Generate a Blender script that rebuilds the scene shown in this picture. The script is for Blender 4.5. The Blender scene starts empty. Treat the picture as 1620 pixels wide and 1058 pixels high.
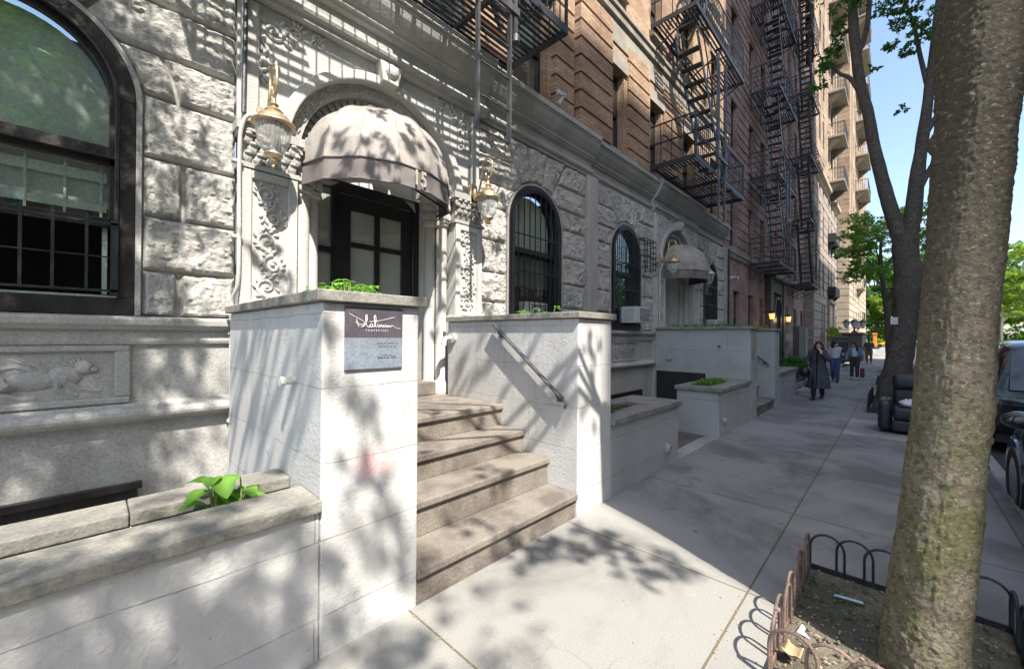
import bpy, bmesh, math, random
import numpy as np
from mathutils import Vector, Matrix, noise
S = bpy.context.scene
COL = S.collection
R = math.radians
PI = math.pi
random.seed(7)
rng = np.random.default_rng(11)

# ------------------------------------------------------------------ camera, sky, sun, exposure
# world: X runs along the street (away from the camera), Y from the street to the facade, Z up
yaw, pit, rol = R(43.660), R(0.2266), R(0.396)
fw = Vector((math.cos(yaw) * math.cos(pit), math.sin(yaw) * math.cos(pit), math.sin(pit)))
r0 = Vector((math.sin(yaw), -math.cos(yaw), 0)); u0 = r0.cross(fw)
rt = r0 * math.cos(rol) + u0 * math.sin(rol); up = -r0 * math.sin(rol) + u0 * math.cos(rol)
cd = bpy.data.cameras.new('camera'); cam = bpy.data.objects.new('camera', cd); COL.objects.link(cam)
cam.matrix_world = Matrix(((rt.x, up.x, -fw.x, 0), (rt.y, up.y, -fw.y, 0), (rt.z, up.z, -fw.z, 1.75), (0, 0, 0, 1)))
cd.sensor_fit = 'HORIZONTAL'; cd.sensor_width = 36; cd.lens = 638.03 / 1620 * 36
cd.clip_start = .05; cd.clip_end = 3000
S.camera = cam
SUN = Vector((.26, .70, -1.0)).normalized()
sl = bpy.data.lights.new('sun', 'SUN'); sl.energy = 4.6; sl.angle = R(.53); sl.color = (1, .94, .85)
so = bpy.data.objects.new('sun', sl); COL.objects.link(so)
so.rotation_euler = (-SUN).to_track_quat('Z', 'Y').to_euler(); so.location = (-5, -12, 30)
W = bpy.data.worlds.new('World'); S.world = W; W.use_nodes = True
nt = W.node_tree; bg = nt.nodes['Background']
sk = nt.nodes.new('ShaderNodeTexSky'); sk.sky_type = 'NISHITA'; sk.sun_disc = False
sk.sun_elevation = math.asin(-SUN.z); sk.sun_rotation = math.atan2(-SUN.x, -SUN.y)
sk.air_density = 1.0; sk.dust_density = 1.6; sk.ozone_density = .7
nt.links.new(sk.outputs[0], bg.inputs[0]); bg.inputs[1].default_value = .15
S.view_settings.view_transform = 'Standard'; S.view_settings.look = 'None'
S.view_settings.exposure = 1.22; S.view_settings.gamma = 1
S.cycles.max_bounces = 6; S.cycles.diffuse_bounces = 4; S.cycles.transparent_max_bounces = 16
S.cycles.caustics_reflective = False; S.cycles.caustics_refractive = False
S.cycles.sample_clamp_indirect = 4
try: S.cycles.use_denoising = True
except Exception: pass

# ------------------------------------------------------------------ mesh helpers
class MB:
    def __init__(s): s.v = []; s.f = []
    def add(s, v, f):
        o = len(s.v); s.v.extend(v); s.f.extend([tuple(i + o for i in q) for q in f]); return s
    def box(s, x0, x1, y0, y1, z0, z1):
        return s.add([(x0,y0,z0),(x1,y0,z0),(x1,y1,z0),(x0,y1,z0),(x0,y0,z1),(x1,y0,z1),(x1,y1,z1),(x0,y1,z1)],
                     [(0,3,2,1),(4,5,6,7),(0,1,5,4),(1,2,6,5),(2,3,7,6),(3,0,4,7)])
    def bar(s, p, q, w, h=None):
        p = Vector(p); q = Vector(q); h = h or w; d = (q - p).normalized()
        a = Vector((0,0,1)) if abs(d.z) < .9 else Vector((1,0,0))
        if abs(d.z) >= .9: a = Vector((0,1,0))
        n = d.cross(a).normalized() * (w / 2); m = n.cross(d).normalized() * (h / 2)
        vs = [tuple(c + e) for c in (p, q) for e in (-n-m, n-m, n+m, -n+m)]
        return s.add(vs, [(0,3,2,1),(4,5,6,7),(0,1,5,4),(1,2,6,5),(2,3,7,6),(3,0,4,7)])
    def tube(s, pts, r, seg=8, caps=True, ref=None, flat=1.0, closed=False):
        P = [Vector(p) for p in pts]; n = len(P)
        rr = [r] * n if isinstance(r, (int, float)) else list(r)
        vs = []; pn = None
        for i, p in enumerate(P):
            if closed: d = P[(i + 1) % n] - P[i - 1]
            else: d = P[min(i + 1, n - 1)] - P[max(i - 1, 0)]
            if d.length < 1e-9: d = Vector((0, 0, 1))
            d.normalize()
            if pn is None:
                a = Vector(ref) if ref else (Vector((0,0,1)) if abs(d.z) < .85 else Vector((1,0,0)))
                pn = a - d * a.dot(d)
                if pn.length < 1e-6: pn = Vector((0, 1, 0))
                pn.normalize()
            else:
                pn = (pn - d * pn.dot(d));
                if pn.length < 1e-6: pn = d.orthogonal()
                pn.normalize()
            b = d.cross(pn)
            for k in range(seg):
                t = 2 * PI * k / seg
                vs.append(tuple(p + pn * (math.cos(t) * rr[i] * flat) + b * (math.sin(t) * rr[i])))
        fs = []
        for i in range(n if closed else n - 1):
            for k in range(seg):
                a = i * seg + k; b2 = i * seg + (k + 1) % seg; j = (i + 1) % n
                fs.append((a, b2, j * seg + (k + 1) % seg, j * seg + k))
        if caps and not closed:
            fs.append(tuple(reversed(range(seg)))); fs.append(tuple(range((n - 1) * seg, n * seg)))
        return s.add(vs, fs)
    def lathe(s, c, prof, seg=20, mod=None):
        c = Vector(c); vs = []; n = len(prof)
        for r, z in prof:
            for k in range(seg):
                t = 2 * PI * k / seg; q = r * (mod(t) if mod else 1)
                vs.append((c.x + q * math.cos(t), c.y + q * math.sin(t), c.z + z))
        fs = [(i*seg+k, i*seg+(k+1)%seg, (i+1)*seg+(k+1)%seg, (i+1)*seg+k) for i in range(n-1) for k in range(seg)]
        fs.append(tuple(reversed(range(seg)))); fs.append(tuple(range((n-1)*seg, n*seg)))
        return s.add(vs, fs)
    def ell(s, c, r, su=10, sv=7, rot=None):
        vs = []; fs = []; c = Vector(c)
        for j in range(1, sv):
            ph = PI * j / sv
            for k in range(su):
                t = 2 * PI * k / su
                p = Vector((r[0]*math.sin(ph)*math.cos(t), r[1]*math.sin(ph)*math.sin(t), r[2]*math.cos(ph)))
                if rot is not None: p = rot @ p
                vs.append(tuple(c + p))
        e = Vector((0,0,r[2]));
        if rot is not None: e = rot @ e
        vs.append(tuple(c + e)); vs.append(tuple(c - e)); T = len(vs) - 2
        for j in range(sv - 2):
            for k in range(su):
                fs.append((j*su+k, (j+1)*su+k, (j+1)*su+(k+1)%su, j*su+(k+1)%su))
        for k in range(su):
            fs.append((T, k, (k+1)%su)); fs.append((T+1, (sv-2)*su+(k+1)%su, (sv-2)*su+k))
        return s.add(vs, fs)
    def prism(s, poly, y0, y1, pl='xz'):
        n = len(poly)
        def P(a, b, c): return {'xz': (a, c, b), 'yz': (c, a, b), 'xy': (a, b, c)}[pl]
        vs = [P(a, b, y0) for a, b in poly] + [P(a, b, y1) for a, b in poly]
        fs = [tuple(range(n)), tuple(reversed(range(n, 2*n)))]
        fs += [(i, i + n, (i+1) % n + n, (i+1) % n) for i in range(n)]
        return s.add(vs, fs)
    def grid(s, fn, nu, nv):
        vs = [fn(i / nu, j / nv) for j in range(nv + 1) for i in range(nu + 1)]
        w = nu + 1
        return s.add(vs, [(j*w+i, j*w+i+1, (j+1)*w+i+1, (j+1)*w+i) for j in range(nv) for i in range(nu)])
    def arch_band(s, cx, zc, r0, r1, y0, y1, a0=0, a1=PI, n=28):
        vs = []
        for i in range(n + 1):
            t = a0 + (a1 - a0) * i / n; c, q = math.cos(t), math.sin(t)
            vs += [(cx+r0*c, y0, zc+r0*q), (cx+r1*c, y0, zc+r1*q), (cx+r1*c, y1, zc+r1*q), (cx+r0*c, y1, zc+r0*q)]
        fs = []
        for i in range(n):
            for k in range(4): fs.append((4*i+k, 4*i+(k+1)%4, 4*i+4+(k+1)%4, 4*i+4+k))
        fs += [(3,2,1,0), (4*n, 4*n+1, 4*n+2, 4*n+3)]
        return s.add(vs, fs)

def acc(o):
    L = Vector((0,0,0))
    while o is not None: L += o.location; o = o.parent
    return L
def put(name, mb, m, parent=None, smooth=False, bevel=0, local=False, seg=1, sub=0, remesh=0, angle=40, label=None, tris=True):
    me = bpy.data.meshes.new(name)
    L = Vector((0,0,0)) if (local or parent is None) else acc(parent)
    vs = mb.v if L.length == 0 else [(a - L.x, b - L.y, c - L.z) for a, b, c in mb.v]
    me.from_pydata(vs, [], mb.f); me.validate(clean_customdata=False)
    bm = bmesh.new(); bm.from_mesh(me); bmesh.ops.recalc_face_normals(bm, faces=bm.faces); bm.to_mesh(me); bm.free()
    if isinstance(m, (list, tuple)):
        for q in m: me.materials.append(q)
    else: me.materials.append(m)
    o = bpy.data.objects.new(name, me); COL.objects.link(o); o.parent = parent
    if smooth: me.polygons.foreach_set('use_smooth', [True] * len(me.polygons))
    if bevel:
        b = o.modifiers.new('bevel', 'BEVEL'); b.width = bevel; b.segments = seg; b.limit_method = 'ANGLE'; b.angle_limit = R(35)
    if remesh:
        b = o.modifiers.new('skin', 'REMESH'); b.mode = 'VOXEL'; b.voxel_size = remesh; b.use_smooth_shade = True
        c = o.modifiers.new('smooth', 'SMOOTH'); c.iterations = 3; c.factor = .5
    if sub:
        b = o.modifiers.new('sub', 'SUBSURF'); b.levels = sub; b.render_levels = sub
    if smooth and angle and not remesh:
        try: me.set_sharp_from_angle(angle=R(angle))
        except Exception: pass
    if label: o['label'] = label
    return o
def tag(o, label, cat, group=None):
    o['label'] = label; o['category'] = cat
    if group: o['group'] = group
    return o
def thing(name, label, cat, loc=(0,0,0), rotz=0, group=None):
    o = bpy.data.objects.new(name, None); COL.objects.link(o); o.empty_display_size = .2
    o.location = loc; o.rotation_euler = (0, 0, rotz)
    return tag(o, label, cat, group)
def struct(name, mb, m, kind='structure', **k):
    o = put(name, mb, m, **k); o['kind'] = kind; return o
def dup(root, loc, rotz=None, label=None, group=None):
    def cp(o, par):
        c = o.copy(); COL.objects.link(c); c.parent = par
        for ch in list(o.children): cp(ch, c)
        return c
    r = cp(root, None); r.location = loc
    if rotz is not None: r.rotation_euler = (0, 0, rotz)
    if label: r['label'] = label
    if group: r['group'] = group
    return r
def text(s, size, depth=.001, align='CENTER', spacing=1.0, bold=0):
    c = bpy.data.curves.new('t', 'FONT'); c.body = s; c.size = size; c.extrude = depth; c.align_x = align; c.space_character = spacing; c.offset = bold
    o = bpy.data.objects.new('t', c); COL.objects.link(o)
    dg = bpy.context.evaluated_depsgraph_get(); me = bpy.data.meshes.new_from_object(o.evaluated_get(dg))
    mb = MB(); mb.add([tuple(v.co) for v in me.vertices], [tuple(p.vertices) for p in me.polygons])
    bpy.data.objects.remove(o); bpy.data.curves.remove(c); bpy.data.meshes.remove(me)
    return mb
def xform(mb, f): mb.v = [tuple(f(Vector(p))) for p in mb.v]; return mb
def nz(p, s=1.0): return noise.noise(Vector(p) * s)

# ------------------------------------------------------------------ materials
def base(name):
    m = bpy.data.materials.new(name); m.use_nodes = True; t = m.node_tree
    return m, t, t.nodes['Principled BSDF'], (lambda k: t.nodes.new('ShaderNode' + k)), t.links.new
def c4(c): return (c[0], c[1], c[2], 1)
def mixc(t, a, b, f, blend='MIX'):
    n = t.nodes.new('ShaderNodeMix'); n.data_type = 'RGBA'; n.blend_type = blend
    for k, v in ((0, f), (6, a), (7, b)):
        if isinstance(v, bpy.types.NodeSocket): t.links.new(v, n.inputs[k])
        else: n.inputs[k].default_value = c4(v) if k else v
    return n.outputs[2]
def math_(t, op, a, b=None, c=None):
    n = t.nodes.new('ShaderNodeMath'); n.operation = op
    for k, v in enumerate((a, b, c)):
        if v is None: continue
        if isinstance(v, bpy.types.NodeSocket): t.links.new(v, n.inputs[k])
        else: n.inputs[k].default_value = v
    return n.outputs[0]
def ramp(t, f, a, b):
    n = t.nodes.new('ShaderNodeMapRange'); n.interpolation_type = 'SMOOTHSTEP'; t.links.new(f, n.inputs[0]); n.inputs[1].default_value = a; n.inputs[2].default_value = b
    return n.outputs[0]
def noisef(t, vec, scale, detail=5, rough=.55, dist=0):
    n = t.nodes.new('ShaderNodeTexNoise'); n.inputs['Scale'].default_value = scale; n.inputs['Detail'].default_value = detail
    n.inputs['Roughness'].default_value = rough; n.inputs['Distortion'].default_value = dist; t.links.new(vec, n.inputs['Vector']); return n.outputs[0]
def mat(name, c1, c2=None, ns=3, rough=.75, bump=0, bs=40, metal=0, spec=.5, streak=0, bdist=.02, fine=.25, coat=0, fs=60):
    m, t, B, N, L = base(name)
    g = N('TexCoord'); vec = g.outputs['Object']
    if streak:
        mp = N('Mapping'); mp.inputs['Scale'].default_value = (1, 1, streak); L(vec, mp.inputs[0]); v2 = mp.outputs[0]
    else: v2 = vec
    c2 = c2 or tuple(x * .75 for x in c1)
    f = ramp(t, noisef(t, v2, ns), .35, .68)
    col = mixc(t, c1, c2, f)
    f2 = ramp(t, noisef(t, vec, fs, 3), .3, .7)
    k = 1 - fine
    col = mixc(t, col, mixc(t, (k, k, k), (1, 1, 1), f2), 1.0, 'MULTIPLY')
    L(col, B.inputs['Base Color'])
    B.inputs['Roughness'].default_value = rough; B.inputs['Metallic'].default_value = metal
    B.inputs['Specular IOR Level'].default_value = spec; B.inputs['Coat Weight'].default_value = coat
    if bump:
        b = N('Bump'); b.inputs['Strength'].default_value = bump; b.inputs['Distance'].default_value = bdist
        L(noisef(t, vec, bs, 6, .6), b.inputs['Height']); L(b.outputs[0], B.inputs['Normal'])
    return m
def brick(name, a, b, mortar, w=.2, h=.067, ms=.006, rough=.85, bump=.5, off=.5, dz=0, tint=None):
    m, t, B, N, L = base(name)
    g = N('NewGeometry'); sp = N('SeparateXYZ'); L(g.outputs['Position'], sp.inputs[0])
    cx = N('CombineXYZ'); L(math_(t, 'ADD', sp.outputs[0], sp.outputs[1]), cx.inputs[0]); L(math_(t, 'ADD', sp.outputs[2], dz), cx.inputs[1])
    k = N('TexBrick'); L(cx.outputs[0], k.inputs['Vector']); k.offset = off
    k.inputs['Scale'].default_value = 1; k.inputs['Brick Width'].default_value = w; k.inputs['Row Height'].default_value = h
    k.inputs['Mortar Size'].default_value = ms; k.inputs['Mortar Smooth'].default_value = .2; k.inputs['Bias'].default_value = 0
    k.inputs['Color1'].default_value = c4(a); k.inputs['Color2'].default_value = c4(b); k.inputs['Mortar'].default_value = c4(mortar)
    f = ramp(t, noisef(t, g.outputs['Position'], .9, 5), .3, .72)
    col = mixc(t, k.outputs[0], mixc(t, (1, 1, 1), tint or (.6, .56, .55), f), 1.0, 'MULTIPLY')
    f = ramp(t, noisef(t, g.outputs['Position'], 35, 4), .3, .7)
    col = mixc(t, col, mixc(t, (.72, .72, .72), (1, 1, 1), f), 1.0, 'MULTIPLY')
    L(col, B.inputs['Base Color']); B.inputs['Roughness'].default_value = rough; B.inputs['Specular IOR Level'].default_value = .25
    bp = N('Bump'); bp.inputs['Strength'].default_value = bump; bp.inputs['Distance'].default_value = .01
    hh = math_(t, 'ADD', math_(t, 'MULTIPLY', k.outputs['Fac'], -1.0), math_(t, 'MULTIPLY', noisef(t, g.outputs['Position'], 60, 4), .5))
    L(hh, bp.inputs['Height']); L(bp.outputs[0], B.inputs['Normal'])
    return m
def stucco(name, c, grime, pink=None, w=3.1, h=.41, dz=-.24):
    m, t, B, N, L = base(name)
    g = N('NewGeometry'); P = g.outputs['Position']; sp = N('SeparateXYZ'); L(P, sp.inputs[0])
    cx = N('CombineXYZ'); L(math_(t, 'ADD', sp.outputs[0], sp.outputs[1]), cx.inputs[0]); L(math_(t, 'ADD', sp.outputs[2], dz), cx.inputs[1])
    wv = noisef(t, P, 3, 2); av = N('VectorMath'); av.operation = 'ADD'; L(cx.outputs[0], av.inputs[0])
    cc = N('CombineXYZ'); L(math_(t, 'MULTIPLY', wv, .015), cc.inputs[0]); L(math_(t, 'MULTIPLY', wv, .03), cc.inputs[1]); L(cc.outputs[0], av.inputs[1])
    k = N('TexBrick'); L(av.outputs[0], k.inputs['Vector']); k.inputs['Scale'].default_value = 1; k.inputs['Brick Width'].default_value = w
    k.inputs['Row Height'].default_value = h; k.inputs['Mortar Size'].default_value = .0035; k.inputs['Mortar Smooth'].default_value = .4
    col = mixc(t, c, tuple(x * .86 for x in c), ramp(t, noisef(t, P, 2.2, 6), .35, .7))
    jm = math_(t, 'MULTIPLY', k.outputs['Fac'], ramp(t, noisef(t, P, 5, 4), .38, .62))
    col = mixc(t, col, tuple(x * .32 for x in c), math_(t, 'MULTIPLY', jm, .55))
    # splash dirt low on the wall, scuffs
    low = ramp(t, math_(t, 'ADD', math_(t, 'MULTIPLY', sp.outputs[2], -3.2), noisef(t, P, 9, 5)), .35, .95)
    col = mixc(t, col, grime, math_(t, 'MULTIPLY', low, .8))
    mp2 = N('Mapping'); mp2.inputs['Scale'].default_value = (9, 9, .7); L(P, mp2.inputs[0])
    topw = ramp(t, sp.outputs[2], .4, 1.95)
    col = mixc(t, col, grime, math_(t, 'MULTIPLY', math_(t, 'MULTIPLY', ramp(t, noisef(t, mp2.outputs[0], 1.6, 5, .6), .50, .72), topw), .5))
    chip = math_(t, 'MULTIPLY', ramp(t, noisef(t, P, 17, 4, .6), .625, .64), ramp(t, noisef(t, P, 2.3, 2), .48, .58))
    col = mixc(t, col, (.36, .34, .31), math_(t, 'MULTIPLY', chip, .7))
    sc = ramp(t, noisef(t, P, 34, 3), .70, .78)
    col = mixc(t, col, grime, math_(t, 'MULTIPLY', sc, .5))
    if pink:
        d = N('VectorMath'); d.operation = 'SUBTRACT'; L(P, d.inputs[0]); d.inputs[1].default_value = pink
        sc2 = N('VectorMath'); sc2.operation = 'MULTIPLY'; L(d.outputs[0], sc2.inputs[0]); sc2.inputs[1].default_value = (5.2, 5, 10)
        ln = N('VectorMath'); ln.operation = 'LENGTH'; L(sc2.outputs[0], ln.inputs[0])
        f = ramp(t, math_(t, 'ADD', ln.outputs['Value'], math_(t, 'MULTIPLY', noisef(t, P, 14, 5), .9)), 1.6, .9)
        col = mixc(t, col, (.85, .42, .42), math_(t, 'MULTIPLY', f, .55))
    L(col, B.inputs['Base Color']); B.inputs['Roughness'].default_value = .62; B.inputs['Specular IOR Level'].default_value = .3
    bp = N('Bump'); bp.inputs['Strength'].default_value = .8; bp.inputs['Distance'].default_value = .014
    hh = math_(t, 'ADD', math_(t, 'MULTIPLY', k.outputs['Fac'], -1.0), math_(t, 'MULTIPLY', noisef(t, P, 48, 5, .6), .55))
    L(hh, bp.inputs['Height']); L(bp.outputs[0], B.inputs['Normal'])
    return m
def rock(name, c, c2, seam=None):
    m, t, B, N, L = base(name); g = N('NewGeometry'); P = g.outputs['Position']
    col = mixc(t, c, c2, ramp(t, noisef(t, P, 2.4, 8, .62), .34, .68))
    col = mixc(t, col, (c2[0] * .62, c2[1] * .62, c2[2] * .6), ramp(t, noisef(t, P, 15, 6, .7), .58, .78))
    L(col, B.inputs['Base Color']); B.inputs['Roughness'].default_value = .85; B.inputs['Specular IOR Level'].default_value = .2
    bp = N('Bump'); bp.inputs['Strength'].default_value = .9; bp.inputs['Distance'].default_value = .05
    L(noisef(t, P, 19, 10, .68), bp.inputs['Height']); L(bp.outputs[0], B.inputs['Normal'])
    return m
def paving(name, c, c2, jw, jh, ox, oy, joint, wet=.5, bump=.3):
    m, t, B, N, L = base(name); g = N('NewGeometry'); P = g.outputs['Position']
    mp = N('Mapping'); mp.inputs['Location'].default_value = (-ox, -oy, 0); L(P, mp.inputs[0])
    k = N('TexBrick'); k.offset = 0; k.inputs['Scale'].default_value = 1; L(mp.outputs[0], k.inputs['Vector'])
    k.inputs['Brick Width'].default_value = jw; k.inputs['Row Height'].default_value = jh; k.inputs['Mortar Size'].default_value = .008; k.inputs['Mortar Smooth'].default_value = .3
    k.inputs['Color1'].default_value = c4(c); k.inputs['Color2'].default_value = c4(c2); k.inputs['Mortar'].default_value = c4(joint)
    col = k.outputs[0]
    f = ramp(t, noisef(t, P, .8, 6, .6, .5), .42, .66)
    col = mixc(t, col, mixc(t, (1.06, 1.06, 1.05), (.60, .60, .60), f), 1.0, 'MULTIPLY')
    st = ramp(t, noisef(t, P, 1.7, 3, .5, 1.4), .655, .70)
    col = mixc(t, col, mixc(t, (1, 1, 1), (.60, .60, .62), st), wet, 'MULTIPLY')
    v = N('TexVoronoi'); v.inputs['Scale'].default_value = 2.6; L(P, v.inputs['Vector'])
    gum = math_(t, 'LESS_THAN', v.outputs['Distance'], .07)
    v3 = N('TexVoronoi'); v3.inputs['Scale'].default_value = 7.3; L(P, v3.inputs['Vector']); col = mixc(t, col, (.50, .48, .44), math_(t, 'MULTIPLY', math_(t, 'LESS_THAN', v3.outputs['Distance'], .055), .35))
    col = mixc(t, col, (.12, .12, .12), math_(t, 'MULTIPLY', gum, .7))
    f2 = ramp(t, noisef(t, P, 130, 3), .3, .7)
    col = mixc(t, col, mixc(t, (.78, .78, .78), (1.05, 1.05, 1.05), f2), 1.0, 'MULTIPLY')
    # hairline cracks
    w = N('TexVoronoi'); w.feature = 'DISTANCE_TO_EDGE'; w.inputs['Scale'].default_value = .42
    wp = N('VectorMath'); wp.operation = 'ADD'; L(P, wp.inputs[0]); nn = N('TexNoise'); nn.inputs['Scale'].default_value = 2.5; L(P, nn.inputs['Vector'])
    sv = N('VectorMath'); sv.operation = 'SCALE'; sv.inputs['Scale'].default_value = .35; L(nn.outputs['Color'], sv.inputs[0]); L(sv.outputs[0], wp.inputs[1]); L(wp.outputs[0], w.inputs['Vector'])
    cr = math_(t, 'MULTIPLY', math_(t, 'LESS_THAN', w.outputs['Distance'], .0028), ramp(t, noisef(t, P, .6, 2), .56, .62))
    col = mixc(t, col, (.08, .08, .08), math_(t, 'MULTIPLY', cr, .16))
    L(col, B.inputs['Base Color']); B.inputs['Roughness'].default_value = .8; B.inputs['Specular IOR Level'].default_value = .3
    bp = N('Bump'); bp.inputs['Strength'].default_value = bump; bp.inputs['Distance'].default_value = .008
    hh = math_(t, 'ADD', math_(t, 'MULTIPLY', k.outputs['Fac'], -1.5), noisef(t, P, 90, 5, .65)); L(hh, bp.inputs['Height']); L(bp.outputs[0], B.inputs['Normal'])
    return m
def leafm(name, c, c2, trans=.45, rough=.5):
    m, t, B, N, L = base(name); g = N('NewGeometry')
    oi = ramp(t, noisef(t, g.outputs['Position'], 2.2, 3), .3, .7)
    rp = g.outputs['Random Per Island']
    col = mixc(t, c, c2, math_(t, 'MULTIPLY_ADD', rp, .6, math_(t, 'MULTIPLY', oi, .4)))
    L(col, B.inputs['Base Color']); B.inputs['Roughness'].default_value = rough; B.inputs['Specular IOR Level'].default_value = .3
    tr = N('BsdfTranslucent'); L(mixc(t, col, (1.0, 1.25, .5), .5, 'MULTIPLY'), tr.inputs[0])
    mx = N('MixShader'); mx.inputs[0].default_value = trans; L(B.outputs[0], mx.inputs[1]); L(tr.outputs[0], mx.inputs[2])
    L(mx.outputs[0], t.nodes['Material Output'].inputs[0]); return m
def glass(name, tint, op=.35, rough=.02):
    m, t, B, N, L = base(name)
    B.inputs['Base Color'].default_value = c4((.015, .018, .018)); B.inputs['Roughness'].default_value = rough; B.inputs['IOR'].default_value = 1.5
    tr = N('BsdfTransparent'); tr.inputs[0].default_value = c4(tint)
    gl = N('BsdfGlossy'); gl.inputs['Roughness'].default_value = rough; gl.inputs[0].default_value = (.95, 1, .98, 1)
    fr = N('LayerWeight'); fr.inputs[0].default_value = .5
    mx = N('MixShader'); L(math_(t, 'ADD', math_(t, 'MULTIPLY', math_(t, 'POWER', fr.outputs['Facing'], 2.6), .85), .09), mx.inputs[0]); L(tr.outputs[0], mx.inputs[1]); L(gl.outputs[0], mx.inputs[2])
    m2 = N('MixShader'); m2.inputs[0].default_value = op; L(mx.outputs[0], m2.inputs[1]); L(B.outputs[0], m2.inputs[2])
    L(m2.outputs[0], t.nodes['Material Output'].inputs[0]); return m
def lampglass(name):
    m, t, B, N, L = base(name); B.inputs['Base Color'].default_value = c4((.85, .86, .84)); B.inputs['Roughness'].default_value = .08
    tr = N('BsdfTransparent'); mx = N('MixShader'); lw = N('LayerWeight'); lw.inputs[0].default_value = .35
    L(math_(t, 'ADD', math_(t, 'MULTIPLY', lw.outputs['Facing'], .55), .22), mx.inputs[0]); L(tr.outputs[0], mx.inputs[1]); L(B.outputs[0], mx.inputs[2]); L(mx.outputs[0], t.nodes['Material Output'].inputs[0]); return m
def emit(name, c, s):
    m, t, B, N, L = base(name); B.inputs['Emission Color'].default_value = c4(c); B.inputs['Emission Strength'].default_value = s; B.inputs['Base Color'].default_value = c4(c); return m
def bark(name, c, c2, moss, scale=1.0, bd=.02, mz=None):
    m, t, B, N, L = base(name); g = N('TexCoord'); P = g.outputs['Object']
    mp = N('Mapping'); mp.inputs['Scale'].default_value = (1, 1, 1.35); L(P, mp.inputs[0])
    col = mixc(t, c, c2, ramp(t, noisef(t, mp.outputs[0], 9 * scale, 9, .75), .38, .62))
    mf = ramp(t, noisef(t, P, 2.6 * scale, 7, .68, .5), .40, .60)
    if mz:      # moss keeps to the damp lower trunk
        sp = N('SeparateXYZ'); L(P, sp.inputs[0]); zz = math_(t, 'ADD', sp.outputs[2], math_(t, 'MULTIPLY', noisef(t, P, 3, 4), .8))
        mf = math_(t, 'MULTIPLY', mf, ramp(t, zz, mz, mz - .7))
        col = mixc(t, col, tuple(x * .55 for x in c), ramp(t, zz, mz - .5, mz + 1.0))
    col = mixc(t, col, moss, math_(t, 'MULTIPLY', mf, .85))
    dk = ramp(t, noisef(t, mp.outputs[0], 30 * scale, 8, .78), .47, .60)
    col = mixc(t, col, tuple(x * .30 for x in c), math_(t, 'MULTIPLY', dk, .75))
    lt = ramp(t, noisef(t, mp.outputs[0], 42 * scale, 5, .75), .56, .66)
    col = mixc(t, col, tuple(min(1, x * 1.9) for x in c2), math_(t, 'MULTIPLY', lt, .6))
    v = N('TexVoronoi'); v.inputs['Scale'].default_value = 9 * scale; L(mp.outputs[0], v.inputs['Vector'])
    col = mixc(t, col, (.34, .15, .06), math_(t, 'MULTIPLY', math_(t, 'LESS_THAN', v.outputs['Distance'], .10), .6))
    L(col, B.inputs['Base Color']); B.inputs['Roughness'].default_value = .75; B.inputs['Specular IOR Level'].default_value = .35
    bp = N('Bump'); bp.inputs['Strength'].default_value = 1.0; bp.inputs['Distance'].default_value = bd
    hh = math_(t, 'ADD', noisef(t, mp.outputs[0], 34 * scale, 9, .74), math_(t, 'MULTIPLY', noisef(t, mp.outputs[0], 11 * scale, 5, .7), .9)); L(hh, bp.inputs['Height']); L(bp.outputs[0], B.inputs['Normal'])
    return m

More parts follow.
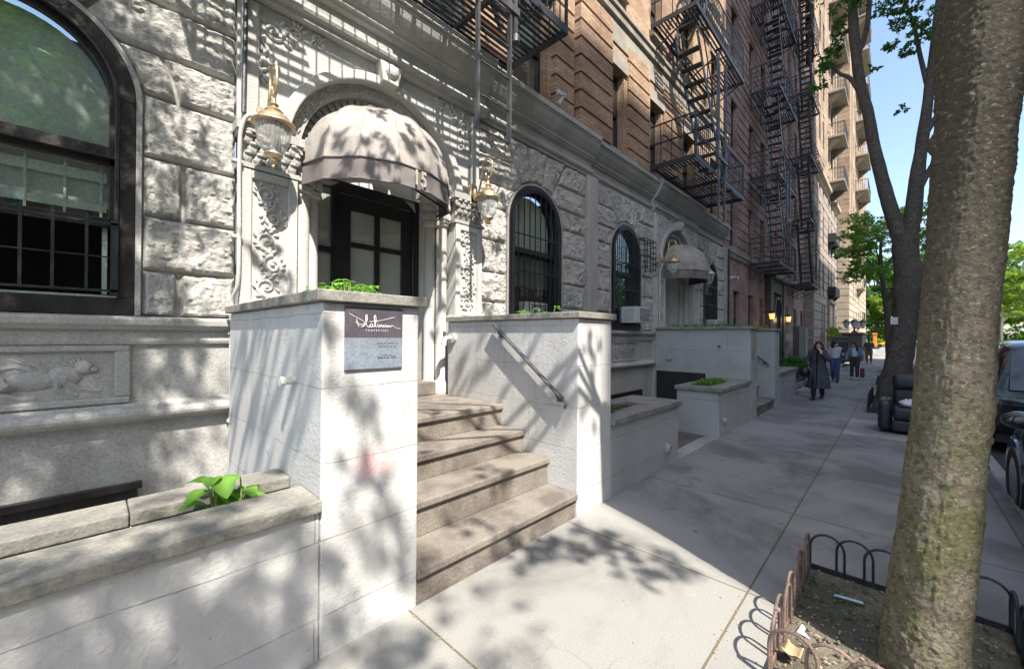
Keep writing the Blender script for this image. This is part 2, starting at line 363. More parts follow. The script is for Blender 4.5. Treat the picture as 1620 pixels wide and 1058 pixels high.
MT = dict(
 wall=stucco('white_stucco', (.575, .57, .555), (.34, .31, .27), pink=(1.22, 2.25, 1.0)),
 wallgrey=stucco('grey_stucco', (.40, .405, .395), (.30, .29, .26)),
 rock=rock('rock_faced_stone', (.57, .56, .525), (.43, .42, .39)),
 stone=mat('smooth_limestone', (.49, .485, .46), (.39, .385, .36), 2.0, .8, .35, 45, streak=.35, spec=.25),
 stonew=mat('painted_limestone', (.62, .615, .59), (.50, .495, .47), 2.2, .75, .3, 60, streak=.4, spec=.3),
 bluestone=mat('bluestone_coping', (.32, .305, .265), (.20, .195, .175), 3.5, .8, .5, 28, spec=.3),
 step=mat('brownstone_step', (.275, .245, .21), (.165, .14, .12), 3.4, .82, .45, 50, spec=.25),
 tan=brick('tan_brick', (.50, .31, .195), (.66, .46, .30), (.33, .27, .21), ms=.009),
 purple=brick('purple_brick', (.42, .26, .225), (.60, .42, .37), (.36, .31, .28), h=.075, ms=.009),
 grey3=mat('grey_brownstone', (.42, .36, .31), (.33, .28, .24), 1.5, .85, .4, 25, spec=.2),
 tan4=mat('buff_limestone', (.56, .46, .35), (.46, .37, .28), 1.2, .85, .4, 20, spec=.2),
 tanbr=brick('buff_brick', (.50, .38, .27), (.58, .45, .33), (.42, .34, .27), w=.3, h=.1),
 sill=mat('weathered_sill', (.40, .36, .30), (.28, .25, .21), 3, .8, .3, 40),
 iron=mat('black_painted_iron', (.018, .021, .027), (.032, .036, .043), 6, .5, .25, 60, 0, .5),
 ironw=mat('worn_iron', (.16, .16, .165), (.07, .07, .075), 12, .45, .3, 60, .55, .5, streak=.3),
 rust=mat('rusted_iron', (.16, .115, .095), (.30, .20, .165), 9, .6, .5, 70, .25),
 rail=mat('grey_steel_rail', (.17, .18, .20), (.10, .105, .12), 14, .4, .3, 90, .6),
 frame=mat('dark_bronze_frame', (.02, .017, .016), (.042, .035, .032), 5, .38, .25, 30, streak=.4, spec=.5),
 door=mat('black_door_paint', (.018, .019, .022), (.028, .028, .03), 4, .32, .1, 40),
 glass=glass('window_glass', (.95, .975, .955), .0),
 dglass=glass('dark_window_glass', (.72, .80, .78), .12),
 lglass=lampglass('lamp_glass'),
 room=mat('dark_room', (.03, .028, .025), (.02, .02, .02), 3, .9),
 pane_brightener=mat('pale_pane_brightener', (.85, .84, .82), (.68, .67, .66), 1.4, .6),  # pale colour standing in for bright reflections in the door glass
 shade=mat('green_white_shade', (.60, .71, .63), (.50, .62, .54), 2, .8),
 curtain=mat('pale_curtain', (.52, .56, .52), (.38, .42, .40), 6, .9, streak=.1),
 brass=mat('aged_brass', (.74, .60, .40), (.52, .38, .22), 10, .36, .2, 50, .7),
 canvas=mat('brown_grey_canvas', (.42, .39, .355), (.27, .245, .225), 4, .7, .3, 120, spec=.3, fine=.15),
 valance=mat('mauve_brown_valance', (.235, .21, .205), (.165, .145, .142), 4, .65, .25, 120, spec=.3, fine=.15),
 white=mat('white_paint', (.78, .78, .75), (.68, .68, .64), 4, .5, .1, 60),
 cream=mat('cream_number', (.82, .78, .68), (.74, .70, .6), 4, .6),
 signd=mat('sign_purple_grey', (.085, .075, .095), (.115, .10, .12), 5, .35, .1, 80),
 signb=mat('sign_silver_blue', (.34, .39, .45), (.28, .33, .39), 3, .35, .1, 80, .3),
 ink=mat('dark_ink', (.03, .03, .045), None, 4, .5),
 soil=mat('dark_soil', (.085, .062, .045), (.045, .034, .027), 9, .95, 1, 45, bdist=.04),
 pit=mat('tree_pit_earth', (.21, .185, .14), (.12, .105, .07), 4, .95, .8, 50, bdist=.03),
 pave=paving('concrete_sidewalk', (.295, .288, .268), (.225, .222, .214), 1.72, 1.52, 1.42, -.78, (.15, .125, .08)),
 slab=paving('pale_concrete', (.40, .395, .37), (.38, .375, .355), 30, 30, -7, -9, (.2, .2, .18), .25),
 kerb=mat('granite_kerb', (.36, .36, .35), (.27, .27, .27), 5, .8, .4, 60),
 asphalt=mat('asphalt', (.05, .05, .052), (.075, .074, .072), 3, .9, .6, 90),
 ground=mat('earth', (.10, .11, .06), (.06, .07, .035), .5, .95),
 grass=mat('park_grass', (.10, .16, .03), (.06, .11, .02), .4, .95, .5, 8),
 tile=brick('brick_paver', (.18, .09, .07), (.24, .13, .10), (.2, .19, .17), w=.2, h=.2, off=0),
 bark1=bark('near_bark', (.205, .175, .125), (.29, .25, .18), (.15, .16, .055), 1.0, .02, 2.1),
 bark2=bark('grey_bark', (.10, .085, .07), (.18, .16, .135), (.12, .105, .085), .8, .03),
 leaf=leafm('leaf_green', (.12, .27, .04), (.19, .36, .06), .55),
 leafd=leafm('leaf_deep', (.065, .17, .035), (.12, .24, .05), .5),
 leafbr=leafm('leaf_spring', (.22, .40, .07), (.30, .48, .10), .55),
 leafy=leafm('leaf_yellow_green', (.22, .34, .05), (.30, .40, .07), .5),
 leafb=leafm('leaf_blue_green', (.10, .20, .07), (.15, .26, .09), .45),
 hosta=leafm('seedling_leaf', (.16, .36, .05), (.24, .46, .08), .4),
 stem=mat('pale_stem', (.30, .42, .14), (.22, .32, .10), 8, .6),
 leather=mat('black_leather', (.018, .02, .026), (.03, .033, .04), 5, .34, .35, 45, 0, .5),
 paper=mat('white_paper', (.80, .80, .80), (.70, .70, .70), 9, .8),
 bluep=mat('pale_blue_strip', (.42, .60, .74), (.50, .66, .78), 9, .7),
 leafdry=mat('dry_leaf', (.46, .36, .22), (.36, .26, .14), 9, .8),
 plastic=mat('pale_grey_casing', (.58, .59, .57), (.48, .49, .47), 3, .5),
 gplast=mat('grey_box', (.42, .44, .45), None, 3, .5),
 navy=mat('navy_car_paint', (.018, .03, .042), (.022, .034, .048), 2, .25, coat=.9, fine=.03),
 black=mat('black_car_paint', (.008, .009, .011), (.01, .011, .013), 2, .22, coat=.9, fine=.03),
 silver=mat('silver_car_paint', (.42, .44, .46), (.40, .42, .44), 2, .3, .0, 40, .5, coat=.8, fine=.03),
 blue=mat('blue_car_paint', (.05, .12, .30), (.05, .12, .30), 2, .25, coat=.9, fine=.03),
 yellow=mat('taxi_yellow', (.85, .45, .02), (.85, .45, .02), 2, .3, coat=.6, fine=.03),
 whitep=mat('white_car_paint', (.75, .76, .78), None, 2, .3, coat=.6, fine=.03),
 cglass=mat('car_glass', (.01, .013, .015), (.012, .015, .017), 2, .06, spec=.9, fine=0),
 tyre=mat('tyre_rubber', (.018, .018, .018), (.028, .027, .026), 9, .8, .3, 90),
 alloy=mat('alloy_rim', (.70, .71, .73), (.60, .61, .63), 7, .35, .1, 60, .25),
 chrome=mat('chrome', (.62, .64, .66), (.5, .52, .54), 7, .15, 0, 60, 1),
 redl=mat('red_lens', (.30, .012, .012), None, 4, .2), amber=mat('amber_lens', (.75, .30, .05), None, 4, .2),
 clearl=mat('clear_lens', (.6, .63, .66), None, 4, .12),
 skin=mat('skin', (.60, .39, .29), (.55, .34, .25), 8, .55, fine=.05), skind=mat('dark_skin', (.16, .085, .05), (.13, .07, .04), 8, .55, fine=.05),
 hair=mat('brown_hair', (.05, .024, .015), (.085, .04, .022), 30, .5, .5, 120, streak=.1), hairb=mat('black_hair', (.012, .01, .01), (.02, .017, .016), 30, .45, .5, 120, streak=.1),
 coat=mat('charcoal_wool', (.07, .075, .084), (.10, .105, .115), 7, .92, .3, 150, spec=.15),
 knit=mat('black_knit', (.015, .015, .017), None, 9, .9, .3, 150), jean=mat('blue_denim', (.05, .10, .19), (.075, .14, .25), 7, .9, .2, 150),
 denim=mat('light_denim', (.13, .24, .38), (.19, .31, .45), 7, .9, .3, 150), blackj=mat('black_jeans', (.04, .042, .048), (.055, .057, .062), 7, .9, .2, 150),
 shirt=mat('white_cotton', (.66, .70, .80), (.56, .60, .70), 6, .9, .3, 40), tee=mat('pale_tee', (.68, .68, .68), None, 6, .9),
 olive=mat('olive_shirt', (.10, .115, .115), (.075, .085, .085), 6, .9, .3, 60), khaki=mat('brown_trousers', (.22, .16, .10), (.17, .12, .075), 6, .9, .3, 60),
 shoe=mat('black_shoe', (.014, .014, .015), None, 9, .5), shoew=mat('pale_trainer', (.55, .53, .5), (.4, .38, .36), 20, .6), boot=mat('tan_boot', (.2, .14, .08), None, 9, .7),
 redbag=mat('dark_red_bag', (.13, .025, .022), (.16, .035, .03), 9, .6), bagb=mat('black_bag', (.012, .012, .013), None, 9, .45),
 lamp=emit('lit_lamp', (1.0, .5, .16), .7), planter=mat('black_planter', (.03, .03, .032), None, 5, .5),
 bstone=mat('brown_post_stone', (.20, .165, .14), (.15, .12, .10), 4, .85, .4, 40), slatew=mat('slate_panel', (.05, .058, .068), (.065, .07, .08), 3, .5),
 orange=mat('orange_barrier', (.8, .28, .03), None, 4, .6), lens=mat('eye', (.02, .015, .012), None, 4, .1), lip=mat('lip', (.36, .13, .11), None, 4, .5),
 far=mat('opposite_facade', (.40, .33, .26), (.32, .26, .21), .8, .9), conduit=mat('painted_conduit', (.60, .59, .56), (.48, .47, .44), 6, .6, .2, 50, streak=.3),
)

# ------------------------------------------------------------------ ground, road, kerb
YF, YW = 2.25, 4.5            # front plane of stoops, plane of the facade
struct('ground', MB().box(-900, 1500, -900, 900, -1.3, -.9), MT['ground'])
struct('roadway', MB().box(-60, 118, -9.6, -1.05, -.5, -.15), MT['asphalt'])
struct('cross_street', MB().box(118, 131, -300, 300, -.5, -.14), MT['asphalt'])
mb = MB(); mb.box(-40, 116, -.9, YF, -.5, 0); struct('sidewalk', mb, MT['pave'])
mb = MB(); mb.box(-40, 116, -1.05, -.9, -.5, .004); struct('kerb', mb, MT['kerb'], bevel=.015)
struct('opposite_sidewalk', MB().box(-60, 118, -16, -9.6, -.5, -.01), MT['slab'])
struct('park_ground', MB().box(131, 700, -400, 400, -.5, .02), MT['grass'])
struct('park_sidewalk', MB().box(131, 134, -300, 300, -.4, .06), MT['slab'])
struct('pale_slab', MB().box(9.62, 11.45, -.86, .72, -.1, .004), MT['slab'])
struct('areaway_floor', MB().box(-40, 116, YF, YW + .6, -.8, -.5), MT['slab'])
struct('areaway_landing', MB().box(5.82, 7.62, YF + .22, 3.4, -.45, -.004), MT['tile'])
struct('areaway_threshold', MB().box(5.82, 7.62, YF, YF + .22, -.45, .006), MT['slab'])

# ------------------------------------------------------------------ the two stone fronted houses
def rockblock(mb, P, nu=18, nv=11, d=.07, m=.05, seed=0.0):
    """P(s,t) -> (x, z); quarry-faced block in front of YW: drafted margin, broken facets, pits"""
    nu, nv = int(nu * 1.9), int(nv * 2.0)
    a, b, c, e = Vector((*P(0, 0), 0)), Vector((*P(1, 0), 0)), Vector((*P(0, 1), 0)), Vector((*P(1, 1), 0))
    w = max(.05, ((b - a).length + (e - c).length) / 2); h = max(.05, ((c - a).length + (e - b).length) / 2)
    pl = []
    for k in range(5): pl.append((random.uniform(.7, 1.15), random.uniform(-.75, .75), random.uniform(-.75, .75), random.uniform(.2, .8), random.uniform(.2, .8)))
    def f(s, t):
        x, z = P(s, t)
        ed = min(s * w, (1 - s) * w, t * h, (1 - t) * h)
        q = Vector((x * 4.2 + seed, 3.7 + seed * .37, z * 4.2))
        wob = .012 * noise.noise(q * 4)
        k = min(1, max(0, (ed - .006 + wob * (ed > .01)) / (m * .62))); k = k * (2 - k)
        fac = min(p[0] + p[1] * (s - p[3]) + p[2] * (t - p[4]) for p in pl)      # broken planes
        r = 1 - abs(noise.noise(q * 1.3)) * 1.1
        rough = .34 * r + .34 * noise.noise(q * 2.6) + .34 * abs(noise.noise(q * 4.7)) + .22 * noise.noise(q * 9) + .15 * noise.noise(q * 19)
        hh = k * d * (.28 + .45 * fac + .80 * rough)
        return (x, YW - .004 - max(0, hh), z)
    mb.grid(f, nu, nv)
def archx(cx, r, zs, z): return 0 if z >= zs + r else (r if z <= zs else math.sqrt(max(0, r * r - (z - zs) ** 2)))
ZS, ZT, ZB = 3.6, 4.93, 1.89
COURSES = [ZB, 2.27, 2.72, 3.21, 3.72, 4.08]
def bay_blocks(mb, cx, x0, x1, r=.70):
    g = .007; mg = .05
    for side in (-1, 1):
        lim = x0 if side < 0 else x1
        for i in range(len(COURSES) - 1):
            z0, z1 = COURSES[i] + g, COURSES[i + 1] - g
            inner = lambda z: cx + side * (archx(cx, r, ZS, z) + mg)
            wid = abs(lim - inner(z0))
            cuts = [0, 1] if i % 2 == 1 or wid < .5 else [0, random.uniform(.32, .42), 1]
            for j in range(len(cuts) - 1):
                c0, c1 = cuts[j], cuts[j + 1]
                gg = .012
                def P(s, t, c0=c0, c1=c1):
                    z = z0 + (z1 - z0) * t; a = inner(z); b = lim
                    q = c0 + (c1 - c0) * s; x = a + (b - a) * q
                    if 0 < c0: x += side * gg * (1 - s)
                    if c1 < 1: x -= side * gg * s
                    return x, z
                rockblock(mb, P, int(10 + 22 * wid * (c1 - c0)), 12, .062, .04, random.uniform(0, 50))
    A1 = R(58); tn = math.tan(A1)
    for side in (-1, 1):
        lim = x0 if side < 0 else x1
        for z0, z1 in ((COURSES[-1], 4.5), (4.5, ZT)):
            def P(s, t):
                z = z0 + g + (z1 - z0 - 2 * g) * t; a = max(archx(cx, r, ZS, z) + mg * .9, (z - ZS) / tn + .02) if z > ZS + r * math.sin(A1) - .1 else archx(cx, r, ZS, z) + mg
                return cx + side * a + (lim - cx - side * a) * s, z
            rockblock(mb, P, 18, 12, .062, .04, random.uniform(0, 50))
    n = 3; A = [A1 + (PI - 2 * A1) * i / n for i in range(n + 1)]
    for i in range(n):
        a0, a1 = A[i] + .013, A[i + 1] - .013
        def P(s, t):
            a = a0 + (a1 - a0) * s; ri = r + mg; q = ri + ((ZT - .01 - ZS) / math.sin(a) - ri) * t
            return cx + q * math.cos(a), ZS + q * math.sin(a)
        rockblock(mb, P, 12, 16, .075, .04, random.uniform(0, 50))
def bay_backing(mb, cx, x0, x1, r, zs, zb, zt, y0, y1):
    mb.box(x0, cx - r, y0, y1, zb, zt); mb.box(cx + r, x1, y0, y1, zb, zt)
    n = 28
    for i in range(n):
        a0, a1 = PI - PI * i / n, PI - PI * (i + 1) / n
        xa, xb = cx + r * math.cos(a0), cx + r * math.cos(a1); za, zc = zs + r * math.sin(a0), zs + r * math.sin(a1)
        mb.add([(xa, y0, za), (xb, y0, zc), (xb, y0, zt), (xa, y0, zt), (xa, y1, za), (xb, y1, zc), (xb, y1, zt), (xa, y1, zt)],
               [(0, 1, 2, 3), (7, 6, 5, 4), (0, 4, 5, 1)])
def spiral(mb, x, z, y, r, turns, d, w, flip=1, n=40):
    pts = []; rad = []
    for i in range(n + 1):
        t = i / n; a = d + flip * turns * 2 * PI * t; q = r * (1 - .86 * t)
        pts.append((x + q * math.cos(a), y, z + q * math.sin(a))); rad.append(w * (1 - .55 * t))
    mb.tube(pts, rad, 6, ref=(0, 1, 0)); mb.ell((x, y, z), (r * .22, w * 1.2, r * .22), 8, 5)
def leaflet(mb, x, z, y, l, w, a, d=.02):
    rot = Matrix.Rotation(-a, 3, 'Y'); mb.ell((x + math.cos(a) * l * .5, y, z + math.sin(a) * l * .5), (l * .5, d, w * .5), 8, 5, rot)
def scrolls(mb, x0, x1, z0, z1, y, vertical=True, w=.016):
    """running acanthus scroll inside a rectangle"""
    W_, H_ = x1 - x0, z1 - z0
    L_ = H_ if vertical else W_; B_ = W_ if vertical else H_
    n = max(2, int(round(L_ / (B_ * .86)))); st = L_ / n
    for i in range(n):
        u = (i + .5) * st; s = 1 if i % 2 else -1; off = s * B_ * .1
        X, Z = (x0 + W_ / 2 + off, z0 + u) if vertical else (x0 + u, z0 + H_ / 2 + off)
        spiral(mb, X, Z, y, B_ * .34, 1.35, PI / 2 * s, w, s)
        for k in range(9):
            a = 2 * PI * k / 9 + random.uniform(-.2, .2); q = min(.34, .30 + .05 * random.random()); leaflet(mb, X + math.cos(a) * B_ * q, Z + math.sin(a) * B_ * q, y, B_ * .2, B_ * .10, a + .9 * s, w * 1.0)
        v = (i + 1) * st
        X2, Z2 = (x0 + W_ / 2, z0 + v - st * .05) if vertical else (x0 + v - st * .05, z0 + H_ / 2)
        if i < n - 1:
            for a in (.6, 1.57, 2.5): leaflet(mb, X2, Z2, y, B_ * .28, B_ * .12, a if vertical else a - 1.57, w * 1.2)
def capital(mb, x0, x1, y, z0, z1, depth):
    """leafy capital: necking, bell of leaves, abacus"""
    mb.box(x0 - .03, x1 + .03, y - .035, y + depth, z0, z0 + .035); mb.box(x0 - .015, x1 + .015, y - .02, y + depth, z0 + .035, z0 + .05)
    mb.box(x0 + .01, x1 - .01, y + .01, y + depth, z0 + .05, z1 - .08)
    mb.box(x0 - .05, x1 + .05, y - .06, y + depth, z1 - .08, z1); mb.box(x0 - .03, x1 + .03, y - .04, y + depth, z1 - .11, z1 - .08)
    n = max(2, int((x1 - x0) / .085)); h = z1 - z0 - .16
    for row in range(3):
        for i in range(n):
            x = x0 + (i + .5 + (.5 if row % 2 else 0) * .8) * (x1 - x0) / n
            if x > x1: continue
            zc = z0 + .06 + h * (row + .5) / 3
            mb.ell((x, y + .005 - .012 * row, zc), (.042, .03, h * .22), 8, 6)
            mb.ell((x, y - .022 - .014 * row, zc + h * .15), (.03, .022, .022), 7, 5)
    for x in (x0 + .02, x1 - .02):
        mb.tube([(x + .05 * math.cos(a * .5) * (1 - a / 16), y - .03, z1 - .15 + .05 * math.sin(a * .5) * (1 - a / 16)) for a in range(14)], .014, 6, ref=(0, 1, 0))
    rngs = random.Random(int(x0 * 100))
    for k in range(46):
        mb.ell((rngs.uniform(x0, x1), y + .004, rngs.uniform(z0 + .06, z1 - .12)), (.014, .02, .02), 6, 4)

def arched_window(par, cx, r=.70, lower_open=True, shade_z=3.14, first=False, dark=False):
    y = YW + .06
    fr = MB(); fr.box(cx - r, cx - r + .10, y - .10, y + .10, ZB + .14, ZS); fr.box(cx + r - .10, cx + r, y - .10, y + .10, ZB + .14, ZS)
    fr.arch_band(cx, ZS, r - .10, r, y - .10, y + .10); fr.box(cx - r, cx + r, y - .10, y + .10, ZB + .003, ZB + .14)
    w = put('window', fr, MT['frame'], par, bevel=.006)
    q = r - .10
    tr = MB(); tr.arch_band(cx, ZS, q - .025, q - .002, y - .13, y - .10); tr.box(cx - q, cx - q + .022, y - .13, y - .10, ZB + .16, ZS); tr.box(cx + q - .022, cx + q, y - .13, y - .10, ZB + .16, ZS)
    put('frame_trim', tr, MT['frame'], w, bevel=.004)
    # upper sash
    s = MB(); s.arch_band(cx, ZS, q - .055, q - .003, y - .02, y + .03); s.box(cx - q, cx - q + .055, y - .02, y + .03, 3.23, ZS); s.box(cx + q - .055, cx + q, y - .02, y + .03, 3.23, ZS); s.box(cx - q, cx + q, y - .025, y + .035, 3.14, 3.23)
    put('upper_sash', s, MT['frame'], w, bevel=.004)
    g = MB(); n = 24
    pl = [(cx - q + .05, 3.22)] + [(cx - (q - .05) * math.cos(PI * i / n), ZS + (q - .05) * math.sin(PI * i / n)) for i in range(n + 1)] + [(cx + q - .05, 3.22)]
    g.prism(pl, y + .003, y + .011); put('upper_pane', g, MT['glass'], w)
    z0 = 2.60 if lower_open else ZB + .16
    s = MB(); s.box(cx - q, cx - q + .05, y + .04, y + .08, z0, 3.15); s.box(cx + q - .05, cx + q, y + .04, y + .08, z0, 3.15); s.box(cx - q, cx + q, y + .04, y + .085, z0, z0 + .075); s.box(cx - q, cx + q, y + .04, y + .08, 3.10, 3.15)
    put('lower_sash', s, MT['frame'], w, bevel=.004)
    g = MB(); g.box(cx - q + .045, cx + q - .045, y + .057, y + .064, z0 + .07, 3.105); put('lower_pane', g, MT['glass'] if first else MT['dglass'], w)
    # what is seen behind the panes
    sh = MB(); pl2 = [(a, b) for a, b in pl]; pl2[0] = (pl2[0][0], shade_z); pl2[-1] = (pl2[-1][0], shade_z)
    sh.prism(pl2, y + .115, y + .119); put('roller_shade', sh, MT['shade'], w)
    if first:
        b = MB()
        for zz0, zz1 in ((2.74, 2.80), (2.98, 3.06)): b.box(cx - q + .06, cx + q - .06, y + .16, y + .17, zz0, zz1)
        for k in range(6): xx = cx - q + .1 + k * .2; b.box(xx, xx + .014, y + .155, y + .165, 2.68, 3.12)
        b.box(cx - q + .055, cx - q + .085, y + .10, y + .13, 2.07, 2.62); b.box(cx + q - .085, cx + q - .055, y + .10, y + .13, 2.07, 2.62)
        b.box(cx - .19, cx - .165, y + .1, y + .12, 2.05, 2.64); b.box(cx - q, cx + q, y + .03, y + .13, ZB + .142, ZB + .165)
        put('inner_sash_bars', b, MT['white'] if False else MT['shade'], w)
        b = MB(); b.box(cx - q + .05, cx + q - .05, y + .19, y + .2, 2.78, 3.14); put('inner_blind', b, MT['curtain'], w)
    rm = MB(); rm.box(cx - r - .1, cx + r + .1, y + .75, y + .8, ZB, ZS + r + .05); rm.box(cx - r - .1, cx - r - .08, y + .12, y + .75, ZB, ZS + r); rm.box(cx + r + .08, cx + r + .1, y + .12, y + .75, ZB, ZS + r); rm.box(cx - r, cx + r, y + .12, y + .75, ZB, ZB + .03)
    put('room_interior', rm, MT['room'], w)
    return w
def cornice(mb, x0, x1, dy=0):
    pf = [(4.6,4.93),(4.42,4.93),(4.42,4.98),(4.37,5.0),(4.355,5.03),(4.365,5.06),(4.44,5.075),(4.44,5.22),(4.38,5.24),(4.36,5.27),(4.33,5.28),(4.325,5.31),(4.27,5.36),(4.20,5.45),(4.165,5.53),(4.15,5.54),(4.15,5.565),(4.12,5.575),(4.12,5.66),(4.16,5.685),(4.6,5.72)]
    mb.prism([((4.5 - (4.5 - a) * .82 if a < 4.5 else a) + (dy if a < 4.55 else 0), b) for a, b in pf], x0, x1, 'yz')
def door_bay(par, cx, x0, x1, detail=True):
    st = MB(); r = 1.13; zc = 3.62
    bay_backing(st, cx, x0, x1, r, zc, 3.69, ZT, YW - .06, YW + .1)
    # ^ spandrel; stepped arch rings going inward
    put('door_surround', st, MT['stonew'], par)
    a = MB(); a.arch_band(cx, zc, r - .06, r + .045, YW - .11, YW + .05); put('arch_moulding', a, MT['stonew'], par, bevel=.015, seg=2)
    a = MB(); a.arch_band(cx, zc, .93, r - .06, YW + .02, YW + .2)
    rr = random.Random(3)
    for k in range(150):
        t = rr.uniform(.03, PI - .03); q = rr.uniform(.96, 1.05); a.ell((cx + q * math.cos(t), YW + .018, zc + q * math.sin(t)), (.022, .016, .022), 6, 4)
    for k in range(26):
        t = .06 + (PI - .12) * k / 25; spiral(a, cx + 1.005 * math.cos(t), zc + 1.005 * math.sin(t), YW + .015, .045, 1.2, t, .009, 1 if k % 2 else -1, 16)
    put('carved_arch_ring', a, MT['stone'], par)
    a = MB(); a.arch_band(cx, zc, .79, .95, YW + .12, YW + .3)
    for k in range(31):
        t = .05 + (PI - .1) * k / 30; a.arch_band(cx, zc, .81, .925, YW + .085, YW + .13, t - .032, t + .032, 3)
    put('dentil_arch_ring', a, MT['stone'], par, bevel=.006)
    a = MB(); a.arch_band(cx, zc, .76, .81, YW + .2, YW + .62); a.box(cx - .80, cx + .80, YW + .55, YW + .6, 3.60, 4.42)
    a.box(cx - .80, cx - .74, YW + .2, YW + .62, 1.15, zc); a.box(cx + .74, cx + .80, YW + .2, YW + .62, 1.15, zc); put('doorway_reveal', a, MT['white'], par)
    for sx in (-1, 1):
        # pilaster with carved strip
        xa, xb = sorted((cx + sx * 1.48, cx + sx * 1.0)); y = 4.36
        p = MB(); p.box(xa, xb, y, YW + .1, .9, 3.30); p.box(xa - .03, xb + .03, y - .03, YW + .1, -.5, 2.02)
        for (u0, u1) in ((xa, xa + .085), (xb - .085, xb)): p.box(u0, u1, y - .028, y, 2.02, 3.28)
        p.box(xa + .085, xb - .085, y - .028, y, 3.2, 3.28); p.box(xa + .085, xb - .085, y - .028, y, 2.02, 2.08)
        pl = put('pilaster', p, MT['stonew'], par, bevel=.008)
        c = MB(); scrolls(c, xa + .11, xb - .11, 2.09, 3.19, y - .006, True, .017); put('carved_strip', c, MT['stonew'], pl, smooth=True)
        c = MB(); capital(c, xa, xb, y, 3.29, 3.70, YW + .1 - y); put('capital', c, MT['stone'], pl, smooth=True, angle=30)
        for k, (ox, oy, rad) in enumerate(((.90, 4.53, .075), (.775, 4.63, .075))):
            q = cx + sx * ox; c = MB()
            c.lathe((q, oy, 0), [(rad + .04, .95), (rad + .04, 1.1), (rad + .015, 1.13), (rad, 1.16), (rad, 3.22), (rad + .025, 3.24), (rad + .03, 3.29), (rad + .01, 3.31), (rad + .02, 3.4), (rad + .05, 3.58), (rad + .06, 3.61)], 20)
            c.box(q - rad - .06, q + rad + .06, oy - rad - .06, oy + rad + .06, 3.61, 3.69)
            for j in range(9):
                t = PI + PI * j / 8
                for zz in (3.36, 3.5): c.ell((q + (rad + .03) * math.cos(t), oy + (rad + .03) * math.sin(t), zz), (.022, .022, .055), 6, 5)
            put('colonnette', c, MT['stonew'], par, smooth=True)
        xw = sorted((cx + sx * .80, cx + sx * 1.0)); c = MB(); c.box(xw[0], xw[1], 4.62, 4.8, .9, 3.69); put('jamb_panel', c, MT['stonew'], par)
        # spandrel carving and side strip
        c = MB(); rr = random.Random(5 + sx)
        for (dx, dz, q) in ((1.20, 4.72, .12), (1.0, 4.80, .09), (1.33, 4.5, .1), (.78, 4.86, .06), (1.36, 4.26, .08), (1.22, 4.42, .06)):
            X = cx + sx * dx
            spiral(c, X, dz, YW - .065, q * .85, 1.5, rr.uniform(0, 6), .02, sx)
            for j in range(6): t = rr.uniform(0, 6.3); leaflet(c, X + math.cos(t) * q * .7, dz + math.sin(t) * q * .7, YW - .066, q * .9, q * .4, t, .022)
        put('carved_spandrel', c, MT['stonew'], par, smooth=True)
        c = MB(); xx = cx + sx * 1.40; c.box(xx - .07, xx + .07, YW - .10, YW - .05, 3.75, 4.9); put('spandrel_fillet', c, MT['stonew'], par, bevel=.01)
    # key block over the arch
    c = MB(); c.prism([(cx - .10, 4.70), (cx + .10, 4.70), (cx + .14, 4.93), (cx - .14, 4.93)], YW - .2, YW - .05); c.ell((cx, YW - .2, 4.84), (.09, .05, .08)); put('keystone', c, MT['stonew'], par, bevel=.01)

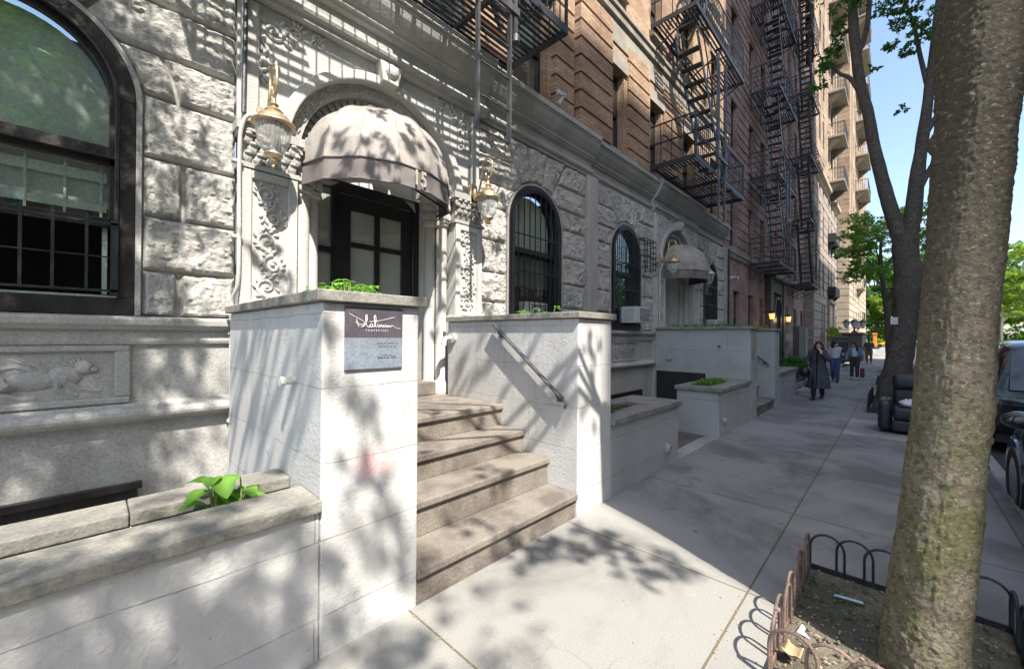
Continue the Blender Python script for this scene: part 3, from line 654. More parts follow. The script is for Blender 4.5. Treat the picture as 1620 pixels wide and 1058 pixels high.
def base_course(par, x0, x1, panels, y=4.46, relief=True):
    b = MB(); b.box(x0, x1, y, YW + .1, -.6, ZB)
    put('base_wall', b, MT['stone'], par)
    b = MB()
    b.prism([(4.5, 1.78), (4.40, 1.78), (4.39, 1.80), (4.35, 1.82), (4.345, 1.86), (4.35, 1.875), (4.5, 1.893)], x0, x1, 'yz')
    b.prism([(4.47, 1.66), (4.43, 1.665), (4.42, 1.69), (4.425, 1.72), (4.43, 1.78), (4.47, 1.78)], x0, x1, 'yz')
    b.prism([(4.47, 1.03), (4.43, 1.035)] + [(4.425 - .085 * math.sin(PI * i / 8), 1.05 + .12 * (1 - math.cos(PI * i / 8)) / 2) for i in range(9)] + [(4.44, 1.19), (4.47, 1.20)], x0, x1, 'yz')
    put('sill_course', b, MT['stone'], par, smooth=True, angle=25)
    for xa, xb, kind in panels:
        f = MB()
        f.box(xa - .09, xb + .09, y - .03, y, 1.61, 1.66); f.box(xa - .09, xb + .09, y - .03, y, 1.2, 1.25); f.box(xa - .09, xa, y - .03, y, 1.25, 1.61); f.box(xb, xb + .09, y - .03, y, 1.25, 1.61)
        p = put('panel_frame', f, MT['stone'], par, bevel=.01)
        c = MB(); zc = 1.43
        if kind == 'beast':
            for s, o in ((1, xb), (-1, xa)):
                X = lambda d: o - s * d
                Y = y + .014
                c.ell((X(.42), Y, zc - .03), (.15, .035, .075), 12, 8); c.ell((X(.26), Y, zc + .0), (.10, .04, .085), 12, 8)       # trunk, chest
                c.ell((X(.17), Y - .01, zc + .06), (.06, .04, .058), 10, 8); c.ell((X(.12), Y - .01, zc + .04), (.035, .03, .026), 8, 6)  # head, muzzle
                for k in range(7): a = .6 + k * .42; leaflet(c, X(.2) , zc + .06, Y, .085, .03, a if s > 0 else PI - a, .03)            # mane
                c.tube([(X(.25), Y, zc - .05), (X(.2), Y, zc - .10), (X(.09), Y, zc - .125)], [.035, .026, .022], 8); c.ell((X(.08), Y, zc - .128), (.03, .02, .016))
                c.tube([(X(.30), Y, zc - .05), (X(.3), Y, zc - .11), (X(.2), Y, zc - .15)], [.034, .026, .02], 8)
                c.tube([(X(.52), Y, zc - .04), (X(.58), Y, zc - .10), (X(.48), Y, zc - .15), (X(.40), Y, zc - .155)], [.06, .036, .024, .02], 8)
                for k in range(8):
                    a = 2.75 - k * .15; leaflet(c, X(.28 + .012 * k), zc + .03 - .01 * k, Y - .006, .30 - .022 * k, .036, (PI - a) if s < 0 else a, .018)
                c.tube([(X(.55 + .05 * k), Y, zc - .02 + .1 * math.sin(k * .55) * (1 if k < 6 else .6)) for k in range(10)], [.03 - .002 * k for k in range(10)], 7)
                spiral(c, X(.95), zc, Y, .09, 1.4, 1, .016, s); spiral(c, X(.70), zc + .09, Y, .055, 1.3, 2, .012, -s); spiral(c, X(.06), zc + .11, Y, .04, 1.2, 0, .010, s)
                rl = random.Random(17)
                for k in range(34): leaflet(c, X(rl.uniform(.4, 1.1)), zc + rl.uniform(-.14, .14), Y + .004, rl.uniform(.05, .11), rl.uniform(.02, .035), rl.uniform(0, 6.3), .016)
                for k in range(8): leaflet(c, X(rl.uniform(.02, .2)), zc + rl.choice((-.06, .12, -.15)) + rl.uniform(-.02, .02), Y + .006, .05, .02, rl.uniform(0, 6.3), .014)
        else: scrolls(c, xa + .03, xb - .03, 1.27, 1.6, y - .006, False, .018)
        put('carved_relief', c, MT['stone'], p, smooth=True)

def wall_holes(mb, x0, x1, z0, z1, holes, y, dep):
    xs = sorted({x0, x1, *[h[0] for h in holes], *[h[1] for h in holes]}); zs = sorted({z0, z1, *[h[2] for h in holes], *[h[3] for h in holes]})
    for i in range(len(xs) - 1):
        for j in range(len(zs) - 1):
            cx, cz = (xs[i] + xs[i+1]) / 2, (zs[j] + zs[j+1]) / 2
            if any(h[0] < cx < h[1] and h[2] < cz < h[3] for h in holes): continue
            mb.add([(xs[i], y, zs[j]), (xs[i+1], y, zs[j]), (xs[i+1], y, zs[j+1]), (xs[i], y, zs[j+1])], [(0, 1, 2, 3)])
    for a, b, c, d in holes:
        mb.add([(a,y,c),(b,y,c),(b,y,d),(a,y,d),(a,y+dep,c),(b,y+dep,c),(b,y+dep,d),(a,y+dep,d)], [(0,4,5,1),(1,5,6,2),(2,6,7,3),(3,7,4,0)])
    return mb
def sash_window(par, a, b, c, d, y, cur=0.5, light=False):
    f = MB(); t = .06; e = .003
    f.box(a+e, a+t, y, y+.09, c+e, d-e); f.box(b-t, b-e, y, y+.09, c+e, d-e); f.box(a+t, b-t, y, y+.09, c+e, c+t); f.box(a+t, b-t, y, y+.09, d-t, d-e)
    m = (c + d) / 2; f.box(a+t, b-t, y-.004, y+.07, m-.03, m+.03)
    w = put('window', f, MT['frame'], par)
    g = MB(); g.box(a+t-.01, b-t+.01, y+.03, y+.04, c+t-.01, m-.028); g.box(a+t-.01, b-t+.01, y+.015, y+.025, m+.028, d-t+.01); put('pane', g, MT['dglass'], w)
    k = MB(); k.box(a+t, b-t, y+.085, y+.09, c+t if cur > .9 else d - (d-c)*cur, d-t); put('curtain', k, MT['curtain'] if light else MT['shade'], w)
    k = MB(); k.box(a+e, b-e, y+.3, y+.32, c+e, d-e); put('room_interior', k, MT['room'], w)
    return w
def quoin_pier(mb, x0, x1, z0, z1, y, proud=.05, h=.33, gap=.045):
    z = z0
    while z + h <= z1: mb.box(x0, x1, y - proud, y - .002, z, z + h - gap); z += h

HOUSES = []
def stone_house(label, x0, x1, bays, dy, wins, beast):
    hs = thing('stone_house', label, 'house', ((x0 + x1) / 2, YW, 0))
    for kind, cx, a, b in bays:
        if kind == 'w':
            rk = MB(); bk = MB(); bay_blocks(rk, cx, a, b); bay_backing(bk, cx, a, b, .70, ZS, ZB, ZT, YW, YW + .22)
            put('stone_wall', bk, MT['stone'], hs); put('rock_facing', rk, MT['rock'], hs, smooth=True, angle=32)
        else: door_bay(hs, cx, a, b)
    c = MB(); cornice(c, x0, x1, dy); put('cornice', c, MT['stone'], hs)
    for kind, cx, a, b in bays:
        if kind == 'd': c = MB(); cornice(c, a - .05, b + .05, dy - .09); put('cornice_break', c, MT['stone'], hs)
        else:   # small moulding that rims each arch
            m = MB(); m.arch_band(cx, ZS, .70, .735, YW - .05, YW + .02); m.box(cx - .735, cx - .70, YW - .05, YW + .02, ZB + .004, ZS); m.box(cx + .70, cx + .735, YW - .05, YW + .02, ZB + .004, ZS); put('window_rim', m, MT['stone'], hs)
    return hs
h1 = stone_house('grey rock-faced stone ground floor with orange brick above, behind the steps with the sign', -3.4, 6.93,
    [('w', -.45, -1.9, .93), ('d', 2.43, .93, 3.93), ('w', 5.28, 3.93, 6.76)], 0, [], True)
h2 = stone_house('second stone and brick house, with the shaded awning and an air conditioner in its arch', 6.93, 15.7,
    [('w', 8.45, 7.08, 9.83), ('d', 11.3, 9.83, 12.77), ('w', 14.15, 12.77, 15.6)], .07, [], False)
base_course(h1, -3.4, .95, [(-1.06, .14, 'beast')]); base_course(h1, 3.91, 6.93, [(4.7, 5.86, 'scroll')])
base_course(h2, 6.93, 9.82, [(7.86, 8.9, 'scroll')]); base_course(h2, 12.78, 15.7, [(13.6, 14.7, 'scroll')])
for h, xa, xb in ((h1, 6.76, 7.08), (h2, 15.56, 15.74)):
    p = MB(); p.box(xa, xb, 4.37, YW + .1, -.5, 4.93); p.box(xa - .03, xb + .03, 4.35, YW + .1, ZB - .1, ZB + .02); put('corner_pilaster', p, MT['stone'], h, bevel=.01)
w1 = arched_window(h1, -.45, first=True)
arched_window(h1, 5.28, shade_z=2.6, lower_open=False)
w3 = arched_window(h2, 8.45, shade_z=3.5, lower_open=False); arched_window(h2, 14.15, shade_z=3.3, lower_open=False)
# basement window beside the planter
b = MB(); b.box(-1.3, .28, 4.42, 4.459, -.2, .55); wb = put('basement_window', b, MT['frame'], h1, bevel=.006)
b = MB(); b.box(-1.3, .30, 4.36, 4.42, .52, .57); put('basement_lintel', b, MT['frame'], wb)
b = MB(); b.box(7.6, 9.2, 4.42, 4.459, -.2, .50); put('basement_window', b, MT['frame'], h2, bevel=.006)

# upper brick storeys
def brick_storeys(h, x0, x1, wins, piers, string, y=4.46, z1=21.0):
    holes = []
    for (a, b) in wins:
        for k in range(4): holes.append((a, b, 5.80 + 3.5 * k, 7.62 + 3.5 * k))
    mb = MB(); wall_holes(mb, x0, x1, 5.70, z1, holes, y, .22); mb.add([(x0, y, 5.7), (x0, y + 6, 5.7), (x0, y + 6, z1), (x0, y, z1)], [(0, 1, 2, 3)]); mb.add([(x1, y, 5.7), (x1, y + 6, 5.7), (x1, y + 6, z1), (x1, y, z1)], [(0, 1, 2, 3)]); mb.add([(x0, y, z1), (x1, y, z1), (x1, y + 6, z1), (x0, y + 6, z1)], [(0, 1, 2, 3)])
    put('brick_wall', mb, MT['tan'], h)
    for i, hl in enumerate(holes):
        sash_window(h, *hl, y + .16, (.62, .95, .5, .8)[i % 4], i % 3 != 0)
    for a, b, pr in piers:
        q = MB(); quoin_pier(q, a, b, 5.72, 8.45, y, pr); put('brick_pier', q, MT['tan'], h, bevel=.004)
    s = MB()
    for zz in (8.62, 12.1, 15.6):
        s.prism([(y - .002, zz), (y - .09, zz + .03), (y - .10, zz + .16), (y - .14, zz + .19), (y - .14, zz + .27), (y - .002, zz + .33)], x0, x1, 'yz')
    s.box(x0, x1, y - .03, y - .001, 8.14, 8.62)
    for a, b in wins:
        for k in range(4): s.box(a - .12, b + .12, y - .055, y - .003, 7.63 + 3.5 * k, 7.93 + 3.5 * k); s.box(a - .06, b + .06, y - .10, y + .02, 5.725 + 3.5 * k, 5.795 + 3.5 * k)
    put('stone_trim', s, MT['sill'], h)
brick_storeys(h1, -3.4, 6.93, [(-.9, 0), (1.05, 1.85), (2.95, 3.8), (4.65, 5.52)], [(5.62, 6.18, .12), (6.28, 6.93, .2), (3.9, 4.6, .05)], 0)
brick_storeys(h2, 6.935, 15.7, [(7.52, 8.27), (9.6, 10.25), (11.7, 12.5), (14.1, 14.85)], [(6.94, 7.44, .2), (8.42, 9.5, .05), (10.35, 11.6, .05), (12.6, 13.95, .05), (15.0, 15.7, .05)], 0)

# ------------------------------------------------------------------ door, steps
def front_door(par, cx):
    y = YW + .33; z0, z1 = 1.16, 3.60
    f = MB(); f.box(cx - .74, cx - .69, y, y + .1, z0, z1); f.box(cx - .45, cx - .38, y, y + .1, z0, z1); f.box(cx + .64, cx + .74, y, y + .1, z0, z1); f.box(cx - .38, cx + .64, y, y + .1, 3.45, z1); f.box(cx - .69, cx - .45, y, y + .1, 3.5, z1); f.box(cx - .69, cx - .45, y + .01, y + .09, 2.72, 2.79); f.box(cx - .69, cx - .45, y + .01, y + .09, z0, 1.4)
    fr = put('door_frame', f, MT['door'], par, bevel=.005)
    g = MB(); g.box(cx - .69, cx - .45, y + .05, y + .056, 1.4, 2.72); g.box(cx - .69, cx - .45, y + .05, y + .056, 2.79, 3.5); put('sidelight', g, MT['glass'], fr); g = MB(); g.box(cx - .69, cx - .45, y + .062, y + .066, 1.4, 3.5); put('sidelight_brightener', g, MT['pane_brightener'], fr)  # last sheet is added to brighten the sidelight in place of reflections
    d = MB(); a, b = cx - .375, cx + .635
    for (u0, u1) in ((a, a + .15), (b - .15, b), ((a + b) / 2 - .03, (a + b) / 2 + .03)): d.box(u0, u1, y + .02, y + .075, z0 + .01, 3.44)
    for (q0, q1) in ((z0 + .01, 1.5), (3.28, 3.44), (2.83, 2.89), (2.10, 2.16)):
        d.box(a + .15, (a + b) / 2 - .03, y + .021, y + .074, q0, q1); d.box((a + b) / 2 + .03, b - .15, y + .021, y + .074, q0, q1)
    dr = put('door', d, MT['door'], par)
    g = MB(); g.box(a + .14, b - .14, y + .045, y + .052, 1.49, 3.29); put('door_pane', g, MT['glass'], dr); g = MB(); g.box(a + .14, b - .14, y + .056, y + .06, 1.49, 3.29); put('door_brightener', g, MT['pane_brightener'], dr)  # added pale sheet behind the pane imitates the reflected street light
    g = MB(); g.tube([(a + .07, y + .02, 2.42), (a + .07, y - .05, 2.42), (a + .07, y - .055, 2.40), (a + .07, y - .055, 2.1), (a + .07, y + .02, 2.1)], .012, 8); put('door_handle', g, MT['ironw'], dr, smooth=True)
    g = MB(); g.box(a - .3, b + .1, y + .5, y + .55, 1.1, 3.6); put('hall_wall', g, MT['stone'], fr)
    g = MB(); g.box(cx - .74, cx + .74, YW + .2, y + .2, 1.0, 1.155); put('threshold', g, MT['step'], par)
front_door(h1, 2.43)
# second doorway: dark recess with panelled inner wall
c = MB(); c.box(10.56, 11.2, 5.0, 5.06, 1.1, 3.62); put('door_recess', c, MT['door'], h2)
c = MB()
for k in range(5): c.box(11.22 + k * .17, 11.37 + k * .17, 4.94 - .0 * k, 5.05, 1.1, 3.62)
put('ribbed_panel', c, MT['white'], h2, bevel=.01)

def stoop(label, L0, L1, R0, R1, mw, shrink=0):
    t = thing('stoop', label, 'front steps', ((L0 + R1) / 2, YF, 0))
    yb = 4.33
    for a, b in ((L0, L1), (R0, R1)):
        w = put('cheek_wall', MB().box(a, b, YF, yb, -.5, 1.93), mw, t, bevel=.012, seg=2)
        c = MB(); o = .04; e = .16; z0, z1 = 1.932, 1.995
        c.box(a - o, b + o, YF - o, YF + e, z0, z1); c.box(a - o, a + e, YF + e, yb, z0, z1); c.box(b - e, b + o, YF + e, yb, z0, z1)
        put('coping', c, MT['bluestone'], t, bevel=.006)
        c = MB(); c.grid(lambda s, q: (a + e - .005 + s * (b - a - 2*e + .01), YF + e - .005 + q * (yb - YF - e), 1.965 + .02 * nz((s * 5, q * 14, a))), 10, 30); put('planting_soil', c, MT['soil'], t)
    S_ = [(.22, YF - .01, .02), (.50, 2.59, 0), (.73, 2.93, 0), (.97, 3.27, 0)]
    x0, x1 = L1 + .002, R0 - .002
    prev = 0
    for i, (z, y, o) in enumerate(S_):
        yn = S_[i + 1][1] + .05 if i < 3 else 4.72
        r = MB(); r.box(x0 + .0, x1, y + .035, yn + .04, prev - (.2 if i == 0 else -.001), z - .062); ri = put('riser', r, MT['step'], t, bevel=.004)
        m = MB(); m.box(x0, x1, y, yn, z - .06, z); put('tread', m, MT['bluestone'] if False else MT['step'], t, bevel=.012, seg=2); prev = z
    m = MB(); m.box(x0 + .12, x1 - .12, 4.42, 4.72, .972, 1.14); put('door_step', m, MT['step'], t, bevel=.01)
    return t
def wall_rail(par, x, s, ya, za, yb, zb):
    m = MB(); d = .055 * s
    P = [(x + d + .0, ya, za), (x + d, yb, zb)]
    m.bar(P[0], P[1], .05, .02); 
    m.tube([P[1], (x + d, yb - .045, zb - .05), (x + d, yb - .03, zb - .085), (x + d * .5, yb - .01, zb - .075), (x, yb, zb - .07)], .013, 8)
    for q in (.09, .93):
        y = ya + (yb - ya) * q; z = za + (zb - za) * q
        m.tube([(x + d, y, z - .005), (x + d, y, z - .04), (x + d * .5, y, z - .06), (x, y, z - .06)], .011, 7); m.lathe((0, 0, 0), [(0, 0)], 3) if False else None
        m.box(min(x, x + s * .008), max(x, x + s * .008), y - .035, y + .035, z - .095, z - .03)
    return put('handrail', m, MT['rail'], par, bevel=.003)
st1 = stoop('white painted stoop with stone steps, the nearest, under the awning with number 15', .87, 1.48, 3.30, 3.93, MT['wall'])
wall_rail(st1, 3.30, -1, 3.40, 1.89, 2.40, 1.13); wall_rail(st1, 1.48, 1, 3.40, 1.89, 2.40, 1.13)
c = MB(); c.lathe((0, 0, 0), [(.022, 0), (.022, .06), (.029, .06), (.029, .085), (.018, .085)], 16); xform(c, lambda p: Vector((.87 - p.z, 2.66 + p.x, 1.47 + p.y))); put('drain_spout', c, MT['white'], st1, smooth=True)
c = MB(); c.tube([(3.29, 4.22, 1.72), (3.20, 4.22, 1.72), (3.16, 4.22, 1.70), (3.15, 4.22, 1.62)], .035, 12); c.tube([(3.30, 4.2, 1.72), (3.26, 4.2, 1.72)], .06, 12); put('overflow_elbow', c, MT['conduit'], st1, smooth=True)
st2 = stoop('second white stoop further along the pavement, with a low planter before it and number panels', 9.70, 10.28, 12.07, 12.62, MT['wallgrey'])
wall_rail(st2, 12.07, -1, 3.2, 1.7, 2.42, 1.12)
c = MB(); c.box(9.88, 10.1, YF - .012, YF - .002, 1.52, 1.83); c.box(9.9, 10.08, YF - .014, YF - .012, 1.30, 1.48); put('number_panel', c, MT['sill'], st2)
c = MB(); c.box(9.66, 9.70, 3.92, 4.06, 1.20, 1.33); put('electric_box', c, MT['gplast'], st2, bevel=.01)
c = MB(); c.tube([(9.70, 2.86, 1.55), (9.63, 2.86, 1.55)], .022, 10); put('drain_spout', c, MT['iron'], st2, smooth=True)
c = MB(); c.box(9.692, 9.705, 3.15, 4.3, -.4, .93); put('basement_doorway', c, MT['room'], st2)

# ------------------------------------------------------------------ planters
def soilgrid(mb, x0, x1, y0, y1, z, a=.03):
    n = int((x1 - x0) / .06) + 2
    return mb.grid(lambda s, q: (x0 + s * (x1 - x0), y0 + q * (y1 - y0), z + a * nz((s * (x1 - x0) * 7, q * 5, z)) + a * .6 * nz((s * (x1 - x0) * 23, q * 13, z))), n, 8)
p1 = thing('planter_box', 'long white planter wall with two stone copings at the lower left', 'planter', (-1.2, 2.6, 0))
put('front_wall', MB().box(-3.6, .868, YF, YF + .2, -.5, .80), MT['wall'], p1, bevel=.01)
put('back_wall', MB().box(-3.6, .868, 2.74, 2.93, -.5, .80), MT['wall'], p1, bevel=.01)
c = MB(); c.box(-1.35, .866, YF - .035, 2.53, .802, .868); c.box(-3.6, -1.354, YF - .035, 2.53, .802, .868); put('outer_coping', c, MT['bluestone'], p1, bevel=.008, seg=2)
c = MB(); c.box(.145, .865, 2.72, 2.96, .802, .872); c.box(-3.6, .141, 2.72, 2.96, .802, .87); put('inner_coping', c, MT['bluestone'], p1, bevel=.008, seg=2)
put('soil', soilgrid(MB(), -3.6, .866, YF + .2, 2.74, .76), MT['soil'], p1, smooth=True)
c = MB(); rr = random.Random(2)
for k in range(60):
    x, y = rr.uniform(.3, .85), rr.uniform(2.54, 2.71); s = rr.uniform(.008, .022); c.ell((x, y, .765 + .09 * max(0, (x - .55))), (s, s * .8, s * .6), 5, 4)
put('gravel', c, MT['sill'], p1)
def box_planter(label, x0, x1, y1, hole, mw, grow=None):
    t = thing('planter_box', label, 'planter', ((x0 + x1) / 2, YF, 0))
    put('planter_wall', MB().box(x0, x1, YF + .003, y1, -.5, .78), mw, t, bevel=.012)
    a, b, c0, c1 = hole; o = .04; c = MB(); z0, z1 = .782, .852
    X0, X1, Y0, Y1 = x0 + (.003 if x0 in (3.93, 12.62) else -o), x1 - (.003 if x1 == 9.70 else -o), YF - o, y1 + .03
    c.box(X0, X1, Y0, c0, z0, z1); c.box(X0, X1, c1, Y1, z0, z1); c.box(X0, a, c0, c1, z0, z1); c.box(b, X1, c0, c1, z0, z1)
    put('coping', c, MT['bluestone'], t, bevel=.008, seg=2)
    put('soil', soilgrid(MB(), a, b, c0, c1, .80), MT['soil'], t, smooth=True)
    return t
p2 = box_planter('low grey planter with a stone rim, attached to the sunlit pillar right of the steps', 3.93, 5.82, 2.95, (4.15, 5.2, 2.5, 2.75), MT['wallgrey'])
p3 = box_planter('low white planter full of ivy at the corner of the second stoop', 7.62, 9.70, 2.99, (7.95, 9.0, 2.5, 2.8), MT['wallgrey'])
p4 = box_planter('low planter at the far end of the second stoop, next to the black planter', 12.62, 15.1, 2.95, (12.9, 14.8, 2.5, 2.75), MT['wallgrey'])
for p, x in ((p2, 5.42), (p3, 7.95)):
    c = MB(); c.lathe((0, 0, 0), [(.035, -.03), (.068, -.03), (.068, .012), (.05, .02), (.04, .05), (.036, .05), (.034, .02)], 18); xform(c, lambda q: Vector((x + q.x, YF - q.z, .24 + q.y * 1.15))); put('pipe_cap', c, MT['gplast'], p, smooth=True)

# ------------------------------------------------------------------ fire escapes
def platform(par, x0, x1, yf, z, hole=None, rail='vert', h=.95, yb=4.40, ends=True, brackets=True):
    m = MB(); t = .11 if rail == 'vert' else .10
    m.box(x0, x1, yf, yf + .02, z - t, z); m.box(x0, x0 + .02, yf + .02, yb, z - t, z); m.box(x1 - .02, x1, yf + .02, yb, z - t, z); m.box(x0 + .02, x1 - .02, yb - .03, yb, z - .06, z)
    y = yf + .05
    while y < yb - .05:
        segs = [(x0 + .02, x1 - .02)]
        if hole and hole[2] < y < hole[3]: segs = [(x0 + .02, hole[0]), (hole[1], x1 - .02)]
        for a, b in segs:
            if b - a > .02: m.box(a, b, y, y + .040, z - .018, z - .006)
        y += .081
    n = max(3, int((x1 - x0) / .95))
    for i in range(1, n):
        x = x0 + (x1 - x0) * i / n; 
        if hole and hole[0] < x < hole[1]: m.box(x - .025, x + .025, yf + .02, hole[2], z - .08, z - .021); m.box(x - .025, x + .025, hole[3], yb, z - .08, z - .021)
        else: m.box(x - .025, x + .025, yf + .021, yb, z - .08, z - .021)
    p = put('platform', m, MT['iron'], par)
    if brackets:
        for x in (x0 + .12, (x0 + x1) / 2, x1 - .12):
            b = MB(); b.bar((x, yf + .05, z - .12), (x, yb + .0, z - .62), .03); b.bar((x, yb, z - .12), (x, yb, z - .64), .035); put('bracket', b, MT['iron'], p)
    r = MB()
    if rail == 'vert':
        for zz in (h, .5): r.bar((x0, yf + .02, z + zz), (x1, yf + .02, z + zz), .022, .026)
        for xx in (x0 + .02, x1 - .02):
            for zz in (h, .5): r.bar((xx, yf, z + zz), (xx, yb, z + zz), .03, .03)
            for k in range(4): yy = yf + .02 + (yb - yf) * k / 4; r.bar((xx, yy, z), (xx, yy, z + h), .018)
        k = 0; x = x0 + .1
        while x < x1: r.bar((x, yf + .02, z), (x, yf + .02, z + h), .013); x += .135
        for x in (x0 + .02, (x0 + x1) / 2, x1 - .02): r.bar((x, yf + .02, z - .02), (x, yf + .02, z + h), .035)
    else:
        rad = .28
        def path(zz):
            P = [(x0, yb, z + zz)]
            for cx, a0 in ((x0 + rad, PI), (x1 - rad, 1.5 * PI)):
                for k in range(6): a = a0 + PI / 2 * k / 5; P.append((cx + rad * math.cos(a), yf + rad + rad * math.sin(a), z + zz))
            P.append((x1, yb, z + zz)); return P
        for k in range(5): r.tube(path(h * (k + 1) / 5), .010 if k < 4 else .018, 5)
        for x in np.linspace(x0 + rad, x1 - rad, 6): r.bar((x, yf + .01, z - .02), (x, yf + .01, z + h), .022)
        for y2 in (yf + rad, (yf + yb) / 2, yb - .05):
            for xx in (x0, x1): r.bar((xx, y2, z - .02), (xx, y2, z + h), .022)
    put('railing', r, MT['iron'], p)
    return p
def stair(par, xa, za, xb, zb, y0, y1, n=10):
    m = MB()
    for y in (y0, y1): m.bar((xa, y, za), (xb, y, zb), .025, .12)
    s = put('stair', m, MT['ironw'], par)
    for i in range(1, n):
        t = MB(); x = xa + (xb - xa) * i / n; z = za + (zb - za) * i / n; t.box(x - .10, x + .10, y0 + .015, y1 - .015, z - .012, z + .012); t.box(x - .10, x - .09, y0 + .016, y1 - .016, z - .035, z - .012); put('tread', t, MT['iron'], s)
    r = MB()
    for y in (y0, y1):
        r.bar((xa, y, za + .8), (xb, y, zb + .8), .025)
        for q in (.02, .33, .66, .98): x = xa + (xb - xa) * q; z = za + (zb - za) * q; r.bar((x, y, z), (x, y, z + .8), .022)
    put('stair_rail', r, MT['iron'], s)
def drop_ladder(par, x0, x1, y, z0, z1, mt='ironw'):
    m = MB()
    for x in (x0, x1): m.bar((x, y, z0), (x, y, z1), .03, .05)
    z = z0 + .02
    while z < z1: m.tube([(x0, y, z), (x1, y, z)], .013, 6); z += .36
    l = put('drop_ladder', m, MT[mt], par)
    m = MB(); m.box(x0 - .10, x0 - .05, y - .03, y + .03, z0 + 1.35, z1 + .3); m.box(x1 + .05, x1 + .10, y - .03, y + .03, z0 + 1.15, z1 + .3); m.box(x0 - .12, x1 + .12, y - .05, y - .02, z0 + 1.5, z0 + 1.58); m.box(x0 - .12, x1 + .12, y + .04, y + .06, z0 + 1.55, z0 + 1.63); put('ladder_guide', m, MT[mt], l)
G = 'fire escapes on the brick fronts'
fe = thing('fire_escape', 'fire escape balcony with a hanging drop ladder over the nearest doorway', 'fire escape', (2.43, 4.4, 5.95), 0, G)
platform(fe, .15, 4.46, 3.24, 5.95, (1.2, 2.3, 3.4, 3.9), brackets=False); drop_ladder(fe, 2.80, 3.28, 3.20, 3.93, 7.2); stair(fe, 3.9, 5.97, 1.6, 9.38, 3.45, 3.95); platform(fe, .15, 4.46, 3.24, 9.45, (1.2, 2.3, 3.4, 3.9))
c = MB(); c.lathe((2.73, 3.17, 5.35), [(.02, -.05), (.045, -.04), (.045, .04), (.02, .05)], 12); c.lathe((3.35, 3.17, 5.15), [(.02, -.05), (.045, -.04), (.045, .04), (.02, .05)], 12); put('pulley', c, MT['ironw'], fe, smooth=True)
fe2 = thing('fire_escape', 'fire escape with long ladder rails above the second dark awning, on orange brick', 'fire escape', (11.5, 4.4, 5.95), 0, G)
platform(fe2, 9.5, 13.5, 3.32, 5.95, (10.1, 11.0, 3.6, 4.1), brackets=False); platform(fe2, 9.5, 13.5, 3.32, 9.45, (10.0, 12.6, 3.55, 4.15)); platform(fe2, 9.5, 13.5, 3.32, 12.95, (10.0, 12.6, 3.55, 4.15))
stair(fe2, 12.7, 5.97, 10.4, 9.40, 3.62, 4.14, 11); stair(fe2, 10.4, 9.47, 12.7, 12.9, 3.62, 4.14, 11); drop_ladder(fe2, 10.95, 11.42, 3.27, 4.75, 8.6)
def tower(label, x0, x1, zs, flip):
    t = thing('fire_escape', label, 'fire escape', ((x0 + x1) / 2, 4.4, zs[0]), 0, G)
    for i, z in enumerate(zs):
        platform(t, x0, x1, 3.36, z, None if i == 0 else (x0 + .8, x1 - .8, 3.55, 4.1), 'round', 1.0)
        if i < len(zs) - 1:
            xa, xb = (x1 - .7, x0 + .9); stair(t, xa, z + .02, xb, zs[i + 1] - .03, 3.6, 4.1, 13)
    drop_ladder(t, x0 + 1.2, x0 + 1.65, 3.30, zs[0] + .3, zs[0] + 3.3)
tower('dark fire escape stack with rounded railings above the lit doorway of the purple brick house', 18.74, 22.35, [4.80, 8.30, 11.80, 15.35, 18.9], 0)
tower('furthest fire escape stack, at the edge of the purple brick, narrow rounded balconies', 26.75, 29.9, [4.72, 8.22, 11.68, 15.15, 18.7, 22.2], 1)

# ------------------------------------------------------------------ purple brick house
h3 = thing('brick_house', 'purple-red brick apartment house with two fire escapes and a dark arched doorway', 'house', (24.3, YW, 0))
x0, x1 = 15.745, 33.0
colx = [(16.4, 17.25), (18.95, 19.75), (20.9, 21.7), (23.9, 24.7), (27.0, 27.8), (29.2, 30.0), (31.6, 32.3)]
holes = [(a, b, 5.15 + 3.52 * k, 7.15 + 3.52 * k) for a, b in colx for k in range(6)] + [(16.9, 17.75, 1.55, 3.55), (19.0, 19.85, 1.55, 3.55), (20.9, 21.6, 1.55, 3.55), (26.7, 27.5, 1.55, 3.5), (29.2, 30.1, 1.55, 3.5), (31.6, 32.3, 1.55, 3.5)]
m = MB(); wall_holes(m, x0, x1, -.5, 27, holes, YW, .22); m.add([(x0, YW, 27), (x1, YW, 27), (x1, YW + 8, 27), (x0, YW + 8, 27)], [(0, 1, 2, 3)]); m.add([(x0, YW, 21), (x0, YW + 8, 21), (x0, YW + 8, 27), (x0, YW, 27)], [(0, 1, 2, 3)])
put('brick_wall', m, MT['purple'], h3)
for i, hl in enumerate(holes): sash_window(h3, *hl, YW + .14, (.3, .55, .95, .4)[i % 4], i % 3 == 0)
m = MB(); m.prism([(4.498, 4.72), (4.44, 4.74), (4.42, 4.86), (4.38, 4.9), (4.38, 5.02), (4.498, 5.06)], x0, x1, 'yz')
put('stone_course', m, MT['sill'], h3)
for a, b, c0, c1 in holes: m = MB(); m.box(a - .07, b + .07, YW - .06, YW + .03, c0 - .10, c0 - .003); put('window_sill', m, MT['sill'], h3)
m = MB()
z = 5.3
while z < 26:
    segs = []; xs = x0
    for a, b, c0, c1 in sorted([h for h in holes if h[2] < z + .1 and h[3] > z]): segs.append((xs, a - .02)); xs = b + .02
    segs.append((xs, x1))
    for a, b in segs:
        if b > a: m.box(a, b, YW - .022, YW - .002, z, z + .29)
    z += .36
put('brick_bands', m, MT['purple'], h3)
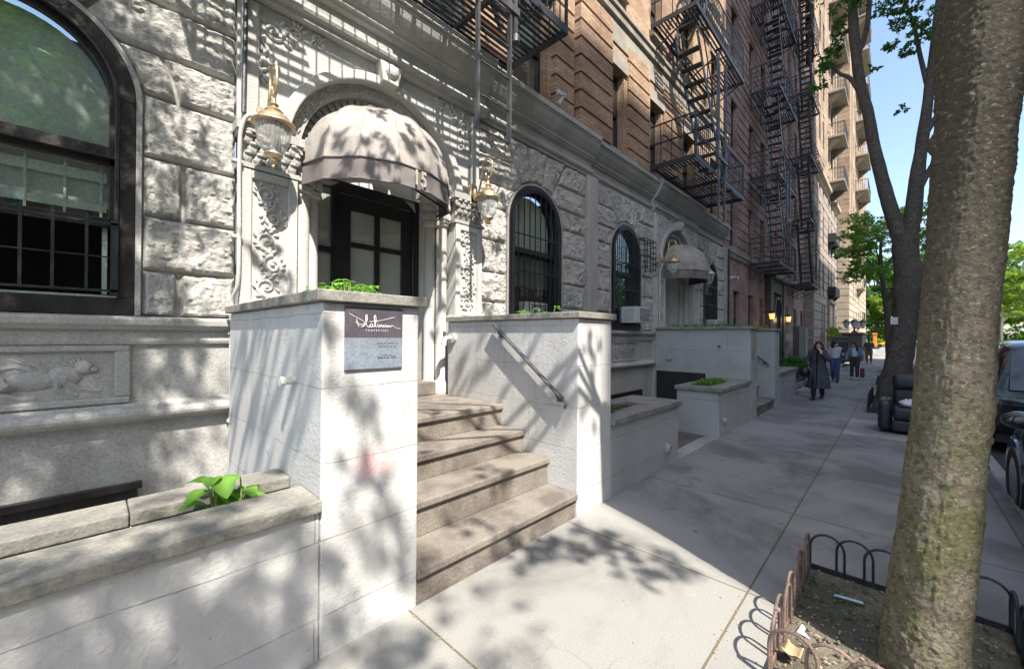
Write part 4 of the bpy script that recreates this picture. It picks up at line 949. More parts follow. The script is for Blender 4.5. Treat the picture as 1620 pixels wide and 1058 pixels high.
m = MB(); m.box(21.95, 22.5, 4.25, 4.498, 0, 4.55); m.box(24.9, 25.45, 4.25, 4.498, 0, 4.55); m.box(22.5, 24.9, 4.30, 4.498, 3.95, 4.55); m.box(21.8, 25.6, 4.05, 4.498, 4.55, 4.70); m.arch_band(23.7, 2.85, .82, .96, 4.24, 4.30); m.box(22.5, 22.84, 4.32, 4.49, 0, 3.95); m.box(24.56, 24.9, 4.32, 4.49, 0, 3.95)
s = put('door_surround', m, MT['slatew'], h3, bevel=.02)
m = MB(); pl = [(22.88, 0)] + [(23.7 - .82 * math.cos(PI * i / 16), 2.85 + .82 * math.sin(PI * i / 16)) for i in range(17)] + [(24.52, 0)]; m.prism(pl, 4.44, 4.46); put('arched_door', m, MT['door'], s)
m = MB(); m.box(15.9, 16.0, 4.2, 4.5, 3.86, 3.96); m.tube([(15.95, 4.25, 3.9), (15.78, 4.05, 3.86)], .045, 10); tag(put('security_camera', m, MT['white']), 'small white security camera on the purple brick beside the stone house', 'security camera')

# ------------------------------------------------------------------ banded stone house and tall buff tower
def banded(mb, x0, x1, z0, z1, holes, y, dep=.5, h=.6, gap=.06, proud=.06):
    z = z0
    while z < z1:
        za, zb = z, min(z1, z + h - gap); xs = x0
        for a, b, c0, c1 in sorted([q for q in holes if q[2] < zb and q[3] > za]):
            if a > xs: mb.box(xs, a, y - proud, y + dep, za, zb)
            xs = max(xs, b)
        if x1 > xs: mb.box(xs, x1, y - proud, y + dep, za, zb)
        z += h
h4 = thing('stone_house', 'brown banded stone building beyond the purple brick, with stone balconies up its middle', 'house', (40, 4, 0))
fl = [5.3 + 3.55 * k for k in range(9)]
holes = [(a, b, z, z + 2.0) for a, b in ((35.2, 36.1), (37.2, 38.1), (40.5, 41.3), (42.3, 43.2), (44.8, 45.7)) for z in fl] + [(36.8, 37.5, 1.5, 4.0), (38.0, 38.7, 1.5, 4.0), (44.6, 45.5, 1.5, 3.6)]
m = MB(); wall_holes(m, 33.02, 46.78, 0, 40, holes, 4.03, .2); put('stone_wall', m, MT['grey3'], h4)
m = MB(); banded(m, 33.0, 46.8, .05, 13, holes, 4.03, .02); 
for k in range(68): z = .05 + .6 * k; m.box(33.0, 33.35, 4.04, 4.56, z, z + .54)
put('stone_bands', m, MT['grey3'], h4, bevel=.012)
m = MB(); banded(m, 33.0, 46.8, 13.4, 40, holes, 4.03, .02, .45, .04, .04); put('upper_bands', m, MT['tanbr'], h4)
m = MB(); m.box(33.0, 33.02, 4.03, 9, 20, 40); put('side_wall', m, MT['tanbr'], h4)
for i, hl in enumerate(holes): sash_window(h4, *hl, 4.16, .5, i % 2 == 0)
for a, b in ((33.0, 40.0), (43.8, 46.8)): m = MB(); m.prism([(4.02, 12.7), (3.9, 12.75), (3.88, 12.95), (3.68, 13.05), (3.66, 13.3), (4.02, 13.38)], a, b, 'yz'); put('string_course', m, MT['tan4'], h4)
m = MB(); m.box(40.2, 40.5, 3.8, 3.97, 0, 4.5); m.box(43.0, 43.4, 3.8, 3.97, 0, 4.5); m.box(40.1, 43.5, 3.7, 3.97, 4.5, 4.8); m.box(40.5, 43.0, 3.9, 3.97, 0, 4.5); put('entrance_surround', m, MT['tan4'], h4, bevel=.02)
def balcony(par, x0, x1, y0, y1, z, mt='sill'):
    m = MB(); m.box(x0, x1, y0, y1, z, z + .18)
    for x in (x0 + .25, x1 - .45): m.prism([(y1, z - .8), (y1, z), (y0 + .1, z), (y0 + .3, z - .2)], x, x + .2, 'yz')
    b = put('balcony', m, MT[mt], par, bevel=.02)
    r = MB(); r.bar((x0, y0 + .03, z + 1.1), (x1, y0 + .03, z + 1.1), .05)
    for x in np.arange(x0, x1 + .01, .16): r.bar((x, y0 + .03, z + .18), (x, y0 + .03, z + 1.1), .025)
    for xx in (x0 + .02, x1 - .02):
        r.bar((xx, y0, z + 1.1), (xx, y1, z + 1.1), .05)
        for y in np.arange(y0 + .1, y1, .16): r.bar((xx, y, z + .18), (xx, y, z + 1.1), .025)
    put('balcony_railing', r, MT['ironw'], b)
for k in range(6): balcony(h4, 40.3, 43.6, 2.95, 3.97, 14.0 + 3.55 * k)
for z in (5.1, 9.3): m = MB(); m.box(40.2, 43.2, 3.45, 3.97, z, z + .7); m.prism([(3.97, z - .6), (3.97, z), (3.5, z)], 40.5, 40.8, 'yz'); m.prism([(3.97, z - .6), (3.97, z), (3.5, z)], 42.6, 42.9, 'yz'); put('window_box', m, MT['planter'], h4, bevel=.02)
h5 = thing('apartment_tower', 'tall buff stone tower with stacked balconies at the far end of the block', 'tower', (60, 3, 0))
holes = [(a, a + 1.1, z, z + 2.1) for a in (51.5, 54.0, 58.6, 61.0, 65.0, 69) for z in [2 + 3.55 * k for k in range(14)]]
m = MB(); wall_holes(m, 47.34, 74, 0, 52, holes, 3.16, .2); m.box(47.34, 47.36, 3.16, 12, 0, 52); m.box(47.34, 74, 3.2, 12, 51.9, 52); put('tower_wall', m, MT['tan4'], h5)
m = MB(); banded(m, 47.3, 50.3, .05, 10, [], 3.16, .84, .62, .07, .06); banded(m, 50.3, 74, .05, 9, holes, 3.16, .02, .62, .07, .05)
put('stone_bands', m, MT['tan4'], h5, bevel=.015)
m = MB(); banded(m, 47.32, 48.9, 10.6, 51, [], 3.16, .84, .42, .045, .04); banded(m, 49.6, 74, 10.6, 51, holes, 3.16, .02, .42, .045, .04); put('upper_bands', m, MT['tanbr'], h5)
m = MB(); m.box(48.9, 49.6, 3.0, 3.158, 10.6, 51); m.prism([(4.0, 9.9), (2.95, 9.95), (2.9, 10.2), (2.65, 10.35), (2.65, 10.6), (4.0, 10.65)], 47.1, 52, 'yz'); put('stone_trim', m, MT['tan4'], h5)
for i, hl in enumerate(holes):
    if hl[0] < 66: sash_window(h5, *hl, 3.28, .5, i % 2 == 0)
for k in range(11): balcony(h5, 54, 59.5, 2.1, 3.10, 13.2 + 3.55 * k)
for k in range(3): balcony(h5, 56, 59, 2.5, 3.10, 3.4 + 3.55 * k)
# buildings across the street, behind the camera: they throw the shade that lies on the far pavement
def opposite(label, x0, x1, hgt, n):
    t = thing('apartment_building', label, 'building', ((x0 + x1) / 2, -16, 0)); m = MB(); m.box(x0, x1, -30, -16, -.5, hgt); put('wall', m, MT['far'], t)
    w = MB(); z = 2.0
    while z < hgt - 3:
        for k in range(n): x = x0 + 1.2 + (x1 - x0 - 2.4) * k / (n - 1); w.box(x - .5, x + .5, -15.99, -15.95, z, z + 1.9)
        z += 3.5
    put('window', w, MT['dglass'], t)['kind'] = 'stuff'
opposite('tall brown apartment block across the street, opposite the planter end', -2.98, 8, 36.5, 5)
opposite('tallest apartment block across the street, opposite the purple brick', 8.02, 24.5, 52, 7)
opposite('lower apartment block across the street, opposite the banded stone house', 24.52, 38, 36, 6)
opposite('low brownstone across the street, seen only as a reflection', -18, -3.0, 12.5, 5)

# ------------------------------------------------------------------ awnings
def awning(label, cx, num, mats=('canvas', 'valance')):
    t = thing('entrance_awning', label, 'awning', (cx, YW, 3.27))
    cx -= .10; a, b, y0 = .83, .77, YW - .11; zb, zv, hd = 3.28, 3.49, .79; NP = 7; per = 6; N = NP * per
    def rad(i):     # slight sag between the hoops
        u = (i % per) / per; return 1 - .018 * math.sin(PI * u) * (1 if i % per else 0)
    def P(i, k):    # cloth is flat from hoop to hoop
        j = min(NP - 1, i // per); u = (i - j * per) / per; p0, p1 = PI * j / NP, PI * (j + 1) / NP
        e = 1 - .012 * math.sin(PI * u) + .010 * nz((i * .35, k * 3.0, cx)) + .005 * nz((i * 1.1, k * 7.0, cx + 3))
        return Vector((cx + a * (math.cos(p0) * (1 - u) + math.cos(p1) * u) * k * e * 1.015, y0 - b * (math.sin(p0) * (1 - u) + math.sin(p1) * u) * k * e * 1.015, 0))
    v = MB(); v.grid(lambda s, q: tuple(P(int(round(s * N)), 1.0 + .012 * math.sin(s * 40) * (1 - q)) + Vector((0, 0, zb + (zv - zb) * q + (1 - q) * (.008 * nz((s * 14, 0, cx)) + .006 * math.sin(PI * ((s * NP) % 1)))))), N, 6)
    vo = put('valance', v, MT[mats[1]], t, smooth=True, angle=60)
    d = MB(); d.grid(lambda s, q: tuple(P(int(round(s * N)), max(.0, math.cos(q * PI / 2)) ** .8) + Vector((0, 0, zv + hd * math.sin(q * PI / 2)))), N, 18)
    put('canopy', d, MT[mats[0]], t, smooth=True, angle=14)
    f = MB(); f.tube([tuple(P(i, 1.004) + Vector((0, 0, zb))) for i in range(N + 1)], .012, 6); f.tube([tuple(P(i, 1.008) + Vector((0, 0, zv))) for i in range(N + 1)], .009, 6)
    put('hem', f, MT[mats[1]], t, smooth=True)
    f = MB()
    for j in range(1, NP): f.tube([tuple(P(j * per, (max(0, math.cos(q / 14 * PI / 2)) ** .8) * 1.004) + Vector((0, 0, zv + hd * 1.003 * math.sin(q / 14 * PI / 2)))) for q in range(14)], .006, 5)
    f.tube([(cx + a * math.cos(PI * i / 24), y0, zv + hd * math.sin(PI * i / 24)) for i in range(25)], .014, 6); put('seam', f, MT[mats[0]], t, smooth=True)
    f = MB(); f.tube([tuple(P(i, .97) + Vector((0, 0, zb + .03))) for i in range(N + 1)], .014, 6)
    for j in (1, 3, 4, 6): q = P(j * per, .97); f.bar(tuple(q + Vector((0, 0, zb + .03))), (cx + (q.x - cx) * .3, y0 + .03, zb + .4), .02)
    put('awning_frame', f, MT['iron'], t)
    ph = 1.52; n = Vector((math.cos(ph) / a, -math.sin(ph) / b, 0)).normalized(); c0 = Vector((cx + a * math.cos(ph), y0 - b * math.sin(ph), 0)); tx = Vector((-n.y, n.x, 0)); 
    if tx.dot(Vector((1, 0, 0))) < 0: tx = -tx
    m = text(num, .215, .002, 'CENTER', 1.0, .006); xform(m, lambda p: c0 + n * (.016 - .006 * abs(p.x) * 10 + p.z) + tx * (p.x * .82) + Vector((0, 0, zb + .035 + p.y)))
    # wrap the numerals round the curve
    def wrap(p):
        s = (p - c0).dot(tx); k = s / math.hypot(a * math.sin(ph), b * math.cos(ph)); f = ph - k
        nn = Vector((math.cos(f) / a, -math.sin(f) / b, 0)).normalized(); q = Vector((cx + a * math.cos(f), y0 - b * math.sin(f), 0)); return q + nn * .022 + Vector((0, 0, p.z))
    xform(m, wrap); put('number', m, MT['cream'], vo)
    return t
awning('domed brown-grey awning marked 15 over the nearest doorway', 2.43, '15')
awning('domed awning marked 17 over the second doorway, darker and in shade', 11.3, '17', ('canvas', 'valance'))

# ------------------------------------------------------------------ brass wall lanterns
def lantern(label, x, y, z, group):
    t = thing('wall_lantern', label, 'lantern', (x, YW - .16, z), 0, group)
    b = MB(); b.prism([(x - .055, z - .16), (x + .055, z - .16), (x + .07, z), (x + .055, z + .15), (x - .055, z + .15), (x - .07, z)], YW - .20, YW - .13); b.ell((x, YW - .21, z), (.05, .03, .09)); put('back_plate', b, MT['brass'], t, bevel=.01)
    zc = z - .12; a = MB(); k0 = zc + .26; P = [(x, YW - .2, z - .05), (x, YW - .27, z - .02), (x, YW - .32, z + .10), (x, y + .11, k0 + .10)]
    for k in range(11): q = PI * 1.02 * k / 10; P.append((x, y + .015 + .095 * math.cos(q), k0 + .19 + .10 * math.sin(q)))
    P += [(x, y - .075, k0 + .08), (x, y - .03, k0 + .01), (x, y, k0 - .01)]
    Q = []
    for i in range(len(P) - 1):
        for k in range(4): Q.append(tuple(Vector(P[i]).lerp(Vector(P[i + 1]), k / 4)))
    Q.append(P[-1])
    for it in range(4): Q = [Q[0]] + [tuple((Vector(Q[i - 1]) + Vector(Q[i]) * 2 + Vector(Q[i + 1])) / 4) for i in range(1, len(Q) - 1)] + [Q[-1]]
    a.tube(Q, .014, 8)
    a.tube([(x, y + .005 + (.055 - .0022 * j) * math.cos(t2), k0 + .115 + (.055 - .0022 * j) * math.sin(t2)) for j, t2 in enumerate(np.linspace(-PI / 2, PI * 1.5, 20))], .010, 7)
    a.ell((x, y, k0 + .03), (.022, .022, .03), 10, 7); put('scroll_arm', a, MT['brass'], t, smooth=True)
    c = MB()
    c.lathe((x, y, zc), [(.172, 0), (.178, .008), (.174, .022), (.15, .035), (.14, .05), (.135, .062), (.115, .085), (.085, .105), (.07, .118), (.075, .13), (.062, .145), (.035, .16), (.028, .175), (.04, .19), (.028, .205), (.016, .225), (.02, .24), (.008, .262)], 24)
    put('cap', c, MT['brass'], t, smooth=True, angle=50)
    g = MB(); g.lathe((x, y, zc), [(.135, 0), (.138, -.03), (.132, -.09), (.115, -.16), (.09, -.215), (.068, -.245)], 96, lambda q: 1 + .022 * math.cos(24 * q)); put('glass_globe', g, MT['lglass'], t, smooth=True)
    f = MB(); f.lathe((x, y, zc), [(.072, -.242), (.076, -.256), (.06, -.272), (.035, -.285), (.03, -.30), (.04, -.312), (.03, -.33), (.014, -.345), (.018, -.357), (.006, -.378)], 20); put('finial', f, MT['brass'], t, smooth=True)
    k = MB(); k.tube([(x, y, zc - .01), (x, y, zc - .09)], .016, 8); k.ell((x, y, zc - .13), (.026, .026, .05)); put('bulb', k, MT['white'], t, smooth=True)
GL = 'brass lanterns beside the doorways'
lantern('brass lantern on the carved pilaster left of the number 15 awning', 1.12, 4.02, 3.72, GL)
lantern('brass lantern on the pilaster right of the number 15 awning', 3.72, 4.02, 3.72, GL)
lantern('brass lantern left of the second, shaded awning', 9.98, 4.02, 3.72, GL)
lantern('brass lantern right of the second awning, half hiding an arched window', 12.62, 4.02, 3.72, GL)
for i, (x, lab) in enumerate(((21.6, 'lit wall lantern left of the dark arched doorway in the purple brick'), (25.5, 'lit wall lantern right of the dark arched doorway in the purple brick'))):
    t = thing('wall_lantern', lab, 'lantern', (x, 4.2, 2.72), 0, 'lit lanterns at the arched doorway')
    m = MB(); m.box(x - .02, x + .02, 4.2, 4.5, 2.9, 2.94); m.lathe((x, 4.15, 2.72), [(.13, .14), (.15, .16), (.06, .28), (.02, .30)], 8); m.lathe((x, 4.15, 2.72), [(.05, -.16), (.08, -.14), (.08, -.12)], 8); put('lamp_frame', m, MT['iron'], t)
    m = MB(); m.lathe((x, 4.15, 2.72), [(.075, -.12), (.12, .14)], 8); put('lamp_glass', m, MT['lamp'], t)
    pl = bpy.data.lights.new('lantern_light', 'POINT'); pl.energy = 3; pl.color = (1, .62, .3); pl.shadow_soft_size = .1; po = bpy.data.objects.new('lantern_light', pl); COL.objects.link(po); po.parent = t; po.location = (0, -.3, 0)

# ------------------------------------------------------------------ window grilles, air conditioners, pipes
def grille(label, cx, r, z0, y, nb, partial=None):
    m = MB()
    for i in range(nb + 1):
        x = cx - r + 2 * r * i / nb; zt = ZS + math.sqrt(max(0, r * r - (x - cx) ** 2)); 
        if partial and x > partial: continue
        m.bar((x, y, z0), (x, y, zt), .013)
    for z in (z0 + .02, 2.82, 3.42):
        m.box(cx - r, cx + r, y - .004, y + .008, z - .010, z + .010)
    m.arch_band(cx, ZS, r - .018, r + .006, y - .012, y + .012); m.box(cx - r - .006, cx - r + .016, y - .012, y + .012, z0, ZS); m.box(cx + r - .016, cx + r + .006, y - .012, y + .012, z0, ZS)
    return tag(put('window_grille', m, MT['iron']), label, 'window guard', 'iron guards on the arched windows')
grille('black vertical bars filling the arched window right of the number 15 awning', 5.28, .63, 1.96, 4.44, 9)
grille('close black bars over the arched window that holds an air conditioner, second house', 8.45, .63, 1.96, 4.44, 15)
grille('black bars over the last arched window, behind the far brass lantern', 14.15, .63, 1.96, 4.44, 9)
c = MB()
for z in np.linspace(3.32, 3.98, 6): c.tube([(8.62, 4.42, z), (8.62, 4.12, z), (9.22, 4.12, z), (9.22, 4.42, z)], .009, 5)
for q in range(5): x = 8.62 + .15 * q; c.bar((x, 4.12, 3.3), (x, 4.12, 4.0), .013)
for q in range(2):
    for x in (8.62, 9.22): c.bar((x, 4.25 + .12 * q, 3.3), (x, 4.25 + .12 * q, 4.0), .013)
tag(put('wire_cage', c, MT['iron']), 'open wire cage sticking out beside the arch of the air conditioner window', 'wire cage')
c = MB(); y = 4.43
for x in (-.82, -.58, -.34, -.19 + .0, -.02): c.bar((x, y, 2.07), (x, y, 2.66), .018); c.tube([(x, y, 2.64), (x, y + .02, 2.65), (x, y + .10, 2.58)], .009, 6)
for z in (2.08, 2.60): c.bar((-.99, y, z), (.15, y, z), .016)
c.bar((-.99, y, 2.34), (.15, y, 2.34), .009)
for x in (-.98, .13): c.box(x - .022, x + .022, y - .008, y + .02, 2.04, 2.63)
tag(put('window_guard', c, MT['iron']), 'low spiked black guard across the bottom of the leftmost arched window', 'window guard', 'iron guards on the arched windows')
def ac(label, x0, x1, y0, y1, z0, z1):
    t = thing('air_conditioner', label, 'air conditioner', ((x0 + x1) / 2, (y0 + y1) / 2, z0), 0, 'air conditioners in the windows')
    put('casing', MB().box(x0, x1, y0, y1, z0, z1), MT['plastic'], t, bevel=.012, seg=2)
    m = MB(); n = 9
    for i in range(n): z = z0 + .05 + (z1 - z0 - .1) * i / n; m.box(x0 + (x1 - x0) * .32, x1 - .04, y0 - .006, y0 + .004, z, z + (z1 - z0) / n * .45)
    put('louvre', m, MT['gplast'], t); m = MB()
    for i in range(n): z = z0 + .05 + (z1 - z0 - .1) * i / n; m.box(x0 - .004, x0 + .004, y0 + .06, y1 - .1, z, z + .012)
    put('side_vent', m, MT['gplast'], t)
    put('fan_grille', MB().box(x0 + (x1 - x0) * .30, x1 - .03, y0 - .003, y0 + .002, z0 + .04, z1 - .04), MT['slatew'], t)
ac('pale air conditioner behind the bars of the arched window right of the 15 awning', 5.0, 5.6, 4.48, 4.62, 1.98, 2.33)
ac('white air conditioner jutting from the arched window left of the second awning', 8.20, 8.86, 4.10, 4.50, 2.06, 2.42)
ac('air conditioner at the foot of the last arched window before the purple brick', 13.85, 14.45, 4.2, 4.5, 1.98, 2.33)
ac('small air conditioner under the window right of the arched purple brick doorway', 26.75, 27.45, 4.15, 4.5, 1.55, 1.98)
c = MB(); x = .90; P = [(x, 4.42, -.4), (x, 4.42, 2.0), (x + .0, 4.40, 2.08), (x + .03, 4.30, 2.2), (x + .02, 4.30, 3.55), (x + .06, 4.27, 3.72), (x + .14, 4.24, 3.76), (x + .22, 4.24, 3.75)]
Q = [tuple(Vector(P[i]).lerp(Vector(P[i + 1]), k / 5)) for i in range(len(P) - 1) for k in range(5)] + [P[-1]]
for it in range(2): Q = [Q[0]] + [tuple((Vector(Q[i - 1]) + Vector(Q[i]) * 2 + Vector(Q[i + 1])) / 4) for i in range(1, len(Q) - 1)] + [Q[-1]]
c.tube(Q, .018, 10)
for z in (.95, 1.75, 2.62, 3.3): c.box(x - .03, x + .05, 4.29 if z > 2 else 4.39, 4.36 if z > 2 else 4.45, z, z + .025)
tag(put('conduit_pipe', c, MT['conduit'], smooth=True), 'white painted pipe bending up the wall left of the carved pilaster to the lantern', 'pipe')
c = MB(); c.tube([(.97, 4.38, 3.80), (.98, 4.38, 4.9), (.98, 4.1, 5.0), (.98, 4.08, 5.7), (.98, 4.40, 5.8), (.98, 4.42, 9)], .020, 10); tag(put('drain_pipe', c, MT['ironw'], smooth=True), 'thin grey metal pipe running up past the cornice above the left lantern', 'pipe')
c = MB(); c.tube([(9.86, 4.30, -.3), (9.86, 4.30, 3.4), (9.90, 4.25, 3.6)], .02, 8); tag(put('conduit_pipe', c, MT['conduit'], smooth=True), 'grey pipe up the pilaster left of the second awning', 'pipe')
c = MB(); c.tube([(15.72, 4.34, -.3), (15.72, 4.34, 4.9)], .035, 8); tag(put('drain_pipe', c, MT['iron'], smooth=True), 'dark drain pipe where the stone house meets the purple brick', 'pipe')
c = MB(); c.box(5.50, 5.70, 4.18, 4.24, 5.90, 5.97); c.bar((5.52, 4.2, 5.73), (5.66, 4.2, 5.93), .04); tag(put('bracket_arm', c, MT['plastic']), 'white metal bracket lying on the cornice under the nearest brick window', 'bracket')

# ------------------------------------------------------------------ sign on the pillar
t = thing('estate_sign', 'square sign in dark purple and silver reading Platinum Properties, on the sunlit pillar', 'sign', (1.17, YF, 1.55))
sx0, sx1, sz0, sz1 = .99, 1.352, 1.548, 1.912; sy = YF - .012
put('sign_header', MB().box(sx0, sx1, sy, YF - .001, sz0 + .186, sz1), MT['signd'], t)
put('sign_panel', MB().box(sx0, sx1, sy, YF - .001, sz0 + .006, sz0 + .186), MT['signb'], t)
put('sign_edge', MB().box(sx0, sx1, sy - .001, YF - .001, sz0, sz0 + .0055), MT['signd'], t)
def SP(px, py): return (sx0 + (px - 122) / 722 * (sx1 - sx0), sy - .0012, sz1 - (py - 130) / 815 * (sz1 - sz0))
strokes = [([(165,222),(205,242),(250,266),(300,292),(338,318),(348,342),(325,358),(285,352),(250,338),(228,328)], 8), ([(252,288),(258,318),(268,352),(280,386)], 11), ([(228,328),(250,336),(268,352)], 8),
 ([(305,386),(335,378),(362,345),(378,290),(378,242),(370,228),(362,255),(364,320),(376,368),(394,388),(412,380)], 9), ([(448,352),(428,350),(412,366),(412,384),(430,388),(446,368),(450,354),(450,380),(464,386)], 9),
 ([(464,384),(480,350),(489,290),(484,240),(472,236),(468,270),(474,330),(486,378),(500,386)], 10), ([(400,318),(440,314),(500,306),(570,292),(640,272),(735,245)], 6),
 ([(510,346),(512,372),(522,384),(534,372)], 9), ([(536,350),(540,386),(548,362),(562,352),(568,384),(578,380)], 8), ([(584,352),(586,380),(600,384),(612,354),(616,384)], 8),
 ([(630,356),(634,388),(646,362),(656,386),(668,360),(678,386),(690,368),(712,364),(738,384),(775,400),(815,397)], 7)]
m = MB()
for pts, w in strokes:
    P = [Vector(SP(*p)) for p in pts]; Q = []
    for i in range(len(P) - 1):
        a, b, c2, d = P[max(0, i-1)], P[i], P[i+1], P[min(len(P)-1, i+2)]
        for k in range(5): u = k / 5; Q.append(tuple(.5 * ((2*b) + (c2-a)*u + (2*a-5*b+4*c2-d)*u*u + (3*b-a-3*c2+d)*u**3)))
    Q.append(tuple(P[-1])); m.tube(Q, w * .00026, 6)
for z in (0,): m.ell(SP(515, 326), (.0022, .002, .0022), 6, 4)
put('script_lettering', m, MT['white'], t)
def stext(s, size, px, py, mt, sp=1.0, al='CENTER'):
    m = text(s, size, .0004, al, sp); o = SP(px, py); xform(m, lambda p: Vector((o[0] + p.x, sy - .001 - p.z, o[2] + p.y))); put('lettering', m, MT[mt], t)
stext('PROPERTIES', .0165, 505, 443, 'white', 1.75); stext('APARTMENTS', .0145, 645, 614, 'ink', 1.7); stext('AVAILABLE', .0145, 640, 656, 'ink', 1.7); stext('646-616-7552', .021, 640, 808, 'ink', 1.05)
m = MB()
for a, b, py in ((575, 700, 758), ):
    p, q = SP(a, py), SP(b, py); m.box(p[0], q[0], sy - .0012, sy, p[2] - .0006, p[2] + .0006)
put('rule_line', m, MT['ink'], t)

# ------------------------------------------------------------------ trees
def trunk_mesh(mb, pts, rads, seg=28, sub=8, lump=.05, seed=0):
    P = [Vector(p) for p in pts]; Q = []; RR = []
    for i in range(len(P) - 1):
        a, b, c, d = P[max(0, i-1)], P[i], P[i+1], P[min(len(P)-1, i+2)]
        for k in range(sub):
            u = k / sub; Q.append(.5 * ((2*b) + (c-a)*u + (2*a-5*b+4*c-2*d+d-0*d)*0 + (2*a-5*b+4*c-d)*u*u + (3*b-a-3*c+d)*u**3) if True else b); RR.append(rads[i] + (rads[i+1] - rads[i]) * (u*u*(3-2*u)))
    Q.append(P[-1]); RR.append(rads[-1]); n0 = len(mb.v)
    mb.tube([tuple(q) for q in Q], RR, seg)
    k = n0
    for i, q in enumerate(Q):
        for j in range(seg):
            v = Vector(mb.v[k]); d = v - q
            f = 1 + lump * noise.noise(v * 3.1 + Vector((seed, 0, 0))) + lump * .5 * noise.noise(v * 9 + Vector((0, seed, 0)))
            mb.v[k] = tuple(q + d * f); k += 1
    return mb
def leaf_mesh(clumps, seed, size=.07, flatz=.55):
    """clumps: (x, y, z, rx, ry, rz, n); folded pointed leaves scattered through each clump"""
    r = np.random.default_rng(seed); V = []; F = []; o = 0
    for (x, y, z, rx, ry, rz, n) in clumps:
        n = int(n); p = r.normal(size=(n, 3)); p /= np.linalg.norm(p, axis=1, keepdims=True); p *= (r.random((n, 1)) ** .45)
        # twigs: pull groups of leaves together so that gaps open
        tw = r.normal(size=(max(3, n // 14), 3)); tw /= np.linalg.norm(tw, axis=1, keepdims=True); tw *= (r.random((len(tw), 1)) ** .4)
        p = tw[r.integers(0, len(tw), n)] + .16 * p
        p = p * np.array([rx, ry, rz]) + np.array([x, y, z])
        a = r.normal(size=(n, 3)); a[:, 2] *= flatz; a[:, 2] -= .25; a /= np.linalg.norm(a, axis=1, keepdims=True)
        nrm = r.normal(size=(n, 3)) + np.array([0, 0, 1.4]); b = np.cross(a, nrm); b /= np.linalg.norm(b, axis=1, keepdims=True); c = np.cross(b, a)
        s = size * r.uniform(.65, 1.3, (n, 1)); w = s * r.uniform(.24, .34, (n, 1))
        v = np.stack([p, p + a * s * .45 + b * w + c * s * .12, p + a * s + c * -.1 * s, p + a * s * .45 - b * w + c * s * .12], 1).reshape(-1, 3)
        V.append(v); idx = np.arange(n) * 4 + o; F.append(np.stack([idx, idx + 1, idx + 2, idx + 3], 1)); o += 4 * n
    mb = MB(); mb.v = [tuple(q) for q in np.concatenate(V)]; mb.f = [tuple(int(i) for i in q) for q in np.concatenate(F)]; return mb
def put_leaves(name, mb, m, par):
    me = bpy.data.meshes.new(name); L = acc(par) if par else Vector((0, 0, 0)); me.from_pydata([(a - L.x, b - L.y, c - L.z) for a, b, c in mb.v], [], mb.f); me.materials.append(m)
    o = bpy.data.objects.new(name, me); COL.objects.link(o); o.parent = par; return o
def branches(mb, frm, tos, r, seed=0, sag=.15):
    rr = random.Random(seed); f = Vector(frm)
    for t_ in tos:
        t2 = Vector(t_); m1 = f.lerp(t2, .4) + Vector((rr.uniform(-.2, .2), rr.uniform(-.2, .2), (t2 - f).length * sag))
        mb.tube([tuple(f), tuple(f.lerp(m1, .5)), tuple(m1), tuple(m1.lerp(t2, .55)), tuple(t2)], [r, r * .8, r * .6, r * .4, r * .15], 7)
t1 = thing('street_tree', 'nearest tree, thick mossy trunk rising out of the hooped tree guard at the right', 'tree', (3.0, -.1, 0), 0, 'trees along the kerb')
def flaky(mb, axis):
    """rough flaked bark: real relief on top of the swelling of the trunk"""
    out = []
    for v in mb.v:
        p = Vector(v); c = Vector(axis(p.z)); d = Vector((p.x - c.x, p.y - c.y, 0)); n = d.normalized(); th = math.atan2(n.y, n.x)
        q = Vector((th * 1.5 + 7, p.z * 10.0, 2.0)); e = abs(noise.noise(q * 2.6)) * .9 + .6 * abs(noise.noise(Vector((th * 8, p.z * 34, 5)))) + .35 * noise.noise(Vector((th * 17, p.z * 60, 9)))
        k = .35 + .65 * max(0, min(1, noise.noise(Vector((th * 1.1, p.z * 1.4, 3))) * 1.6 + .5))
        out.append(tuple(p + n * (e * .013 * k)))
    mb.v = out
AX = [(-.08, 3.0, -.095), (.12, 3.0, -.105), (.45, 3.0, -.125), (1.23, 3.0, -.185), (2.18, 3.0, -.24), (2.7, 3.0, -.27), (3.05, 3.0, -.29), (3.35, 2.98, -.30), (3.8, 2.93, -.36), (4.8, 2.8, -.5)]
def axis(z):
    for i in range(len(AX) - 1):
        if AX[i][0] <= z <= AX[i + 1][0]: f = (z - AX[i][0]) / (AX[i + 1][0] - AX[i][0]); return (AX[i][1] + f * (AX[i + 1][1] - AX[i][1]), AX[i][2] + f * (AX[i + 1][2] - AX[i][2]), z)
    return (AX[-1][1], AX[-1][2], z)
m = MB(); trunk_mesh(m, [(a, b, z) for z, a, b in AX], [.186, .168, .153, .138, .133, .137, .152, .155, .135, .12], 190, 50, .06, 3); flaky(m, axis)
tk = put('trunk', m, MT['bark1'], t1, smooth=True, angle=0)
m = MB(); trunk_mesh(m, [(3.0, -.26, 2.92), (3.03, -.40, 3.13), (3.08, -.58, 3.26), (3.14, -.95, 3.55), (3.1, -1.9, 4.7)], [.10, .095, .08, .07, .06], 28, 10, .08, 9)
trunk_mesh(m, [(3.0, -.17, 2.66), (2.99, -.152, 2.74), (2.99, -.165, 2.83)], [.02, .045, .02], 16, 6, .1, 2)
put('limb', m, MT['bark1'], t1, smooth=True, angle=0)
Zc = 7.4
def over(x, y, z, h=Zc): q = (h - z) / -SUN.z; return (x - SUN.x * q + 0, y - SUN.y * q, h)   # crown point that shades (x, y, z)
rr = random.Random(21); CL = []
